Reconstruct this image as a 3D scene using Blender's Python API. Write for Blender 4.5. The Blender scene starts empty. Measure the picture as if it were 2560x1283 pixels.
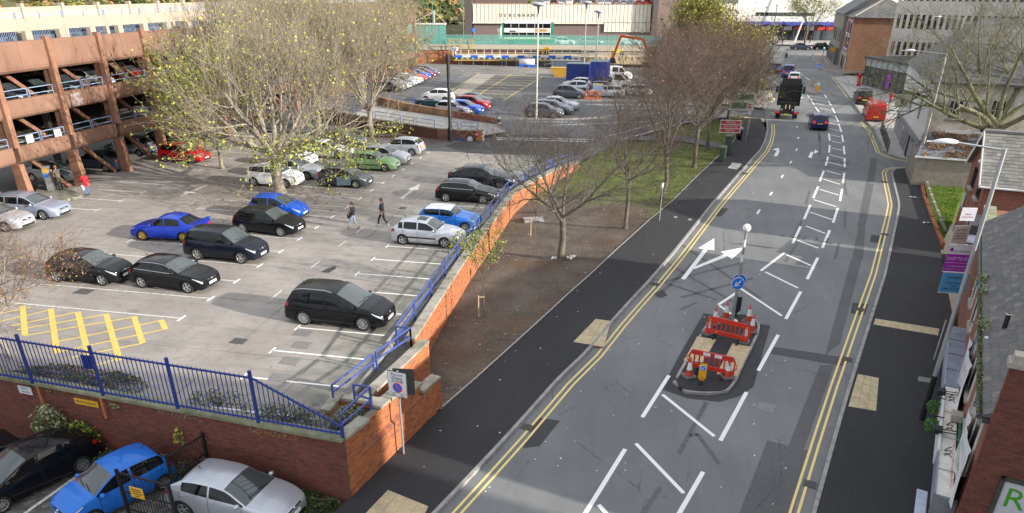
import bpy,bmesh,math,random
from math import sin,cos,pi,radians,sqrt,atan2,hypot
from mathutils import Vector,Matrix,noise
random.seed(7)
SC=bpy.context.scene
COL=SC.collection
# ------------------------------------------------------------------ camera, sky, sun, exposure
cam=bpy.data.cameras.new('camera')
camo=bpy.data.objects.new('camera',cam)
COL.objects.link(camo)
cam.sensor_width=36.0
cam.lens=1799.0/2560.0*36.0
cam.shift_y=(888.5-641.5)/2560.0
cam.clip_start=0.2
cam.clip_end=4000
camo.location=(0,0,13.19)
camo.rotation_mode='XYZ'
_p,_r,_y=radians(27.0),radians(-0.289),radians(11.0)
camo.matrix_world=(Matrix.Translation((0,0,13.19))@Matrix.Rotation(_y,4,'Z')@Matrix.Rotation(pi/2-_p,4,'X')@Matrix.Rotation(-_r,4,'Z'))
SC.camera=camo
SUN_EL,SUN_AZ=radians(17.0),radians(-13.0)
sun_dir=Vector((cos(SUN_EL)*cos(SUN_AZ),cos(SUN_EL)*sin(SUN_AZ),sin(SUN_EL)))
W=bpy.data.worlds.new('World')
SC.world=W
W.use_nodes=True
_nt=W.node_tree
_nt.nodes.clear()
_sky=_nt.nodes.new('ShaderNodeTexSky')
_sky.sky_type='NISHITA'
_sky.sun_disc=False
_sky.sun_elevation=SUN_EL
_sky.sun_rotation=pi/2-SUN_AZ
_sky.air_density=1.0
_sky.dust_density=3.0
_sky.ozone_density=1.0
# thin broken cloud veils the whole sky: greyer and brighter than clear air
_tc=_nt.nodes.new('ShaderNodeTexCoord')
_n=_nt.nodes.new('ShaderNodeTexNoise')
_n.inputs['Scale'].default_value=3.2
_n.inputs['Detail'].default_value=6
_rp=_nt.nodes.new('ShaderNodeValToRGB')
_rp.color_ramp.elements[0].position=0.40
_rp.color_ramp.elements[1].position=0.66
_mx=_nt.nodes.new('ShaderNodeMixRGB')
_mx.inputs['Color2'].default_value=(9.2,9.5,10.0,1)
_mm=_nt.nodes.new('ShaderNodeMath')
_mm.operation='MULTIPLY_ADD'
_mm.inputs[1].default_value=0.40
_mm.inputs[2].default_value=0.50
_bg=_nt.nodes.new('ShaderNodeBackground')
_bg.inputs['Strength'].default_value=0.085
_o=_nt.nodes.new('ShaderNodeOutputWorld')
_nt.links.new(_tc.outputs['Generated'],_n.inputs['Vector'])
_nt.links.new(_n.outputs['Fac'],_rp.inputs['Fac'])
_nt.links.new(_rp.outputs['Color'],_mm.inputs[0])
_nt.links.new(_mm.outputs[0],_mx.inputs['Fac'])
_nt.links.new(_sky.outputs['Color'],_mx.inputs['Color1'])
_nt.links.new(_mx.outputs['Color'],_bg.inputs['Color'])
_nt.links.new(_bg.outputs['Background'],_o.inputs['Surface'])
_sl=bpy.data.lights.new('sun','SUN')
_sl.energy=4.6
_sl.angle=radians(0.6)
_sl.color=(1.0,0.93,0.82)
suno=bpy.data.objects.new('sun',_sl)
COL.objects.link(suno)
suno.rotation_mode='QUATERNION'
suno.rotation_quaternion=sun_dir.to_track_quat('Z','Y')
suno.location=(60,-10,40)
SC.view_settings.view_transform='Standard'
SC.view_settings.look='None'
SC.view_settings.gamma=1.0
SC.view_settings.use_curve_mapping=False
SC.view_settings.exposure=0.9
# ------------------------------------------------------------------ materials
MATS={}
def _lin(c):
 return tuple(c[:3])+(1.0,)
def pm(name,col,rough=0.7,var=0.12,scale=3.0,bump=0.0,bscale=40.0,metal=0.0,coat=0.0,spec=0.5,tint=None,tscale=0.6,tpos=(0.45,0.65),emit=None,alpha=None):
 """plain procedural material: noise-varied colour, optional second tone in patches, optional bump"""
 if name in MATS:return MATS[name]
 m=bpy.data.materials.new(name);MATS[name]=m
 m.use_nodes=True
 nt=m.node_tree;N=nt.nodes;L=nt.links
 b=N['Principled BSDF']
 b.inputs['Roughness'].default_value=rough
 b.inputs['Metallic'].default_value=metal
 b.inputs['Specular IOR Level'].default_value=spec
 if coat:b.inputs['Coat Weight'].default_value=coat;b.inputs['Coat Roughness'].default_value=0.06
 m.diffuse_color=_lin(col)
 if var or tint or bump:
  g=N.new('ShaderNodeNewGeometry')
  n=N.new('ShaderNodeTexNoise');n.inputs['Scale'].default_value=scale;n.inputs['Detail'].default_value=5
  L.new(g.outputs['Position'],n.inputs['Vector'])
  mr=N.new('ShaderNodeMapRange');mr.inputs['From Min'].default_value=0.3;mr.inputs['From Max'].default_value=0.7
  mr.inputs['To Min'].default_value=1-var;mr.inputs['To Max'].default_value=1+var
  L.new(n.outputs['Fac'],mr.inputs['Value'])
  vm=N.new('ShaderNodeVectorMath');vm.operation='SCALE'
  vm.inputs[0].default_value=col[:3]
  if tint:
   n2=N.new('ShaderNodeTexNoise');n2 .inputs['Scale'].default_value=tscale;n2 .inputs['Detail'].default_value=7;n2 .inputs['Roughness'].default_value=0.65
   L.new(g.outputs['Position'],n2 .inputs['Vector'])
   r2=N.new('ShaderNodeMapRange');r2 .inputs['From Min'].default_value=tpos[0];r2 .inputs['From Max'].default_value=tpos[1]
   L.new(n2 .outputs['Fac'],r2 .inputs['Value'])
   mix=N.new('ShaderNodeMixRGB');mix.inputs['Color1'].default_value=_lin(col);mix.inputs['Color2'].default_value=_lin(tint)
   L.new(r2 .outputs['Result'],mix.inputs['Fac']);L.new(mix.outputs['Color'],vm.inputs[0])
  L.new(mr.outputs['Result'],vm.inputs['Scale'])
  L.new(vm.outputs['Vector'],b.inputs['Base Color'])
  if bump:
   nb=N.new('ShaderNodeTexNoise');nb.inputs['Scale'].default_value=bscale;nb.inputs['Detail'].default_value=3
   L.new(g.outputs['Position'],nb.inputs['Vector'])
   bp=N.new('ShaderNodeBump');bp.inputs['Strength'].default_value=bump;bp.inputs['Distance'].default_value=0.02
   L.new(nb.outputs['Fac'],bp.inputs['Height']);L.new(bp.outputs['Normal'],b.inputs['Normal'])
 else:
  b.inputs['Base Color'].default_value=_lin(col)
 if emit:
  b.inputs['Emission Color'].default_value=_lin(emit[0]);b.inputs['Emission Strength'].default_value=emit[1]
 if alpha is not None:
  b.inputs['Alpha'].default_value=alpha
 return m
class G:
 """little node-graph helper for the bigger materials"""
 def __init__(s,name,rough=0.8):
  s.m=bpy.data.materials.new(name);MATS[name]=s.m
  s.m.use_nodes=True;s.nt=s.m.node_tree;s.N=s.nt.nodes;s.L=s.nt.links
  s.b=s.N['Principled BSDF'];s.b.inputs['Roughness'].default_value=rough
  s.pos=s.N.new('ShaderNodeNewGeometry').outputs['Position']
 def map(s,sc=(1,1,1),rot=(0,0,0),loc=(0,0,0),src=None):
  n=s.N.new('ShaderNodeMapping');n.inputs['Scale'].default_value=sc;n.inputs['Rotation'].default_value=rot;n.inputs['Location'].default_value=loc
  s.L.new(src or s.pos,n.inputs['Vector']);return n.outputs['Vector']
 def noise(s,scale,detail=5,rough=0.55,vec=None,dist=0.0):
  n=s.N.new('ShaderNodeTexNoise');n.inputs['Scale'].default_value=scale;n.inputs['Detail'].default_value=detail;n.inputs['Roughness'].default_value=rough;n.inputs['Distortion'].default_value=dist
  s.L.new(vec or s.pos,n.inputs['Vector']);return n.outputs['Fac']
 def vor(s,scale,feat='F1',vec=None,out='Distance'):
  n=s.N.new('ShaderNodeTexVoronoi');n.feature=feat;n.inputs['Scale'].default_value=scale
  s.L.new(vec or s.pos,n.inputs['Vector']);return n.outputs[out]
 def rng(s,v,a,b,c=0.0,d=1.0):
  n=s.N.new('ShaderNodeMapRange');n.inputs['From Min'].default_value=a;n.inputs['From Max'].default_value=b;n.inputs['To Min'].default_value=c;n.inputs['To Max'].default_value=d
  s.L.new(v,n.inputs['Value']);return n.outputs['Result']
 def math(s,op,a,b):
  n=s.N.new('ShaderNodeMath');n.operation=op
  for i,v in enumerate((a,b)):
   if isinstance(v,(int,float)):n.inputs[i].default_value=v
   else:s.L.new(v,n.inputs[i])
  return n.outputs[0]
 def mix(s,f,a,b,mode='MIX'):
  n=s.N.new('ShaderNodeMixRGB');n.blend_type=mode
  for k,v in(('Fac',f),('Color1',a),('Color2',b)):
   if isinstance(v,(int,float)):n.inputs[k].default_value=v
   elif isinstance(v,tuple):n.inputs[k].default_value=_lin(v)
   else:s.L.new(v,n.inputs[k])
  return n.outputs['Color']
 def sep(s):
  n=s.N.new('ShaderNodeSeparateXYZ');s.L.new(s.pos,n.inputs[0]);return n.outputs
 def done(s,col,bump=None,dist=0.02,strength=0.5,rough=None):
  s.L.new(col,s.b.inputs['Base Color'])
  if bump is not None:
   n=s.N.new('ShaderNodeBump');n.inputs['Distance'].default_value=dist;n.inputs['Strength'].default_value=strength
   s.L.new(bump,n.inputs['Height']);s.L.new(n.outputs['Normal'],s.b.inputs['Normal'])
  if rough is not None:s.L.new(rough,s.b.inputs['Roughness'])
  return s.m
  # ------------------------------------------------------------------ objects
def tag(o,label=None,cat=None,group=None,kind=None):
 if label:o['label']=label
 if cat:o['category']=cat
 if group:o['group']=group
 if kind:o['kind']=kind
 return o
def thing(name,label,cat,loc=(0,0,0),rz=0.0,group=None):
 o=bpy.data.objects.new(name,None);COL.objects.link(o)
 o.empty_display_size=0.3
 o.location=loc;o.rotation_euler=(0,0,rz)
 return tag(o,label,cat,group)
class MB:
 """collects shapes, then links them as ONE mesh object"""
 def __init__(s):s.v=[];s.f=[];s.mi=[];s.mats=[];s.cur=0;s.sm=[];s.smooth=False;s.xf=None
 def mat(s,m):
  if m not in s.mats:s.mats.append(m)
  s.cur=s.mats.index(m);return s
 def add(s,vs,fs,smooth=None):
  o=len(s.v)
  if s.xf is not None:vs=[s.xf@Vector(v)for v in vs]
  s.v.extend([tuple(v)for v in vs])
  sm=s.smooth if smooth is None else smooth
  for f in fs:
   s.f.append(tuple(i+o for i in f));s.mi.append(s.cur);s.sm.append(sm)
  return s
 def box(s,x0,x1,y0,y1,z0,z1,rz=0.0,c=None):
  vs=[(x,y,z)for z in(z0,z1)for y in(y0,y1)for x in(x0,x1)]
  if rz:
   cx,cy=c if c else((x0+x1)/2,(y0+y1)/2)
   vs=[(cx+(x-cx)*cos(rz)-(y-cy)*sin(rz),cy+(x-cx)*sin(rz)+(y-cy)*cos(rz),z)for x,y,z in vs]
  return s.add(vs,[(0,2,3,1),(4,5,7,6),(0,1,5,4),(2,6,7,3),(0,4,6,2),(1,3,7,5)],False)
 def beam(s,a,b,w,h=None,up=(0,0,1)):
  a=Vector(a);b=Vector(b);d=b-a
  if d.length<1e-6:return s
  d.normalize();h=h or w
  sd=d.cross(Vector(up))
  if sd.length<1e-4:sd=d.cross(Vector((1,0,0)))
  sd.normalize();u=sd.cross(d)
  vs=[p+sd*(i*w/2)+u*(j*h/2)for p in(a,b)for j in(-1,1)for i in(-1,1)]
  return s.add(vs,[(0,2,3,1),(4,5,7,6),(0,1,5,4),(2,6,7,3),(0,4,6,2),(1,3,7,5)],False)
 def tube(s,pts,rad,n=6,caps=True,smooth=True):
  pts=[Vector(p)for p in pts]
  if not hasattr(rad,'__len__'):rad=[rad]*len(pts)
  vs=[];fs=[];ref=None
  for i,p in enumerate(pts):
   d=(pts[min(i+1,len(pts)-1)]-pts[max(i-1,0)])
   if d.length<1e-7:d=Vector((0,0,1))
   d.normalize()
   if ref is None:ref=d.orthogonal().normalized()
   sd=(ref-d*ref.dot(d))
   sd=sd.normalized()if sd.length>1e-4 else d.orthogonal().normalized()
   ref=sd;u=d.cross(sd)
   for k in range(n):
    a=2*pi*k/n
    vs.append(p+(sd*cos(a)+u*sin(a))*rad[i])
  for i in range(len(pts)-1):
   for k in range(n):
    a=i*n+k;b=i*n+(k+1)%n
    fs.append((a,b,b+n,a+n))
  s.add(vs,fs,smooth)
  if caps:
   s.add([vs[k]for k in range(n)],[tuple(range(n))[::-1]],False)
   s.add([vs[len(vs)-n+k]for k in range(n)],[tuple(range(n))],False)
  return s
 def lathe(s,c,prof,n=16,ax='z',smooth=True):
  vs=[];fs=[]
  for r,h in prof:
   for k in range(n):
    a=2*pi*k/n
    q=(r*cos(a),r*sin(a),h)
    if ax=='y':q=(q[0],h,q[1])
    elif ax=='x':q=(h,q[0],q[1])
    vs.append((c[0]+q[0],c[1]+q[1],c[2]+q[2]))
  for i in range(len(prof)-1):
   for k in range(n):
    a=i*n+k;b=i*n+(k+1)%n
    fs.append((a,b,b+n,a+n)if ax!='y' else(a,a+n,b+n,b))
  return s.add(vs,fs,smooth)
 def prism(s,poly,z0,z1):
  n=len(poly)
  a=sum(poly[i][0]*poly[(i+1)%n][1]-poly[(i+1)%n][0]*poly[i][1]for i in range(n))
  if a<0:poly=poly[::-1]
  vs=[(p[0],p[1],z0)for p in poly]+[(p[0],p[1],z1)for p in poly]
  fs=[tuple(range(n))[::-1],tuple(range(n,2*n))]+[(i,(i+1)%n,(i+1)%n+n,i+n)for i in range(n)]
  return s.add(vs,fs,False)
 def quad(s,a,b,c,d):return s.add([a,b,c,d],[(0,1,2,3)],False)
 def sphere(s,c,r,n=12,m=8,sz=1.0):
  return s.lathe((c[0],c[1],c[2]),[(max(1e-4,r*sin(pi*i/m)),-r*sz*cos(pi*i/m))for i in range(m+1)],n)
 def mesh(s,name):
  me=bpy.data.meshes.new(name)
  me.from_pydata(s.v,[],s.f)
  for m in s.mats:me.materials.append(m)
  if s.mats:me.polygons.foreach_set('material_index',s.mi)
  me.polygons.foreach_set('use_smooth',s.sm)
  me.update()
  return me
 def obj(s,name,parent=None,m=None,loc=None,rz=0.0):
  if m:s.mats=[m];s.mi=[0]*len(s.f)
  return mo(name,s.mesh(name),parent,loc,rz)
def mo(name,me,parent=None,loc=None,rz=0.0):
 o=bpy.data.objects.new(name,me);COL.objects.link(o)
 if loc is not None:o.location=loc
 if rz:o.rotation_euler=(0,0,rz)
 if parent is not None:o.parent=parent
 return o
def boxo(name,m,x0,x1,y0,y1,z0,z1,parent=None,rz=0.0,c=None):
 return MB().box(x0,x1,y0,y1,z0,z1,rz,c).obj(name,parent,m)
def dup(o,loc=None,rz=None,label=None,parent=None,group=None):
 c=o.copy();COL.objects.link(c)
 if parent is not None:c.parent=parent
 if loc is not None:c.location=loc
 if rz is not None:c.rotation_euler=(0,0,rz)
 if label:c['label']=label
 if group:c['group']=group
 for ch in list(o.children):
  dup(ch,parent=c)
 return c
FONT=None
def text(name,s,size,m,parent,mat4,ext=0.002,align='CENTER',sx=1.0):
 """flat lettering turned into a mesh, laid at mat4 (x along the line, y up the letters)"""
 cu=bpy.data.curves.new(name,'FONT');cu.body=s;cu.size=size;cu.align_x=align;cu.align_y='CENTER';cu.extrude=ext
 cu.resolution_u=2
 to=bpy.data.objects.new(name,cu)
 me=bpy.data.meshes.new_from_object(to)
 bpy.data.objects.remove(to);bpy.data.curves.remove(cu)
 me.materials.clear();me.materials.append(m)
 me.transform(mat4@Matrix.Diagonal((sx,1,1,1)))
 return mo(name,me,parent)
def frame(o,ux,uy):
 """matrix whose x and y run along ux and uy from point o"""
 ux=Vector(ux).normalized();uy=Vector(uy).normalized();uz=ux.cross(uy)
 return Matrix(((ux.x,uy.x,uz.x,o[0]),(ux.y,uy.y,uz.y,o[1]),(ux.z,uy.z,uz.z,o[2]),(0,0,0,1)))
 # ------------------------------------------------------------------ the lie of the land (metres; car park = 0)
ZK=[(0,-3.1),(10,-2.6),(20,-2.1),(28,-1.6),(35,-1.2),(45,-0.85),(60,-0.3),(75,0.2),(90,0.65),(110,1.1),(150,1.6),(200,1.9),(300,2.2)]
def zr(y):
 if y<=ZK[0][0]:return ZK[0][1]
 for(a,za),(b,zb)in zip(ZK,ZK[1:]):
  if y<=b:return za+(zb-za)*(y-a)/(b-a)
 return ZK[-1][1]
def flat0(y):return 0.0
def sheet(name,polys,m,dz=0.0,zf=zr,thick=0.0,parent=None,sub=None):
 """polygon(s) draped on the ground profile zf(y)+dz; thick > 0 gives it a skirt"""
 bm=bmesh.new()
 for poly in polys:
  vs=[bm.verts.new((p[0],p[1],0))for p in poly]
  f=bm.faces.new(vs)
  f.normal_update()
  if f.normal.z<0:f.normal_flip()
 kn=ZK if zf is zr else(ZLK if zf.__name__=="zl" else None)
 if kn:
  for k,_ in kn[:-1]:
   g=bm.verts[:]+bm.edges[:]+bm.faces[:]
   bmesh.ops.bisect_plane(bm,geom=g,plane_co=(0,k,0),plane_no=(0,1,0))
 big=[f for f in bm.faces if len(f.verts)>4]
 if big:bmesh.ops.triangulate(bm,faces=big)
 if thick:
  top=bm.faces[:]
  r=bmesh.ops.extrude_face_region(bm,geom=top)
  nv=[e for e in r['geom']if isinstance(e,bmesh.types.BMVert)]
  for v in nv:v.co.z+=1.0
 for v in bm.verts:
  if thick and v.co.z<0.5:v.co.z=zf(v.co.y)+dz-thick
  else:v.co.z=zf(v.co.y)+dz
 bm.normal_update()
 me=bpy.data.meshes.new(name);bm.to_mesh(me);bm.free()
 me.materials.append(m)
 return mo(name,me,parent)
def offs(pl,d):
 """polyline shifted sideways by d (positive = to the right of travel)"""
 out=[]
 for i,p in enumerate(pl):
  a=pl[max(i-1,0)];b=pl[min(i+1,len(pl)-1)]
  tx,ty=b[0]-a[0],b[1]-a[1];l=hypot(tx,ty)or 1
  out.append((p[0]+ty/l*d,p[1]-tx/l*d))
 return out
def dens(pl,step):
 out=[pl[0]]
 for a,b in zip(pl,pl[1:]):
  n=max(1,int(hypot(b[0]-a[0],b[1]-a[1])/step))
  out+=[(a[0]+(b[0]-a[0])*i/n,a[1]+(b[1]-a[1])*i/n)for i in range(1,n+1)]
 return out
def smoothpl(pl,it=2):
 for _ in range(it):
  q=[pl[0]]
  for a,b in zip(pl,pl[1:]):
   q+=[(a[0]*.75+b[0]*.25,a[1]*.75+b[1]*.25),(a[0]*.25+b[0]*.75,a[1]*.25+b[1]*.75)]
  pl=q+[pl[-1]]
 return pl
def band(pl,w,d=0.0):
 a=offs(pl,d-w/2);b=offs(pl,d+w/2)
 return[[a[i],a[i+1],b[i+1],b[i]]for i in range(len(pl)-1)]
def strip(a,b,w):
 l=hypot(b[0]-a[0],b[1]-a[1]);nx,ny=-(b[1]-a[1])/l*w/2,(b[0]-a[0])/l*w/2
 return[(a[0]+nx,a[1]+ny),(b[0]+nx,b[1]+ny),(b[0]-nx,b[1]-ny),(a[0]-nx,a[1]-ny)]
 # ================================================================== SETTING
def zl(y):
 for(a,za),(b,zb)in zip(ZLK,ZLK[1:]):
  if y<=b:return za+(zb-za)*(max(y,a)-a)/(b-a)
 return ZLK[-1][1]
ZLK=[(0,0),(65,0),(82,0.55),(120,0.8),(160,0.9)]
# ---- materials
def m_asphalt(name,base,patch,fleck,dark=0.5):
 g=G(name,0.85)
 fine=g.noise(55,4,0.7);mid=g.noise(2.2,6,0.6);big=g.noise(0.22,4,0.5)
 streak=g.noise(1.0,4,0.6,g.map((1.6,0.12,1),(0,0,radians(-18))))
 c=g.mix(g.rng(big,.35,.65),base,patch)
 c=g.mix(g.rng(streak,.45,.75,0,.35),c,tuple(x*.72 for x in base))
 c=g.mix(g.rng(fine,.3,.7),c,g.mix(.28,c,(0,0,0)))
 c=g.mix(g.rng(g.noise(34,2,.5),.66,.72,0,fleck),c,(.42,.42,.42))
 ck=g.vor(0.33,'DISTANCE_TO_EDGE',g.map((1,.55,1),src=None))
 wob=g.math('ADD',ck,g.math('MULTIPLY',g.noise(3.5,5,.7),.05))
 crack=g.math('MULTIPLY',g.rng(wob,.022,.034,1,0),g.rng(g.noise(.5,2,.5),.5,.6))
 c=g.mix(g.math('MULTIPLY',crack,.55),c,(.02,.02,.02))
 c=g.mix(g.rng(mid,.55,.8,0,dark),c,tuple(x*.5 for x in base))
 return g.done(c,fine,.01,.35)
m_asphalt('road_asphalt',(.17,.176,.182),(.225,.229,.233),.5,.25)
m_asphalt('new_asphalt',(.026,.026,.030),(.034,.034,.038),.25,.3)
m_asphalt('patch_asphalt',(.075,.077,.083),(.09,.09,.096),.4,.3)
m_asphalt('dark_patch',(.045,.046,.050),(.06,.06,.065),.3,.3)
m_asphalt('coarse_patch',(.10,.10,.105),(.13,.13,.135),.8,.3)
m_asphalt('lot_asphalt',(.11,.115,.122),(.145,.148,.155),.35,.4)
def m_concrete():
 g=G('concrete',.8)
 big=g.noise(.35,6,.6);mid=g.noise(1.7,7,.65);fine=g.noise(45,3,.6)
 tyre=g.noise(1.1,6,.6,g.map((.25,1.4,1)))
 c=g.mix(g.rng(big,.35,.65),(.275,.248,.225),(.36,.332,.305))
 c=g.mix(g.rng(mid,.5,.72,0,.55),c,(.17,.145,.125))
 c=g.mix(g.rng(tyre,.52,.72,0,.5),c,(.15,.14,.135))
 x,y,z=g.sep()
 moss=g.math('MULTIPLY',g.rng(x,-13.4,-11.0),g.rng(g.noise(1.4,5,.6),.3,.6))
 c=g.mix(g.math('MULTIPLY',moss,.8),c,(.105,.115,.085))
 c=g.mix(g.rng(g.noise(2.6,3,.5,dist=.8),.68,.74,0,.6),c,(.10,.085,.075))
 c=g.mix(g.rng(fine,.3,.7,0,.16),c,(.1,.1,.1))
 return g.done(c,fine,.008,.3)
m_concrete()
pm('joint',(.085,.08,.07),.95,.2)
pm('kerb',(.33,.32,.31),.8,.15,6,tint=(.20,.19,.18),tscale=3)
pm('white_line',(.80,.80,.79),.6,.06,20,tint=(.62,.62,.60),tscale=9,tpos=(.62,.75))
pm('worn_white',(.66,.65,.62),.7,.12,14,tint=(.36,.34,.31),tscale=7,tpos=(.5,.62))
pm('yellow_line',(.78,.60,.22),.65,.1,20,tint=(.42,.34,.17),tscale=6,tpos=(.58,.72))
pm('yellow_worn',(.68,.50,.12),.7,.1,14,tint=(.34,.29,.20),tscale=5,tpos=(.55,.7))
pm('old_line',(.105,.108,.112),.85,.2,6)
pm('tactile',(.52,.42,.26),.85,.12,9,bump=.4,bscale=30,tint=(.40,.33,.22),tscale=2)
pm('ironwork',(.09,.088,.085),.6,.2,12,bump=.5,bscale=30)
pm('iron_light',(.20,.195,.19),.6,.2,12,bump=.5,bscale=30)
pm('paving_grey',(.40,.39,.37),.8,.1,3,tint=(.31,.30,.29),tscale=1)
pm('paving_brick',(.23,.19,.175),.8,.15,4)
pm('edging',(.36,.355,.35),.8,.1)
def m_bed():
 g=G('bed_earth',.95)
 x,y,z=g.sep()
 soil=g.mix(g.rng(g.noise(.5,6,.6),.35,.65),(.088,.070,.057),(.175,.145,.118))
 soil=g.mix(g.rng(g.noise(9,5,.7),.4,.7,0,.7),soil,(.05,.038,.03))
 soil=g.mix(g.rng(g.noise(26,2,.5),.68,.72,0,.5),soil,(.20,.11,.05))
 grass=g.mix(g.rng(g.noise(1.2,6,.6),.35,.65),(.075,.125,.02),(.165,.19,.04))
 grass=g.mix(g.rng(g.noise(14,4,.7),.4,.7,0,.6),grass,(.04,.055,.012))
 f=g.math('ADD',y,g.math('MULTIPLY',g.noise(.28,5,.6),26))
 f=g.math('ADD',f,g.math('MULTIPLY',x,.9))
 c=g.mix(g.rng(f,61.5,66),soil,grass)
 lf=g.math('MULTIPLY',g.rng(g.noise(.22,4,.6,g.map((1,1,1),loc=(7,3,0))),.55,.64),.5)
 c=g.mix(lf,c,g.mix(g.rng(g.noise(16,3,.6),.35,.65),(.06,.04,.028),(.17,.085,.035)))
 return g.done(c,g.noise(7,6,.7),.12,.8)
m_bed()
pm('lawn_grass',(.09,.15,.018),.9,.25,1.2,bump=.8,bscale=20,tint=(.16,.185,.03),tscale=.8)
pm('hill_scrub',(.09,.095,.03),.95,.3,.12,bump=1,bscale=.3,tint=(.15,.115,.045),tscale=.05)
pm('far_ground',(.16,.155,.145),.9,.2,.3)
pm('leaf_brown',(.24,.115,.045),.8,.35,6,tint=(.33,.19,.07),tscale=4)
# ---- ground sheet to the horizon
def ground():
 mb=MB()
 ys=[-60,0,10,20,28,35,45,60,75,90,110,134,134.5,150,150.5,200,300,500,900,1500]
 xs=[-900,-300,-120,-60,-20,0,3,3.5,20,60,120,300,900]
 vs=[]
 for y in ys:
  for x in xs:vs.append((x,y,zr(y)-(2.0 if y<80 else(2.6 if 134.2<y<150.2 and-60<=x<3.2 else.42))))
 n=len(xs)
 mb.add(vs,[(j*n+i,j*n+i+1,(j+1)*n+i+1,(j+1)*n+i)for j in range(len(ys)-1)for i in range(n-1)])
 tag(mb.obj('ground',None,MATS['far_ground']),kind='structure')
ground()
def hill():
 mb=MB();vs=[];nx,ny=60,14
 for j in range(ny):
  for i in range(nx):
   x=-420+i*9.0;y=120+j*26
   h=14*(1-math.exp(-j/2.2))*(0.75+.5*noise.noise(Vector((x*.02,y*.02,0))))
   if x>-20:h*=max(0,1-(x+20)/60)
   vs.append((x-70,y+60,h+1.2))
 mb.smooth=True
 mb.add(vs,[(j*nx+i,j*nx+i+1,(j+1)*nx+i+1,(j+1)*nx+i)for j in range(ny-1)for i in range(nx-1)])
 tag(mb.obj('hill',None,MATS['hill_scrub']),kind='structure')
hill()
# ---- road edges (left kerb going away, right kerb going away)
KL=[(-9.3,8.0),(-5.9,17.98),(-4.4,22.53),(-3.14,26.65),(-2.17,29.23),(-1.27,32.42),(0.29,37.44),(1.68,42.4),(4.46,52.98),(6.83,61.26),(8.45,66.92),(9.44,70.27),(10.23,74.06),(10.96,78.65),(11.47,83.32)]
KLe=(11.52,86.05)
KR=[(2.4,8.0),(6.04,20.07),(7.57,24.8),(8.7,28.22),(10,32.04),(13.09,41.1),(15.27,48.18),(16.57,52.43),(17.3,54.95),(17.76,57.31),(18.2,59.75),(18.84,63.17),(19.06,64.22),(19.41,65.12),(20.04,65.82),(21.15,65.65),(23.43,64.87)]
KF=[(25.91,66.95),(22.3,68.51),(20.85,69.91),(20.27,71.67),(21.6,80.93),(21.85,84.3),(21.94,86.53)]
KL2=[(12.05,92.2),(12.91,97.59),(13.5,102.51),(13.94,109.79),(14.18,118.3),(14.24,126.51),(14.0,150),(16,168)]
KF2=[(21.94,86.53),(23.6,102.83),(25.51,124.76)]
KF3=[(27.91,129.34),(26.21,132.53),(25.98,137.32),(26.71,146.73),(27.59,156.34),(29.73,165.74),(34,170.2)]
roadpoly=([(-9.3,8.0)]+KL[1:]+[KLe,(7.01,87.6),(7.24,91.54)]+KL2+[(8,186),(60,190),(70,176),(34,170.2)[:2]])
_rp=KL+[KLe]+[(12.05,92.2)]+KL2[1:]+[(-10,172),(-10,184),(60,190),(60,178)]+KF3[::-1]+[(29.88,127.43),(32.46,123.63),(27.08,109.57)]+[(23.6,102.83),(21.94,86.53)]+KF[::-1][1:]+[(40,68.5),(40,66)]+KR[::-1]
tag(sheet('road',[_rp],MATS['road_asphalt']),kind='structure')
# ---- pavements
BL=[(-9.0,22.5),(-9.2,26),(-9.55,36),(-9.65,50.0),(-9.0,53.2),(-7.6,58.7),(-5,66.63),(-2.94,71.68),(0.07,77.33),(2.51,81.22),(5.83,85.76),(9.19,87.65)]
BR=[(-7.4,23.72),(-6.59,26.08),(-5.64,29.04),(-4.68,32.09),(-2.91,37.89),(-1.8,41.84),(0.07,48.13),(1.64,53.03),(3.63,60.4),(5.2,65.87),(7.2,73.11),(8.2,77.87),(8.74,82.07),(9.12,85.73)]
_k1=offs(KL,-.14)
pavL=[(-12.5,8.0),(-9.2,17.4),(-9.05,18.2),(-7.49,23.45)]+BR+[(10.96,85.98)]+_k1[::-1][1:]
tag(sheet('pavement',[pavL],MATS['new_asphalt'],.11),kind='structure')
_k2=offs(KR,.14)
pavR=_k2+[(26,64.2),(21.15,64.06),(19.56,57.38),(18.58,52.01),(17.66,46.73),(16.9,43.88)]+[(14.6,33.9),(12.2,26.4),(9.4,18.0),(6.0,8.0)]
tag(sheet('pavement',[pavR],MATS['new_asphalt'],.11),kind='structure')
_k3=offs(KF,.14);_k4=offs(KF2,.14)
pavF=[(40,69)]+_k3+_k4[1:]+[(31.08,127.58),(34,118),(36,90),(40,72)]
tag(sheet('pavement',[pavF],MATS['paving_grey'],.11),kind='structure')
pavC=offs(KF3,.14)+[(60,172),(60,140),(34,132)]
tag(sheet('pavement',[pavC],MATS['paving_brick'],.11),kind='structure')
pavL2=[(10.14,93.64)]+offs(KL2,-.14)+[(9,168),(6,130),(7,95)]
tag(sheet('pavement',[pavL2],MATS['paving_brick'],.11),kind='structure')
tag(sheet('pavement',[[(-60,186),(80,192),(80,230),(-60,230)]],MATS['paving_grey'],.11),kind='structure')
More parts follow.
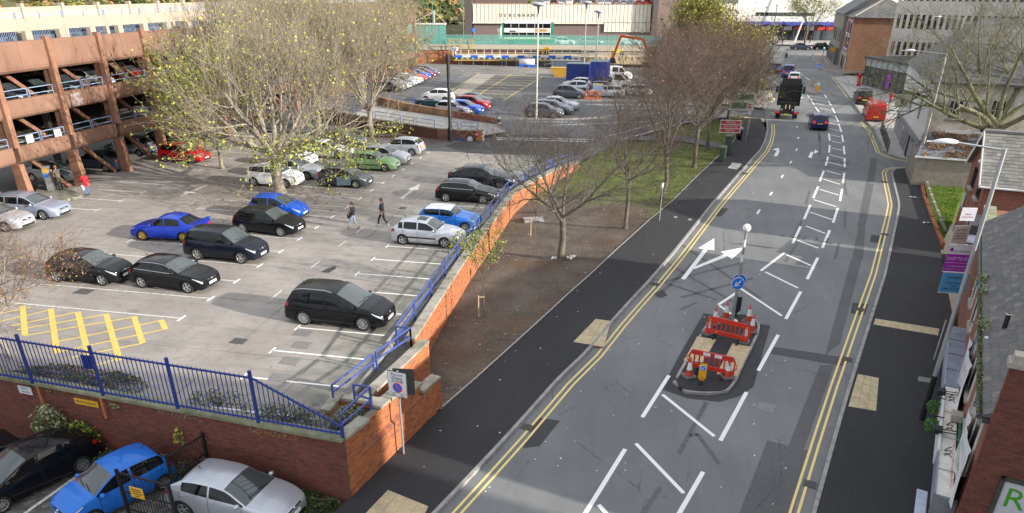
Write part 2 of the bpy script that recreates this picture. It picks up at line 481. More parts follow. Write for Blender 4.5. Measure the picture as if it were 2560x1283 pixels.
# ---- kerbs: stone by stone
_ks=MB().box(-.455,.455,0,.14,-.05,.125).mesh('kerb_stone')
_ks.materials.append(MATS['kerb'])
def kerb(name,pl,side,):
 k=bpy.data.objects.new(name,None);COL.objects.link(k);k['kind']='structure'
 pl=dens(pl,.02);acc=0;last=pl[0];start=pl[0]
 for p in pl[1:]:
  acc+=hypot(p[0]-last[0],p[1]-last[1]);last=p
  if acc>=.92:
   a=(start[0],start[1],zr(start[1]));b=(p[0],p[1],zr(p[1]))
   if side<0:a,b=b,a
   ux=Vector(b)-Vector(a)
   o=mo('kerb_stone',_ks,k)
   f=ux.normalized();u=Vector((0,0,1));s=u.cross(f).normalized();u=f.cross(s)
   c=(Vector(a)+Vector(b))/2
   o.matrix_local=Matrix(((f.x,s.x,u.x,c.x),(f.y,s.y,u.y,c.y),(f.z,s.z,u.z,c.z),(0,0,0,1)))
   start=p;acc=0
kerb('kerb',KL+[KLe],1)
kerb('kerb',KR,-1)
kerb('kerb',KF+KF2[1:],-1)
kerb('kerb',KL2,1)
kerb('kerb',KF3,-1)
# thin stone edging between pavement and planting bed
_e=offs(BR[:12],-.05)
tag(sheet('edging_strip',band(_e,.07),MATS['edging'],.145),kind='structure')
# ---- planting bed (soil turning to grass)
def resample(pl,n):
 d=[0]
 for a,b in zip(pl,pl[1:]):d.append(d[-1]+hypot(b[0]-a[0],b[1]-a[1]))
 out=[];k=0
 for i in range(n):
  t=d[-1]*i/(n-1)
  while k<len(pl)-2 and d[k+1]<t:k+=1
  u=(t-d[k])/max(1e-6,d[k+1]-d[k]);out.append((pl[k][0]+(pl[k+1][0]-pl[k][0])*u,pl[k][1]+(pl[k+1][1]-pl[k][1])*u))
 return out
def zwall(y):
 P=[(22,-1.75),(28,-1.4),(40,-1.35),(50,-1.3),(53,-1.0),(58,-.85),(62,-.3),(66,0.0),(90,.5)]
 for(a,za),(b,zb)in zip(P,P[1:]):
  if y<=b:return za+(zb-za)*(max(y,a)-a)/(b-a)
 return zr(y)
def bed_z(a,b,u):
 za=zwall(a[1]);zb=zr(b[1])+.10
 x=a[0]+(b[0]-a[0])*u;y=a[1]+(b[1]-a[1])*u
 e=min(1,6*u*(1-u))
 return(x,y,za+(zb-za)*u+e*(.10*noise.noise(Vector((x*.35,y*.35,1)))+.04*noise.noise(Vector((x*1.7,y*1.7,5)))))
_A=resample(BL,150);_B=resample([(-7.42,23.63)]+BR,150)
BEDROWS=[(a,b)for a,b in zip(_A,_B)]
def bed():
 mb=MB();mb.smooth=True;nu=40
 vs=[bed_z(a,b,u/(nu-1))for a,b in BEDROWS for u in range(nu)]
 mb.add(vs,[(j*nu+i,j*nu+i+1,(j+1)*nu+i+1,(j+1)*nu+i)for j in range(149)for i in range(nu-1)])
 tag(mb.obj('planting_bed',None,MATS['bed_earth']),kind='structure')
bed()
def bed_at(x,y):
 best=None
 for a,b in BEDROWS:
  t=((x-a[0])*(b[0]-a[0])+(y-a[1])*(b[1]-a[1]))/max(1e-6,(b[0]-a[0])**2+(b[1]-a[1])**2)
  t=min(1,max(0,t));q=bed_z(a,b,t);d=hypot(q[0]-x,q[1]-y)
  if best is None or d<best[0]:best=(d,q[2])
 return best[1]
 # a footpath across the grass
tag(sheet('footpath',[[(-3.03,71.85),(2.03,72.56),(5.97,69.78),(6.3,71.79),(2.05,75.08),(-2.59,73.7)]],MATS['lot_asphalt'],.17),kind='structure')
# ---- litter of leaves on the bed and gutters
def leaf_litter(name,spots,n,m,size=.07,seed=1):
 rnd=random.Random(seed);vs=[];fs=[]
 for _ in range(n):
  x,y,z=spots(rnd)
  a=rnd.uniform(0,6.28);s=size*rnd.uniform(.5,1.3);t=rnd.uniform(-.3,.5)*s
  o=len(vs)
  vs+=[(x+s*cos(a),y+s*sin(a),z+t*.3),(x-s*.6*sin(a),y+s*.6*cos(a),z+t),(x-s*cos(a),y-s*sin(a),z),(x+s*.6*sin(a),y-s*.6*cos(a),z+t*.6)]
  fs.append((o,o+1,o+2,o+3))
 mb=MB();mb.add(vs,fs,False);return tag(mb.obj(name,None,m),kind='stuff')
def _bs(rnd):
 a,b=rnd.choice(BEDROWS);u=rnd.random()**.8
 if rnd.random()<.45:u=1-.12*rnd.random()**2
 x,y,z=bed_z(a,b,u);return x,y,z+.02
leaf_litter('fallen_leaves',_bs,3600,MATS['leaf_brown'],.05,3)
def _ls(rnd):
 if rnd.random()<.6:
  t=rnd.random();return-19.5-14*t+rnd.gauss(0,.8),68.2+2.5*t+rnd.gauss(0,.9),.03+rnd.random()*.25
 return-26.3+rnd.gauss(0,3.5),47+rnd.gauss(0,3),.02
leaf_litter('fallen_leaves',_ls,3600,MATS['leaf_brown'],.085,4)
def tufts(name,fn,n,m,h=.14,seed=2):
 rnd=random.Random(seed);vs=[];fs=[]
 for _ in range(n):
  q=fn(rnd)
  if q is None:continue
  x,y,z=q
  for k in range(3):
   a=rnd.uniform(0,6.28);l=h*rnd.uniform(.5,1.4);o=len(vs);dx,dy=cos(a)*.02,sin(a)*.02
   vs+=[(x-dx,y-dy,z),(x+dx,y+dy,z),(x+sin(a)*l*.6,y+cos(a)*l*.6,z+l)]
   fs.append((o,o+1,o+2))
 mb=MB();mb.add(vs,fs,False);return tag(mb.obj(name,None,m),kind='stuff')
pm('grass_blade',(.11,.17,.025),.8,.35,2,tint=(.20,.21,.05),tscale=1)
def _gs(rnd):
 a,b=rnd.choice(BEDROWS);u=rnd.random();x,y,z=bed_z(a,b,u)
 if y+x*.9+26*(.5+.5*noise.noise(Vector((x*.28,y*.28,0))))<61:return None
 return x,y,z
tufts('grass',_gs,9000,MATS['grass_blade'],.13)
# ---- car park: concrete slabs, each with its own edge
lotb=bpy.data.objects.new('car_park_floor',None);COL.objects.link(lotb);lotb['kind']='structure'
tag(sheet('joint_bed',[[(-43.5,21.4),(-9.4,18.4),(-9.2,20),(-8.75,25.4),(-9.3,26),(-9.6,36),(-9.7,50),(-9.1,53),(-7.7,58.7),(-8,60),(-9.9,71),(-43.5,78)]],MATS['joint'],-.03,flat0),kind='structure')
XJ=[-43.6,-41.4,-37.7,-34.1,-30.9,-27.3,-23.7,-20.08,-16.3,-12.5,-9.95]
YJ=[18.2,23.4,28.5,33.8,38.9,44.0,49.1,54.2,59.3,64.15,69.5]
for i in range(len(XJ)-1):
 for j in range(len(YJ)-1):
  x0,x1,y0,y1=XJ[i]+.015,XJ[i+1]-.015,YJ[j]+.015,YJ[j+1]-.015
  if j==len(YJ)-2 and x0>-24:continue
  h=random.uniform(-.004,.003)
  if j==0:
   f=lambda x:18.02+(-9.03-x)*.0886+.32
   mb=MB();mb.prism([(x0,f(x0)),(x1,f(x1)),(x1,y1),(x0,y1)],-.16,h);mb.obj('concrete_slab',lotb,MATS['concrete'])
   continue
  boxo('concrete_slab',MATS['concrete'],x0,x1,y0,y1,-.16,h,lotb)
tag(sheet('tarmac',[[(-23.7,64.2),(-16.4,64.17),(-9.9,64.17),(-8.2,60.2),(-7.4,59.3),(-5,66.63),(-2.94,71.68),(2.51,81.22),(9.19,87.65),(11.55,86.29),(12.09,92.2),(6,96),(5,132),(-43,137),(-43,69.5),(-23.7,69.5)]],MATS['lot_asphalt'],.004,zl),kind='structure')
_new=sheet('new_tarmac',[[(-19.48,66.4),(-16.62,63.91),(-10.4,64.2),(-9.0,63),(-7.89,62.81),(-5.97,68.07),(-9,74),(-17.2,71.2)]],MATS['dark_patch'],.010,zl)
tag(_new,kind='structure')
# ---- painted lines in the car park: white bay lines with T ends
def paint(name,polys,m,dz,zf):return tag(sheet(name,polys,m,dz,zf),kind='structure')
Lp=[]
for k in range(-1,12):
 y=21.6+2.27*k
 if 19<y<47.5:Lp+=[strip((-14.6,y),(-10.62,y),.10),strip((-14.6,y-.28),(-14.6,y+.28),.10)]
for k in range(0,17):
 y=26.0+2.34*k
 if y<64:Lp+=[strip((-20.1,y-.32),(-20.1,y+.32),.12)]
for k in range(0,13):
 y=40.65+2.385*k
 if y<60:Lp+=[strip((-39.6,y),(-35.9,y),.10),strip((-35.9,y-.3),(-35.9,y+.3),.10)]
paint('bay_lines',[p for p in Lp],MATS['white_line'],.006,flat0)
Lw=[]
for k in range(0,17):
 y=26.0+2.34*k
 Lw+=[strip((-29.5,y),(-20.1,y),.10)]
 Lw+=[strip((-29.6,y-.32),(-29.6,y+.32),.10)]
paint('bay_lines_worn',Lw,MATS['worn_white'],.007,flat0)
def arrow_flat(c,ang,L,w,hw,hl):
 ca,sa=cos(ang),sin(ang)
 P=[(-L/2,-w/2),(L/2-hl,-w/2),(L/2-hl,-hw/2),(L/2,0),(L/2-hl,hw/2),(L/2-hl,w/2),(-L/2,w/2)]
 return[(c[0]+x*ca-y*sa,c[1]+x*sa+y*ca)for x,y in P]
def arrow_polys(c,ang,L,w,hw,hl):
 p=arrow_flat(c,ang,L,w,hw,hl);return[[p[0],p[1],p[5],p[6]],[p[2],p[3],p[4]]]
paint('lane_arrow',arrow_polys((-17.25,49.9),pi/2,4.3,.22,.8,1.9),MATS['worn_white'],.006,flat0)
paint('lane_arrow',arrow_polys((-32.7,46.6),-pi/2,3.4,.22,.8,1.4),MATS['worn_white'],.006,flat0)
paint('worn_dashes',[strip((-17.3,y),(-17.3,y+1.1),.08)for y in(28.9,33.2,36.9,39.5)],MATS['worn_white'],.006,flat0)
# yellow cross-hatching by the fence
def zpx(*p):return p
Yb=[((-28.09,25.76),(-25.55,23.11)),((-26.58,25.75),(-22.94,21.88)),((-25.13,25.69),(-20.36,20.69)),((-23.73,25.76),(-20.05,21.82)),((-22.3,25.75),(-20.17,23.39)),((-20.88,25.66),(-20.07,24.79))]
Yt=[((-20.83,25.58),(-23.75,22.77)),((-20.1,24.83),(-23.03,21.94)),((-20.16,23.39),(-22.1,21.68)),((-20.25,21.92),(-20.9,20.98)),((-22.25,25.68),(-25.52,23.03)),((-23.67,25.68),(-26.3,23.45)),((-25.12,25.65),(-26.83,23.77)),((-26.48,25.63),(-27.69,24.08)),((-27.6,25.71),(-28.4,24.83))]
paint('yellow_hatching',[strip(a,b,.24)for a,b in Yb],MATS['yellow_worn'],.006,flat0)
paint('yellow_hatching_thin',[strip(a,b,.11)for a,b in Yt],MATS['yellow_worn'],.0085,flat0)
def grate(c,w,l,rz,m,z,slots=6,name='drain_grate',lab=None):
 mb=MB();mb.box(-w/2,w/2,-l/2,l/2,-.03,.006)
 if slots:
  n=slots
  for i in range(n):
   y=-l/2+l*(i+.5)/n;mb.box(-w/2+.03,w/2-.03,y-l/n*.25,y+l/n*.25,.006,.018)
 else:
  mb.box(-w/2+.04,w/2-.04,-l/2+.04,l/2-.04,.006,.011)
  for i in range(6):
   for j in range(6):
    x=-w/2+.1+(w-.2)*i/5;y=-l/2+.1+(l-.2)*j/5;mb.box(x-.02,x+.02,y-.02,y+.02,.011,.018)
 o=mb.obj(name,None,m,(c[0],c[1],z),rz);tag(o,kind='structure');return o
g1=grate((-16.38,24.39),.62,.5,0,MATS['ironwork'],.006)
for p in[(-14.1,25.67),(-13.64,24.58),(-13.44,23.16),(-13.21,21.81)]:grate(p,.75,.62,0,MATS['iron_light'],.004,0,'manhole_cover')
grate((-26.6,27.9),.8,.6,0,MATS['ironwork'],.004,0,'manhole_cover')
grate((-16.36,45.36),.5,.5,0,MATS['ironwork'],.004,0,'manhole_cover')
paint('slab_patch',[[(-16.54,32.78),(-16.45,33.34),(-16.12,33.77),(-15.97,33.37),(-16.08,32.74)]],MATS['dark_patch'],.005,flat0)
# ---- road paint
def mark(name,segs,w,m=None,dz=.006):return tag(sheet(name,[strip(a,b,w)for a,b in segs],m or MATS['white_line'],dz),kind='structure')
mark('centre_marking',[((-1.19,18.81),(-0.1,22.51)),((0.44,24.66),(1.44,27.98)),((1.82,19.34),(2.68,21.71)),((3.37,23.67),(4.6,27.24)),((5.24,29.08),(6.47,32.6)),((7.04,34.37),(8.25,37.94)),((8.85,39.76),(9.98,43.28)),((10.54,45.08),(11.57,48.54)),((12.07,50.17),(13.01,53.62)),((13.47,55.34),(14.26,58.71)),((14.63,60.36),(15.37,63.67)),((15.76,65.59),(16.41,68.97)),((16.67,70.37),(17.28,73.85)),((17.57,75.63),(18.1,79.06)),((6.47,40.55),(8.17,43.79)),((8.88,45.6),(9.83,48.99)),((10.29,50.58),(11.22,54.01)),((11.69,55.77),(12.57,59.02)),((12.94,60.58),(13.85,64.1)),((14.31,65.93),(15.07,69.22)),((15.44,70.82),(16.06,74.02)),((16.42,76.01),(16.95,79.49)),((3.87,35.42),(4.97,37.29)),((18.79,104.92),(18.66,102.52)),((18.6,101.19),(18.36,97.1)),((18.21,95.31),(18.04,91.65)),((17.86,90.04),(17.86,88.81)),((20.92,105.19),(20.79,102.46)),((20.58,100.49),(20.26,96.76)),((20.05,94.98),(19.68,91.34)),((19.41,89.62),(19.09,86.15)),((18.87,84.77),(18.33,80.48))],.16)
mark('hatch_rungs',[((1.19,26.43),(3.16,23.91)),((0.27,22.92),(2,20.44)),((-0.79,19.33),(-0.27,18.64)),((5.15,37.75),(6.88,34.69)),((6.7,40.41),(8.17,38.42)),((8.22,43.46),(9.4,41.89)),((9.25,46.17),(10.29,44.97)),((10.2,49.13),(11.18,47.84)),((10.92,52.27),(12.11,50.86)),((11.67,55.36),(12.96,53.9)),((12.55,58.24),(13.69,56.9)),((13.32,61.36),(14.35,59.97)),((14.05,64.13),(14.99,62.98)),((14.76,67.12),(15.68,66.13)),((15.33,70.02),(16.29,68.95)),((16.01,72.75),(16.82,72.05)),((16.57,75.85),(17.27,75.05)),((17.02,78.72),(17.72,78.05)),((3.91,35.33),(4.49,34.35)),((18.98,104.04),(20.63,102.11)),((18.79,101.22),(20.35,99.2)),((18.58,97.88),(20.03,96.14)),((18.43,94.76),(19.63,92.96)),((18.09,91.39),(19.36,89.84)),((18,87.86),(19.01,86.83)),((17.92,85.09),(18.71,84.09)),((17.45,82),(18.29,81.08))],.15,dz=.0065)
mark('lane_dashes',[((7.27,51.17),(7.57,52.22)),((8.66,55.93),(8.9,56.82)),((10.11,61.12),(10.35,62.03)),((11.42,66.06),(11.67,66.96)),((12.62,71.05),(12.81,71.89)),((13.53,76.33),(13.68,77.1)),((14.21,81.97),(14.36,82.63)),((15.65,127.46),(15.72,125.08)),((15.91,123.78),(16.12,119.28)),((16.2,117.61),(16.2,114.84)),((21.1,143.96),(21.16,138.96)),((21.21,136.74),(21.37,132.51)),((21.41,131.06),(21.48,126.62)),((21.49,124.76),(21.55,120.72)),((21.43,116.22),(21.32,114.19)),((19.24,115.48),(19.11,110.64)),((23.43,99.92),(23.26,98.66)),((23.12,97.44),(23.05,96.54)),((22.94,95.37),(22.87,94.51)),((22.74,93.38),(22.67,92.56)),((22.55,91.47),(22.45,90.41)),((22.31,89.4),(22.19,88.43))],.14)
# big arrows
def px(polys,name='lane_arrow',m=None,dz=.006):return tag(sheet(name,polys,m or MATS['white_line'],dz),kind='structure')
px([[(2.01,38.49),(2.24,38.44),(3.72,43.63),(3.45,43.62)],[(3.07,43.57),(4.14,45.6),(4.04,43.4)]])
px([[(2.68,40.3),(2.8,40.11),(4.8,42.53),(4.64,42.91)],[(4.41,43.23),(5.93,44.35),(4.98,42.07)]],dz=.0075)
def turn(pts):px([pts[:4],pts[4:]])
turn([(10.38,68.62),(10.66,68.51),(11.11,70.51),(10.91,70.89),(10.54,71.16),(11.19,71.98),(11.09,70.51)])
turn([(13.28,68.59),(13.56,68.4),(14.05,70.62),(13.9,70.99),(13.99,70.06),(14.56,71.01),(14.4,71.87)])
turn([(13.88,98.81),(14.01,98.82),(14.25,101.11),(14.12,102.26),(13.61,101.92),(14.1,102.93),(13.89,100.9)])
turn([(16.91,99.37),(17.15,99.24),(17.39,102.02),(17.22,102.33),(17.27,101.18),(17.89,102.42),(17.6,103.22)])
# double yellow lines
for pl in(KL[:],):
 q=dens(pl,1.0)
 tag(sheet('double_yellow_line',band(offs(q,.40),.09)+band(offs(q,.64),.09),MATS['yellow_line'],.006),kind='structure')
q=dens(KR,1.0)
q=[p for p in q]
tag(sheet('double_yellow_line',band(offs(q,-.38),.09)+band(offs(q,-.62),.09),MATS['yellow_line'],.006),kind='structure')
q=dens(KF,1.0)
tag(sheet('double_yellow_line',band(offs(q,-.35),.09)+band(offs(q,-.58),.09),MATS['yellow_line'],.006),kind='structure')
q=dens([(23.31,102.14),(25.59,125.82)],1.0)
tag(sheet('double_yellow_line',band(q,.09)+band(offs(q,.3),.09),MATS['yellow_line'],.006),kind='structure')
q=dens(KL2[1:6],1.0)
tag(sheet('double_yellow_line',band(offs(q,.35),.09)+band(offs(q,.6),.09),MATS['yellow_line'],.006),kind='structure')
# patches, trenches, scars of old markings
px([[(1.04,36.86),(1.3,36.1),(0.95,35.69),(0.57,36.14)],[(-3.62,23.9),(-2.7,23.84),(-3.25,22.1),(-3.82,21.88)],[(4.94,52.09),(5.46,52.08),(4.77,50.07),(4.38,50.18)]],'road_patch',MATS['dark_patch'],.004)
px([[(5.88,31.29),(6.33,31.37),(9.43,30.92),(8.98,30.14),(5.9,30.7)]],'road_patch',MATS['patch_asphalt'],.0045)
px([[(11.85,43.38),(12.47,43.48),(9.18,32.29),(8.29,30.95)],[(7.94,30.07),(8.55,30.17),(6.31,23.6),(5.79,23.71)],[(18.72,69.6),(19.16,69.22),(17.18,61.34),(16.43,60.63)],[(16.37,60.62),(16.98,60.71),(13.97,49.56),(13.45,49.48)],[(13.51,49.49),(13.93,49.39),(12.54,43.49),(11.95,43.53)]],'road_trench',MATS['coarse_patch'],.0042)
px([[(5.09,24.01),(6.53,23.64),(5.47,19.98),(3.74,19.67)]],'road_patch',MATS['coarse_patch'],.0046)
px([[(10.66,37),(11.41,36.92),(10.91,35.49),(10.28,35.62)],[(14.02,48.14),(14.71,47.94),(14.24,46.52),(13.63,46.72)]],'road_patch',MATS['dark_patch'],.005)
px([[(5.05,26.57),(5.74,26.48),(5.52,25.93),(4.89,26.02)]],'road_inspection_cover',MATS['iron_light'],.0055)
def scar(segs,w):return mark('old_marking',segs,w,MATS['old_line'],.0038)
scar([((0.65,41.57),(4.96,35.45)),((1.83,44.55),(6.07,36.64)),((0.26,38.41),(3.81,36.01)),((1.98,35.96),(5.92,39.34)),((1.14,37.98),(5.7,41.74)),((3.48,43.03),(0.74,35.75))],.22)
scar([((2.96,26.22),(1.85,22.6)),((2.23,23.78),(2.53,23.95)),((2.53,23.95),(3.25,22.26)),((1.22,20.6),(0.66,19.13)),((11.74,57.68),(10.89,53.96)),((10.06,50.2),(9.25,47.23)),((9.16,45.72),(7.97,42.11)),((14.93,61.6),(14.24,56.99)),((13.39,52.93),(12.64,49.35)),((11.7,46.12),(10.93,43.23)),((16.84,84.94),(15.41,75.68)),((15.93,78.56),(14.48,69.75)),((1.96,34.49),(2.78,35.48))],.18)
# the slow worn words on the road read as scraped-off ghosts
for s_,p_,w_ in(('CAR',(15.15,65.5),2.2),('PARK',(15.44,67.94),2.4),('TURN',(10.19,47),2.2)):
 mt=frame((p_[0]-.6,p_[1],zr(p_[1])+.0045),(-1,.3,0),(-.3,-1,0))
 tag(text('scraped_lettering',s_,1.5,MATS['old_line'],None,mt,.0004),kind='structure')
for p,rz in(((-3.89,23.19),radians(-17)),((0.61,37.5),radians(-25)),((7.36,61.97),radians(-25)),((10.81,36.19),radians(-20)),((9.21,30.81),radians(-20)),((6.27,21.72),radians(-17)),((14.88,48.35),radians(-20)),((17.94,61.33),0)):
 grate(p,.45,.40,rz,MATS['ironwork'],zr(p[1])+.010,6)
 # ---- tactile and plain slabs set in the pavement, slab by slab
def slabs(label,c4,nu,nv,m,dz,name='paving_slab'):
 """c4 = corners a b c d of the patch; nu by nv slabs"""
 t=bpy.data.objects.new(label,None);COL.objects.link(t);t['kind']='structure'
 a,b,c,d=c4
 def P(u,v):
  x=(a[0]*(1-u)+b[0]*u)*(1-v)+(d[0]*(1-u)+c[0]*u)*v
  y=(a[1]*(1-u)+b[1]*u)*(1-v)+(d[1]*(1-u)+c[1]*u)*v
  return x,y
 for i in range(nu):
  for j in range(nv):
   e=.012;q=[P((i+e)/nu,(j+e)/nv),P((i+1-e)/nu,(j+e)/nv),P((i+1-e)/nu,(j+1-e)/nv),P((i+e)/nu,(j+1-e)/nv)]
   h=random.uniform(0,.004)
   mb=MB();n=4
   if sum(q[k][0]*q[(k+1)%n][1]-q[(k+1)%n][0]*q[k][1]for k in range(n))<0:q=q[::-1]
   vs=[(x,y,zr(y)+dz-.05)for x,y in q]+[(x,y,zr(y)+dz+h)for x,y in q]
   mb.add(vs,[(4,5,6,7)]+[(k,(k+1)%4,(k+1)%4+4,k+4)for k in range(4)])
   mb.obj(name,t,m)
slabs('tactile_paving',[(-2.94,29.98),(-1.5,29.76),(-1.38,32.38),(-2.14,32.47)],2,6,MATS['tactile'],.118)
slabs('tactile_paving',[(-8.3,17.09),(-6.32,17.44),(-6.3,18.06),(-7.9,18.6)],4,4,MATS['tactile'],.118)
slabs('tactile_paving',[(11.27,34.97),(13.99,34.39),(13.74,33.67),(11.04,34.3)],8,2,MATS['tactile'],.118)
slabs('tactile_paving',[(8.45,26.74),(9.46,26.6),(10.14,29.19),(9.34,29.38)],3,7,MATS['tactile'],.118)
slabs('inspection_chamber_lid',[(6.01,62.99),(6.76,62.7),(7.34,64.69),(6.54,64.99)],1,1,MATS['paving_grey'],.118)
slabs('inspection_chamber_lid',[(11.82,29.66),(12.34,29.55),(12.17,29.17),(11.68,29.25)],2,1,MATS['iron_light'],.118)
slabs('inspection_chamber_lid',[(1.64,49.29),(1.85,49.24),(1.83,48.88),(1.59,48.93)],1,1,MATS['kerb'],.118)
slabs('inspection_chamber_lid',[(2.59,48.92),(2.83,48.87),(2.77,48.52),(2.53,48.57)],1,1,MATS['kerb'],.118)
slabs('dropped_crossing',[(8.6,85.66),(11.19,84.17),(11.43,86.04),(8.93,87.13)],8,1,MATS['tactile'],.06)
slabs('dropped_crossing',[(27.67,126.61),(29.65,126.34),(31.17,120.54),(30.6,123.39)],4,1,MATS['tactile'],.125)
# litter on pavements and bed: torn paper and cups
pm('litter_paper',(.75,.75,.72),.8,.1)
for p,zf in(((18.77,56.84),1),((18.07,50.82),1),((-1116.13,1179.93),0)):
 if not zf:continue
 mb=MB();a=random.random()*6
 for k in range(3):
  x,y=random.uniform(-.15,.15),random.uniform(-.12,.12)
  mb.add([(x-.16,y-.06,.01),(x+.1,y-.09,.05),(x+.16,y+.07,.02),(x-.1,y+.06,.07)],[(0,1,2,3)])
 tag(mb.obj('paper_litter',None,MATS['litter_paper'],(p[0],p[1],zr(p[1])+.12),a),('torn white paper lying on the black pavement near the kerb','small white scrap by the low wall of the grass plot')[zf==1 and p[0]<17.5],'litter')
def _sp(rnd):
 if rnd.random()<.5:
  a,b=rnd.choice(BEDROWS);x,y,z=bed_z(a,b,rnd.random());return x,y,z+.03
 t=rnd.random()*.9+.03;k=int(t*9);u=t*9-k
 p=(KL[k+1][0]*(1-u)+KL[k+2][0]*u,KL[k+1][1]*(1-u)+KL[k+2][1]*u)
 d=rnd.uniform(-3.2,10);return p[0]+d,p[1],zr(p[1])+(.12 if d<0 else.015)
leaf_litter('litter_specks',_sp,260,MATS['litter_paper'],.045,9)
# ================================================================== WALLS, FENCES AND RAILS ROUND THE CAR PARK
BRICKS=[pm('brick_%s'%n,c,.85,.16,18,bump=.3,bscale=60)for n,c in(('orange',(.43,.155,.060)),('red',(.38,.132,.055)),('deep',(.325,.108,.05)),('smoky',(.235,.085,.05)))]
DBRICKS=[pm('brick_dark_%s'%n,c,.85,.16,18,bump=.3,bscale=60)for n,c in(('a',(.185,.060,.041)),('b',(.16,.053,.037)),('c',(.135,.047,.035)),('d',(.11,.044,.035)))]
pm('mortar',(.20,.155,.12),.95,.15,10)
pm('coping',(.33,.31,.265),.85,.18,2.5,bump=.4,bscale=20,tint=(.17,.165,.11),tscale=1.3)
pm('coping_moss',(.25,.25,.16),.85,.2,2.5,bump=.4,bscale=20,tint=(.15,.16,.085),tscale=1.3)
pm('fence_blue',(.020,.040,.23),.45,.08,4)
pm('rail_blue',(.055,.095,.36),.45,.1,4,tint=(.05,.07,.22),tscale=2)
def m_brick(name,c1,c2,mort,sx=1.0):
 """brick bond for walls too far off to show single bricks"""
 g=G(name,.85)
 x,y,z=g.sep()
 nx=g.N.new('ShaderNodeSeparateXYZ');gn=g.N.new('ShaderNodeNewGeometry');g.L.new(gn.outputs['True Normal'],nx.inputs[0])
 sel=g.math('GREATER_THAN',g.math('ABSOLUTE',nx.outputs[0],0),.6)
 u=g.math('ADD',g.math('MULTIPLY',y,sel),g.math('MULTIPLY',x,g.math('SUBTRACT',1,sel)))
 cb=g.N.new('ShaderNodeCombineXYZ');g.L.new(u,cb.inputs[0]);g.L.new(z,cb.inputs[1])
 b=g.N.new('ShaderNodeTexBrick');b.inputs['Scale'].default_value=1.0
 b.inputs['Brick Width'].default_value=.225*sx;b.inputs['Row Height'].default_value=.075*sx;b.inputs['Mortar Size'].default_value=.006*sx
 b.inputs['Color1'].default_value=_lin(c1);b.inputs['Color2'].default_value=_lin(c2);b.inputs['Mortar'].default_value=_lin(mort)
 g.L.new(cb.outputs[0],b.inputs['Vector'])
 c=g.mix(g.rng(g.noise(.7,6,.6),.35,.7,0,.45),b.outputs['Color'],tuple(v*.55 for v in c2))
 c=g.mix(g.rng(g.noise(5,4,.6),.6,.75,0,.35),c,tuple(min(1,v*1.5)for v in c1))
 return g.done(c,b.outputs['Fac'],.006,-.5)
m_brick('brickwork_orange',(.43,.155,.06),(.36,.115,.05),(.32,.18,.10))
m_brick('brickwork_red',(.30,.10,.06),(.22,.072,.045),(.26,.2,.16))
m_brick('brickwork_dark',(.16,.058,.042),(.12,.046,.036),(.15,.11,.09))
m_brick('brickwork_old',(.36,.165,.09),(.25,.10,.06),(.36,.28,.2))
_bm={}
def brick_mesh(m,sx=.215,sz=.065,sy=.1025):
 k=(m.name,sx,sz)
 if k not in _bm:
  me=MB().box(0,sx,0,sy,0,sz).mesh('brick');me.materials.append(m);_bm[k]=me
 return _bm[k]
def brick_face(parent,a,b,z0f,z1f,tones,nparts,seed=1,core=True,corew=.30,bond=.225,name='brickwork',near=None):
 """real stretcher-bond brick skin along a->b (outer face on the right-hand side of travel), z0f/z1f(s) bottom and top"""
 rnd=random.Random(seed)
 L=hypot(b[0]-a[0],b[1]-a[1]);tx,ty=(b[0]-a[0])/L,(b[1]-a[1])/L;nx,ny=ty,-tx
 zmin=min(z0f(0),z0f(L),z0f(L/2));zmax=max(z1f(L*i/20)for i in range(21))
 items=[]
 row=0;z=zmin
 while z<zmax-.02:
  s=-(bond/2 if row%2 else 0)
  while s<L-.03:
   s0=max(s,0);s1=min(s+bond-.010,L)
   if s1-s0>.04:
    mid=(s0+s1)/2
    if z>=z0f(mid)-.04 and z+.065<=z1f(mid)+.015:items.append((s0,s1,z))
   s+=bond
  z+=.075;row+=1
 near=near if near is not None else 0
 items.sort(key=lambda it:abs(it[0]-near)+.6*(zmax-it[2]))
 mbs=MB()
 R=Matrix(((tx,-nx,0,0),(ty,-ny,0,0),(0,0,1,0),(0,0,0,1)))
 for i,(s0,s1,z)in enumerate(items):
  m=rnd.choices(tones,(5,5,3,1.3))[0]
  pr=rnd.uniform(-.004,.004)
  P=(a[0]+tx*s0+nx*pr,a[1]+ty*s0+ny*pr,z)
  if i<nparts and s1-s0>.2:
   o=mo('brick',brick_mesh(m),parent);o.matrix_local=Matrix.Translation(P)@R
  else:
   mbs.mat(m);mbs.xf=Matrix.Translation(P)@R
   mbs.box(0,s1-s0,0,.1025,0,.065)
 if mbs.v:
  mbs.xf=None
  o=mbs.obj(name,parent);o['kind']='stuff'
 if core:
 # mortar and backing just behind the brick faces
  n=12;vs=[];fs=[]
  for i in range(n+1):
   s=L*i/n;zt=z1f(min(L,s+.001))-.004;zb=z0f(s)-.25
   for d in(.012,corew):
    for zz in(zb,zt):vs.append((a[0]+tx*s-nx*d,a[1]+ty*s-ny*d,zz))
  for i in range(n):
   p=i*4;q=p+4
   fs+=[(p,q,q+1,p+1),(p+2,p+3,q+3,q+2),(p+1,q+1,q+3,p+3)]
  fs+=[(0,1,3,2),(n*4,n*4+2,n*4+3,n*4+1)]
  mb=MB();mb.mat(MATS['mortar']);mb.add(vs,fs,False);mb.obj('mortar_core',parent)
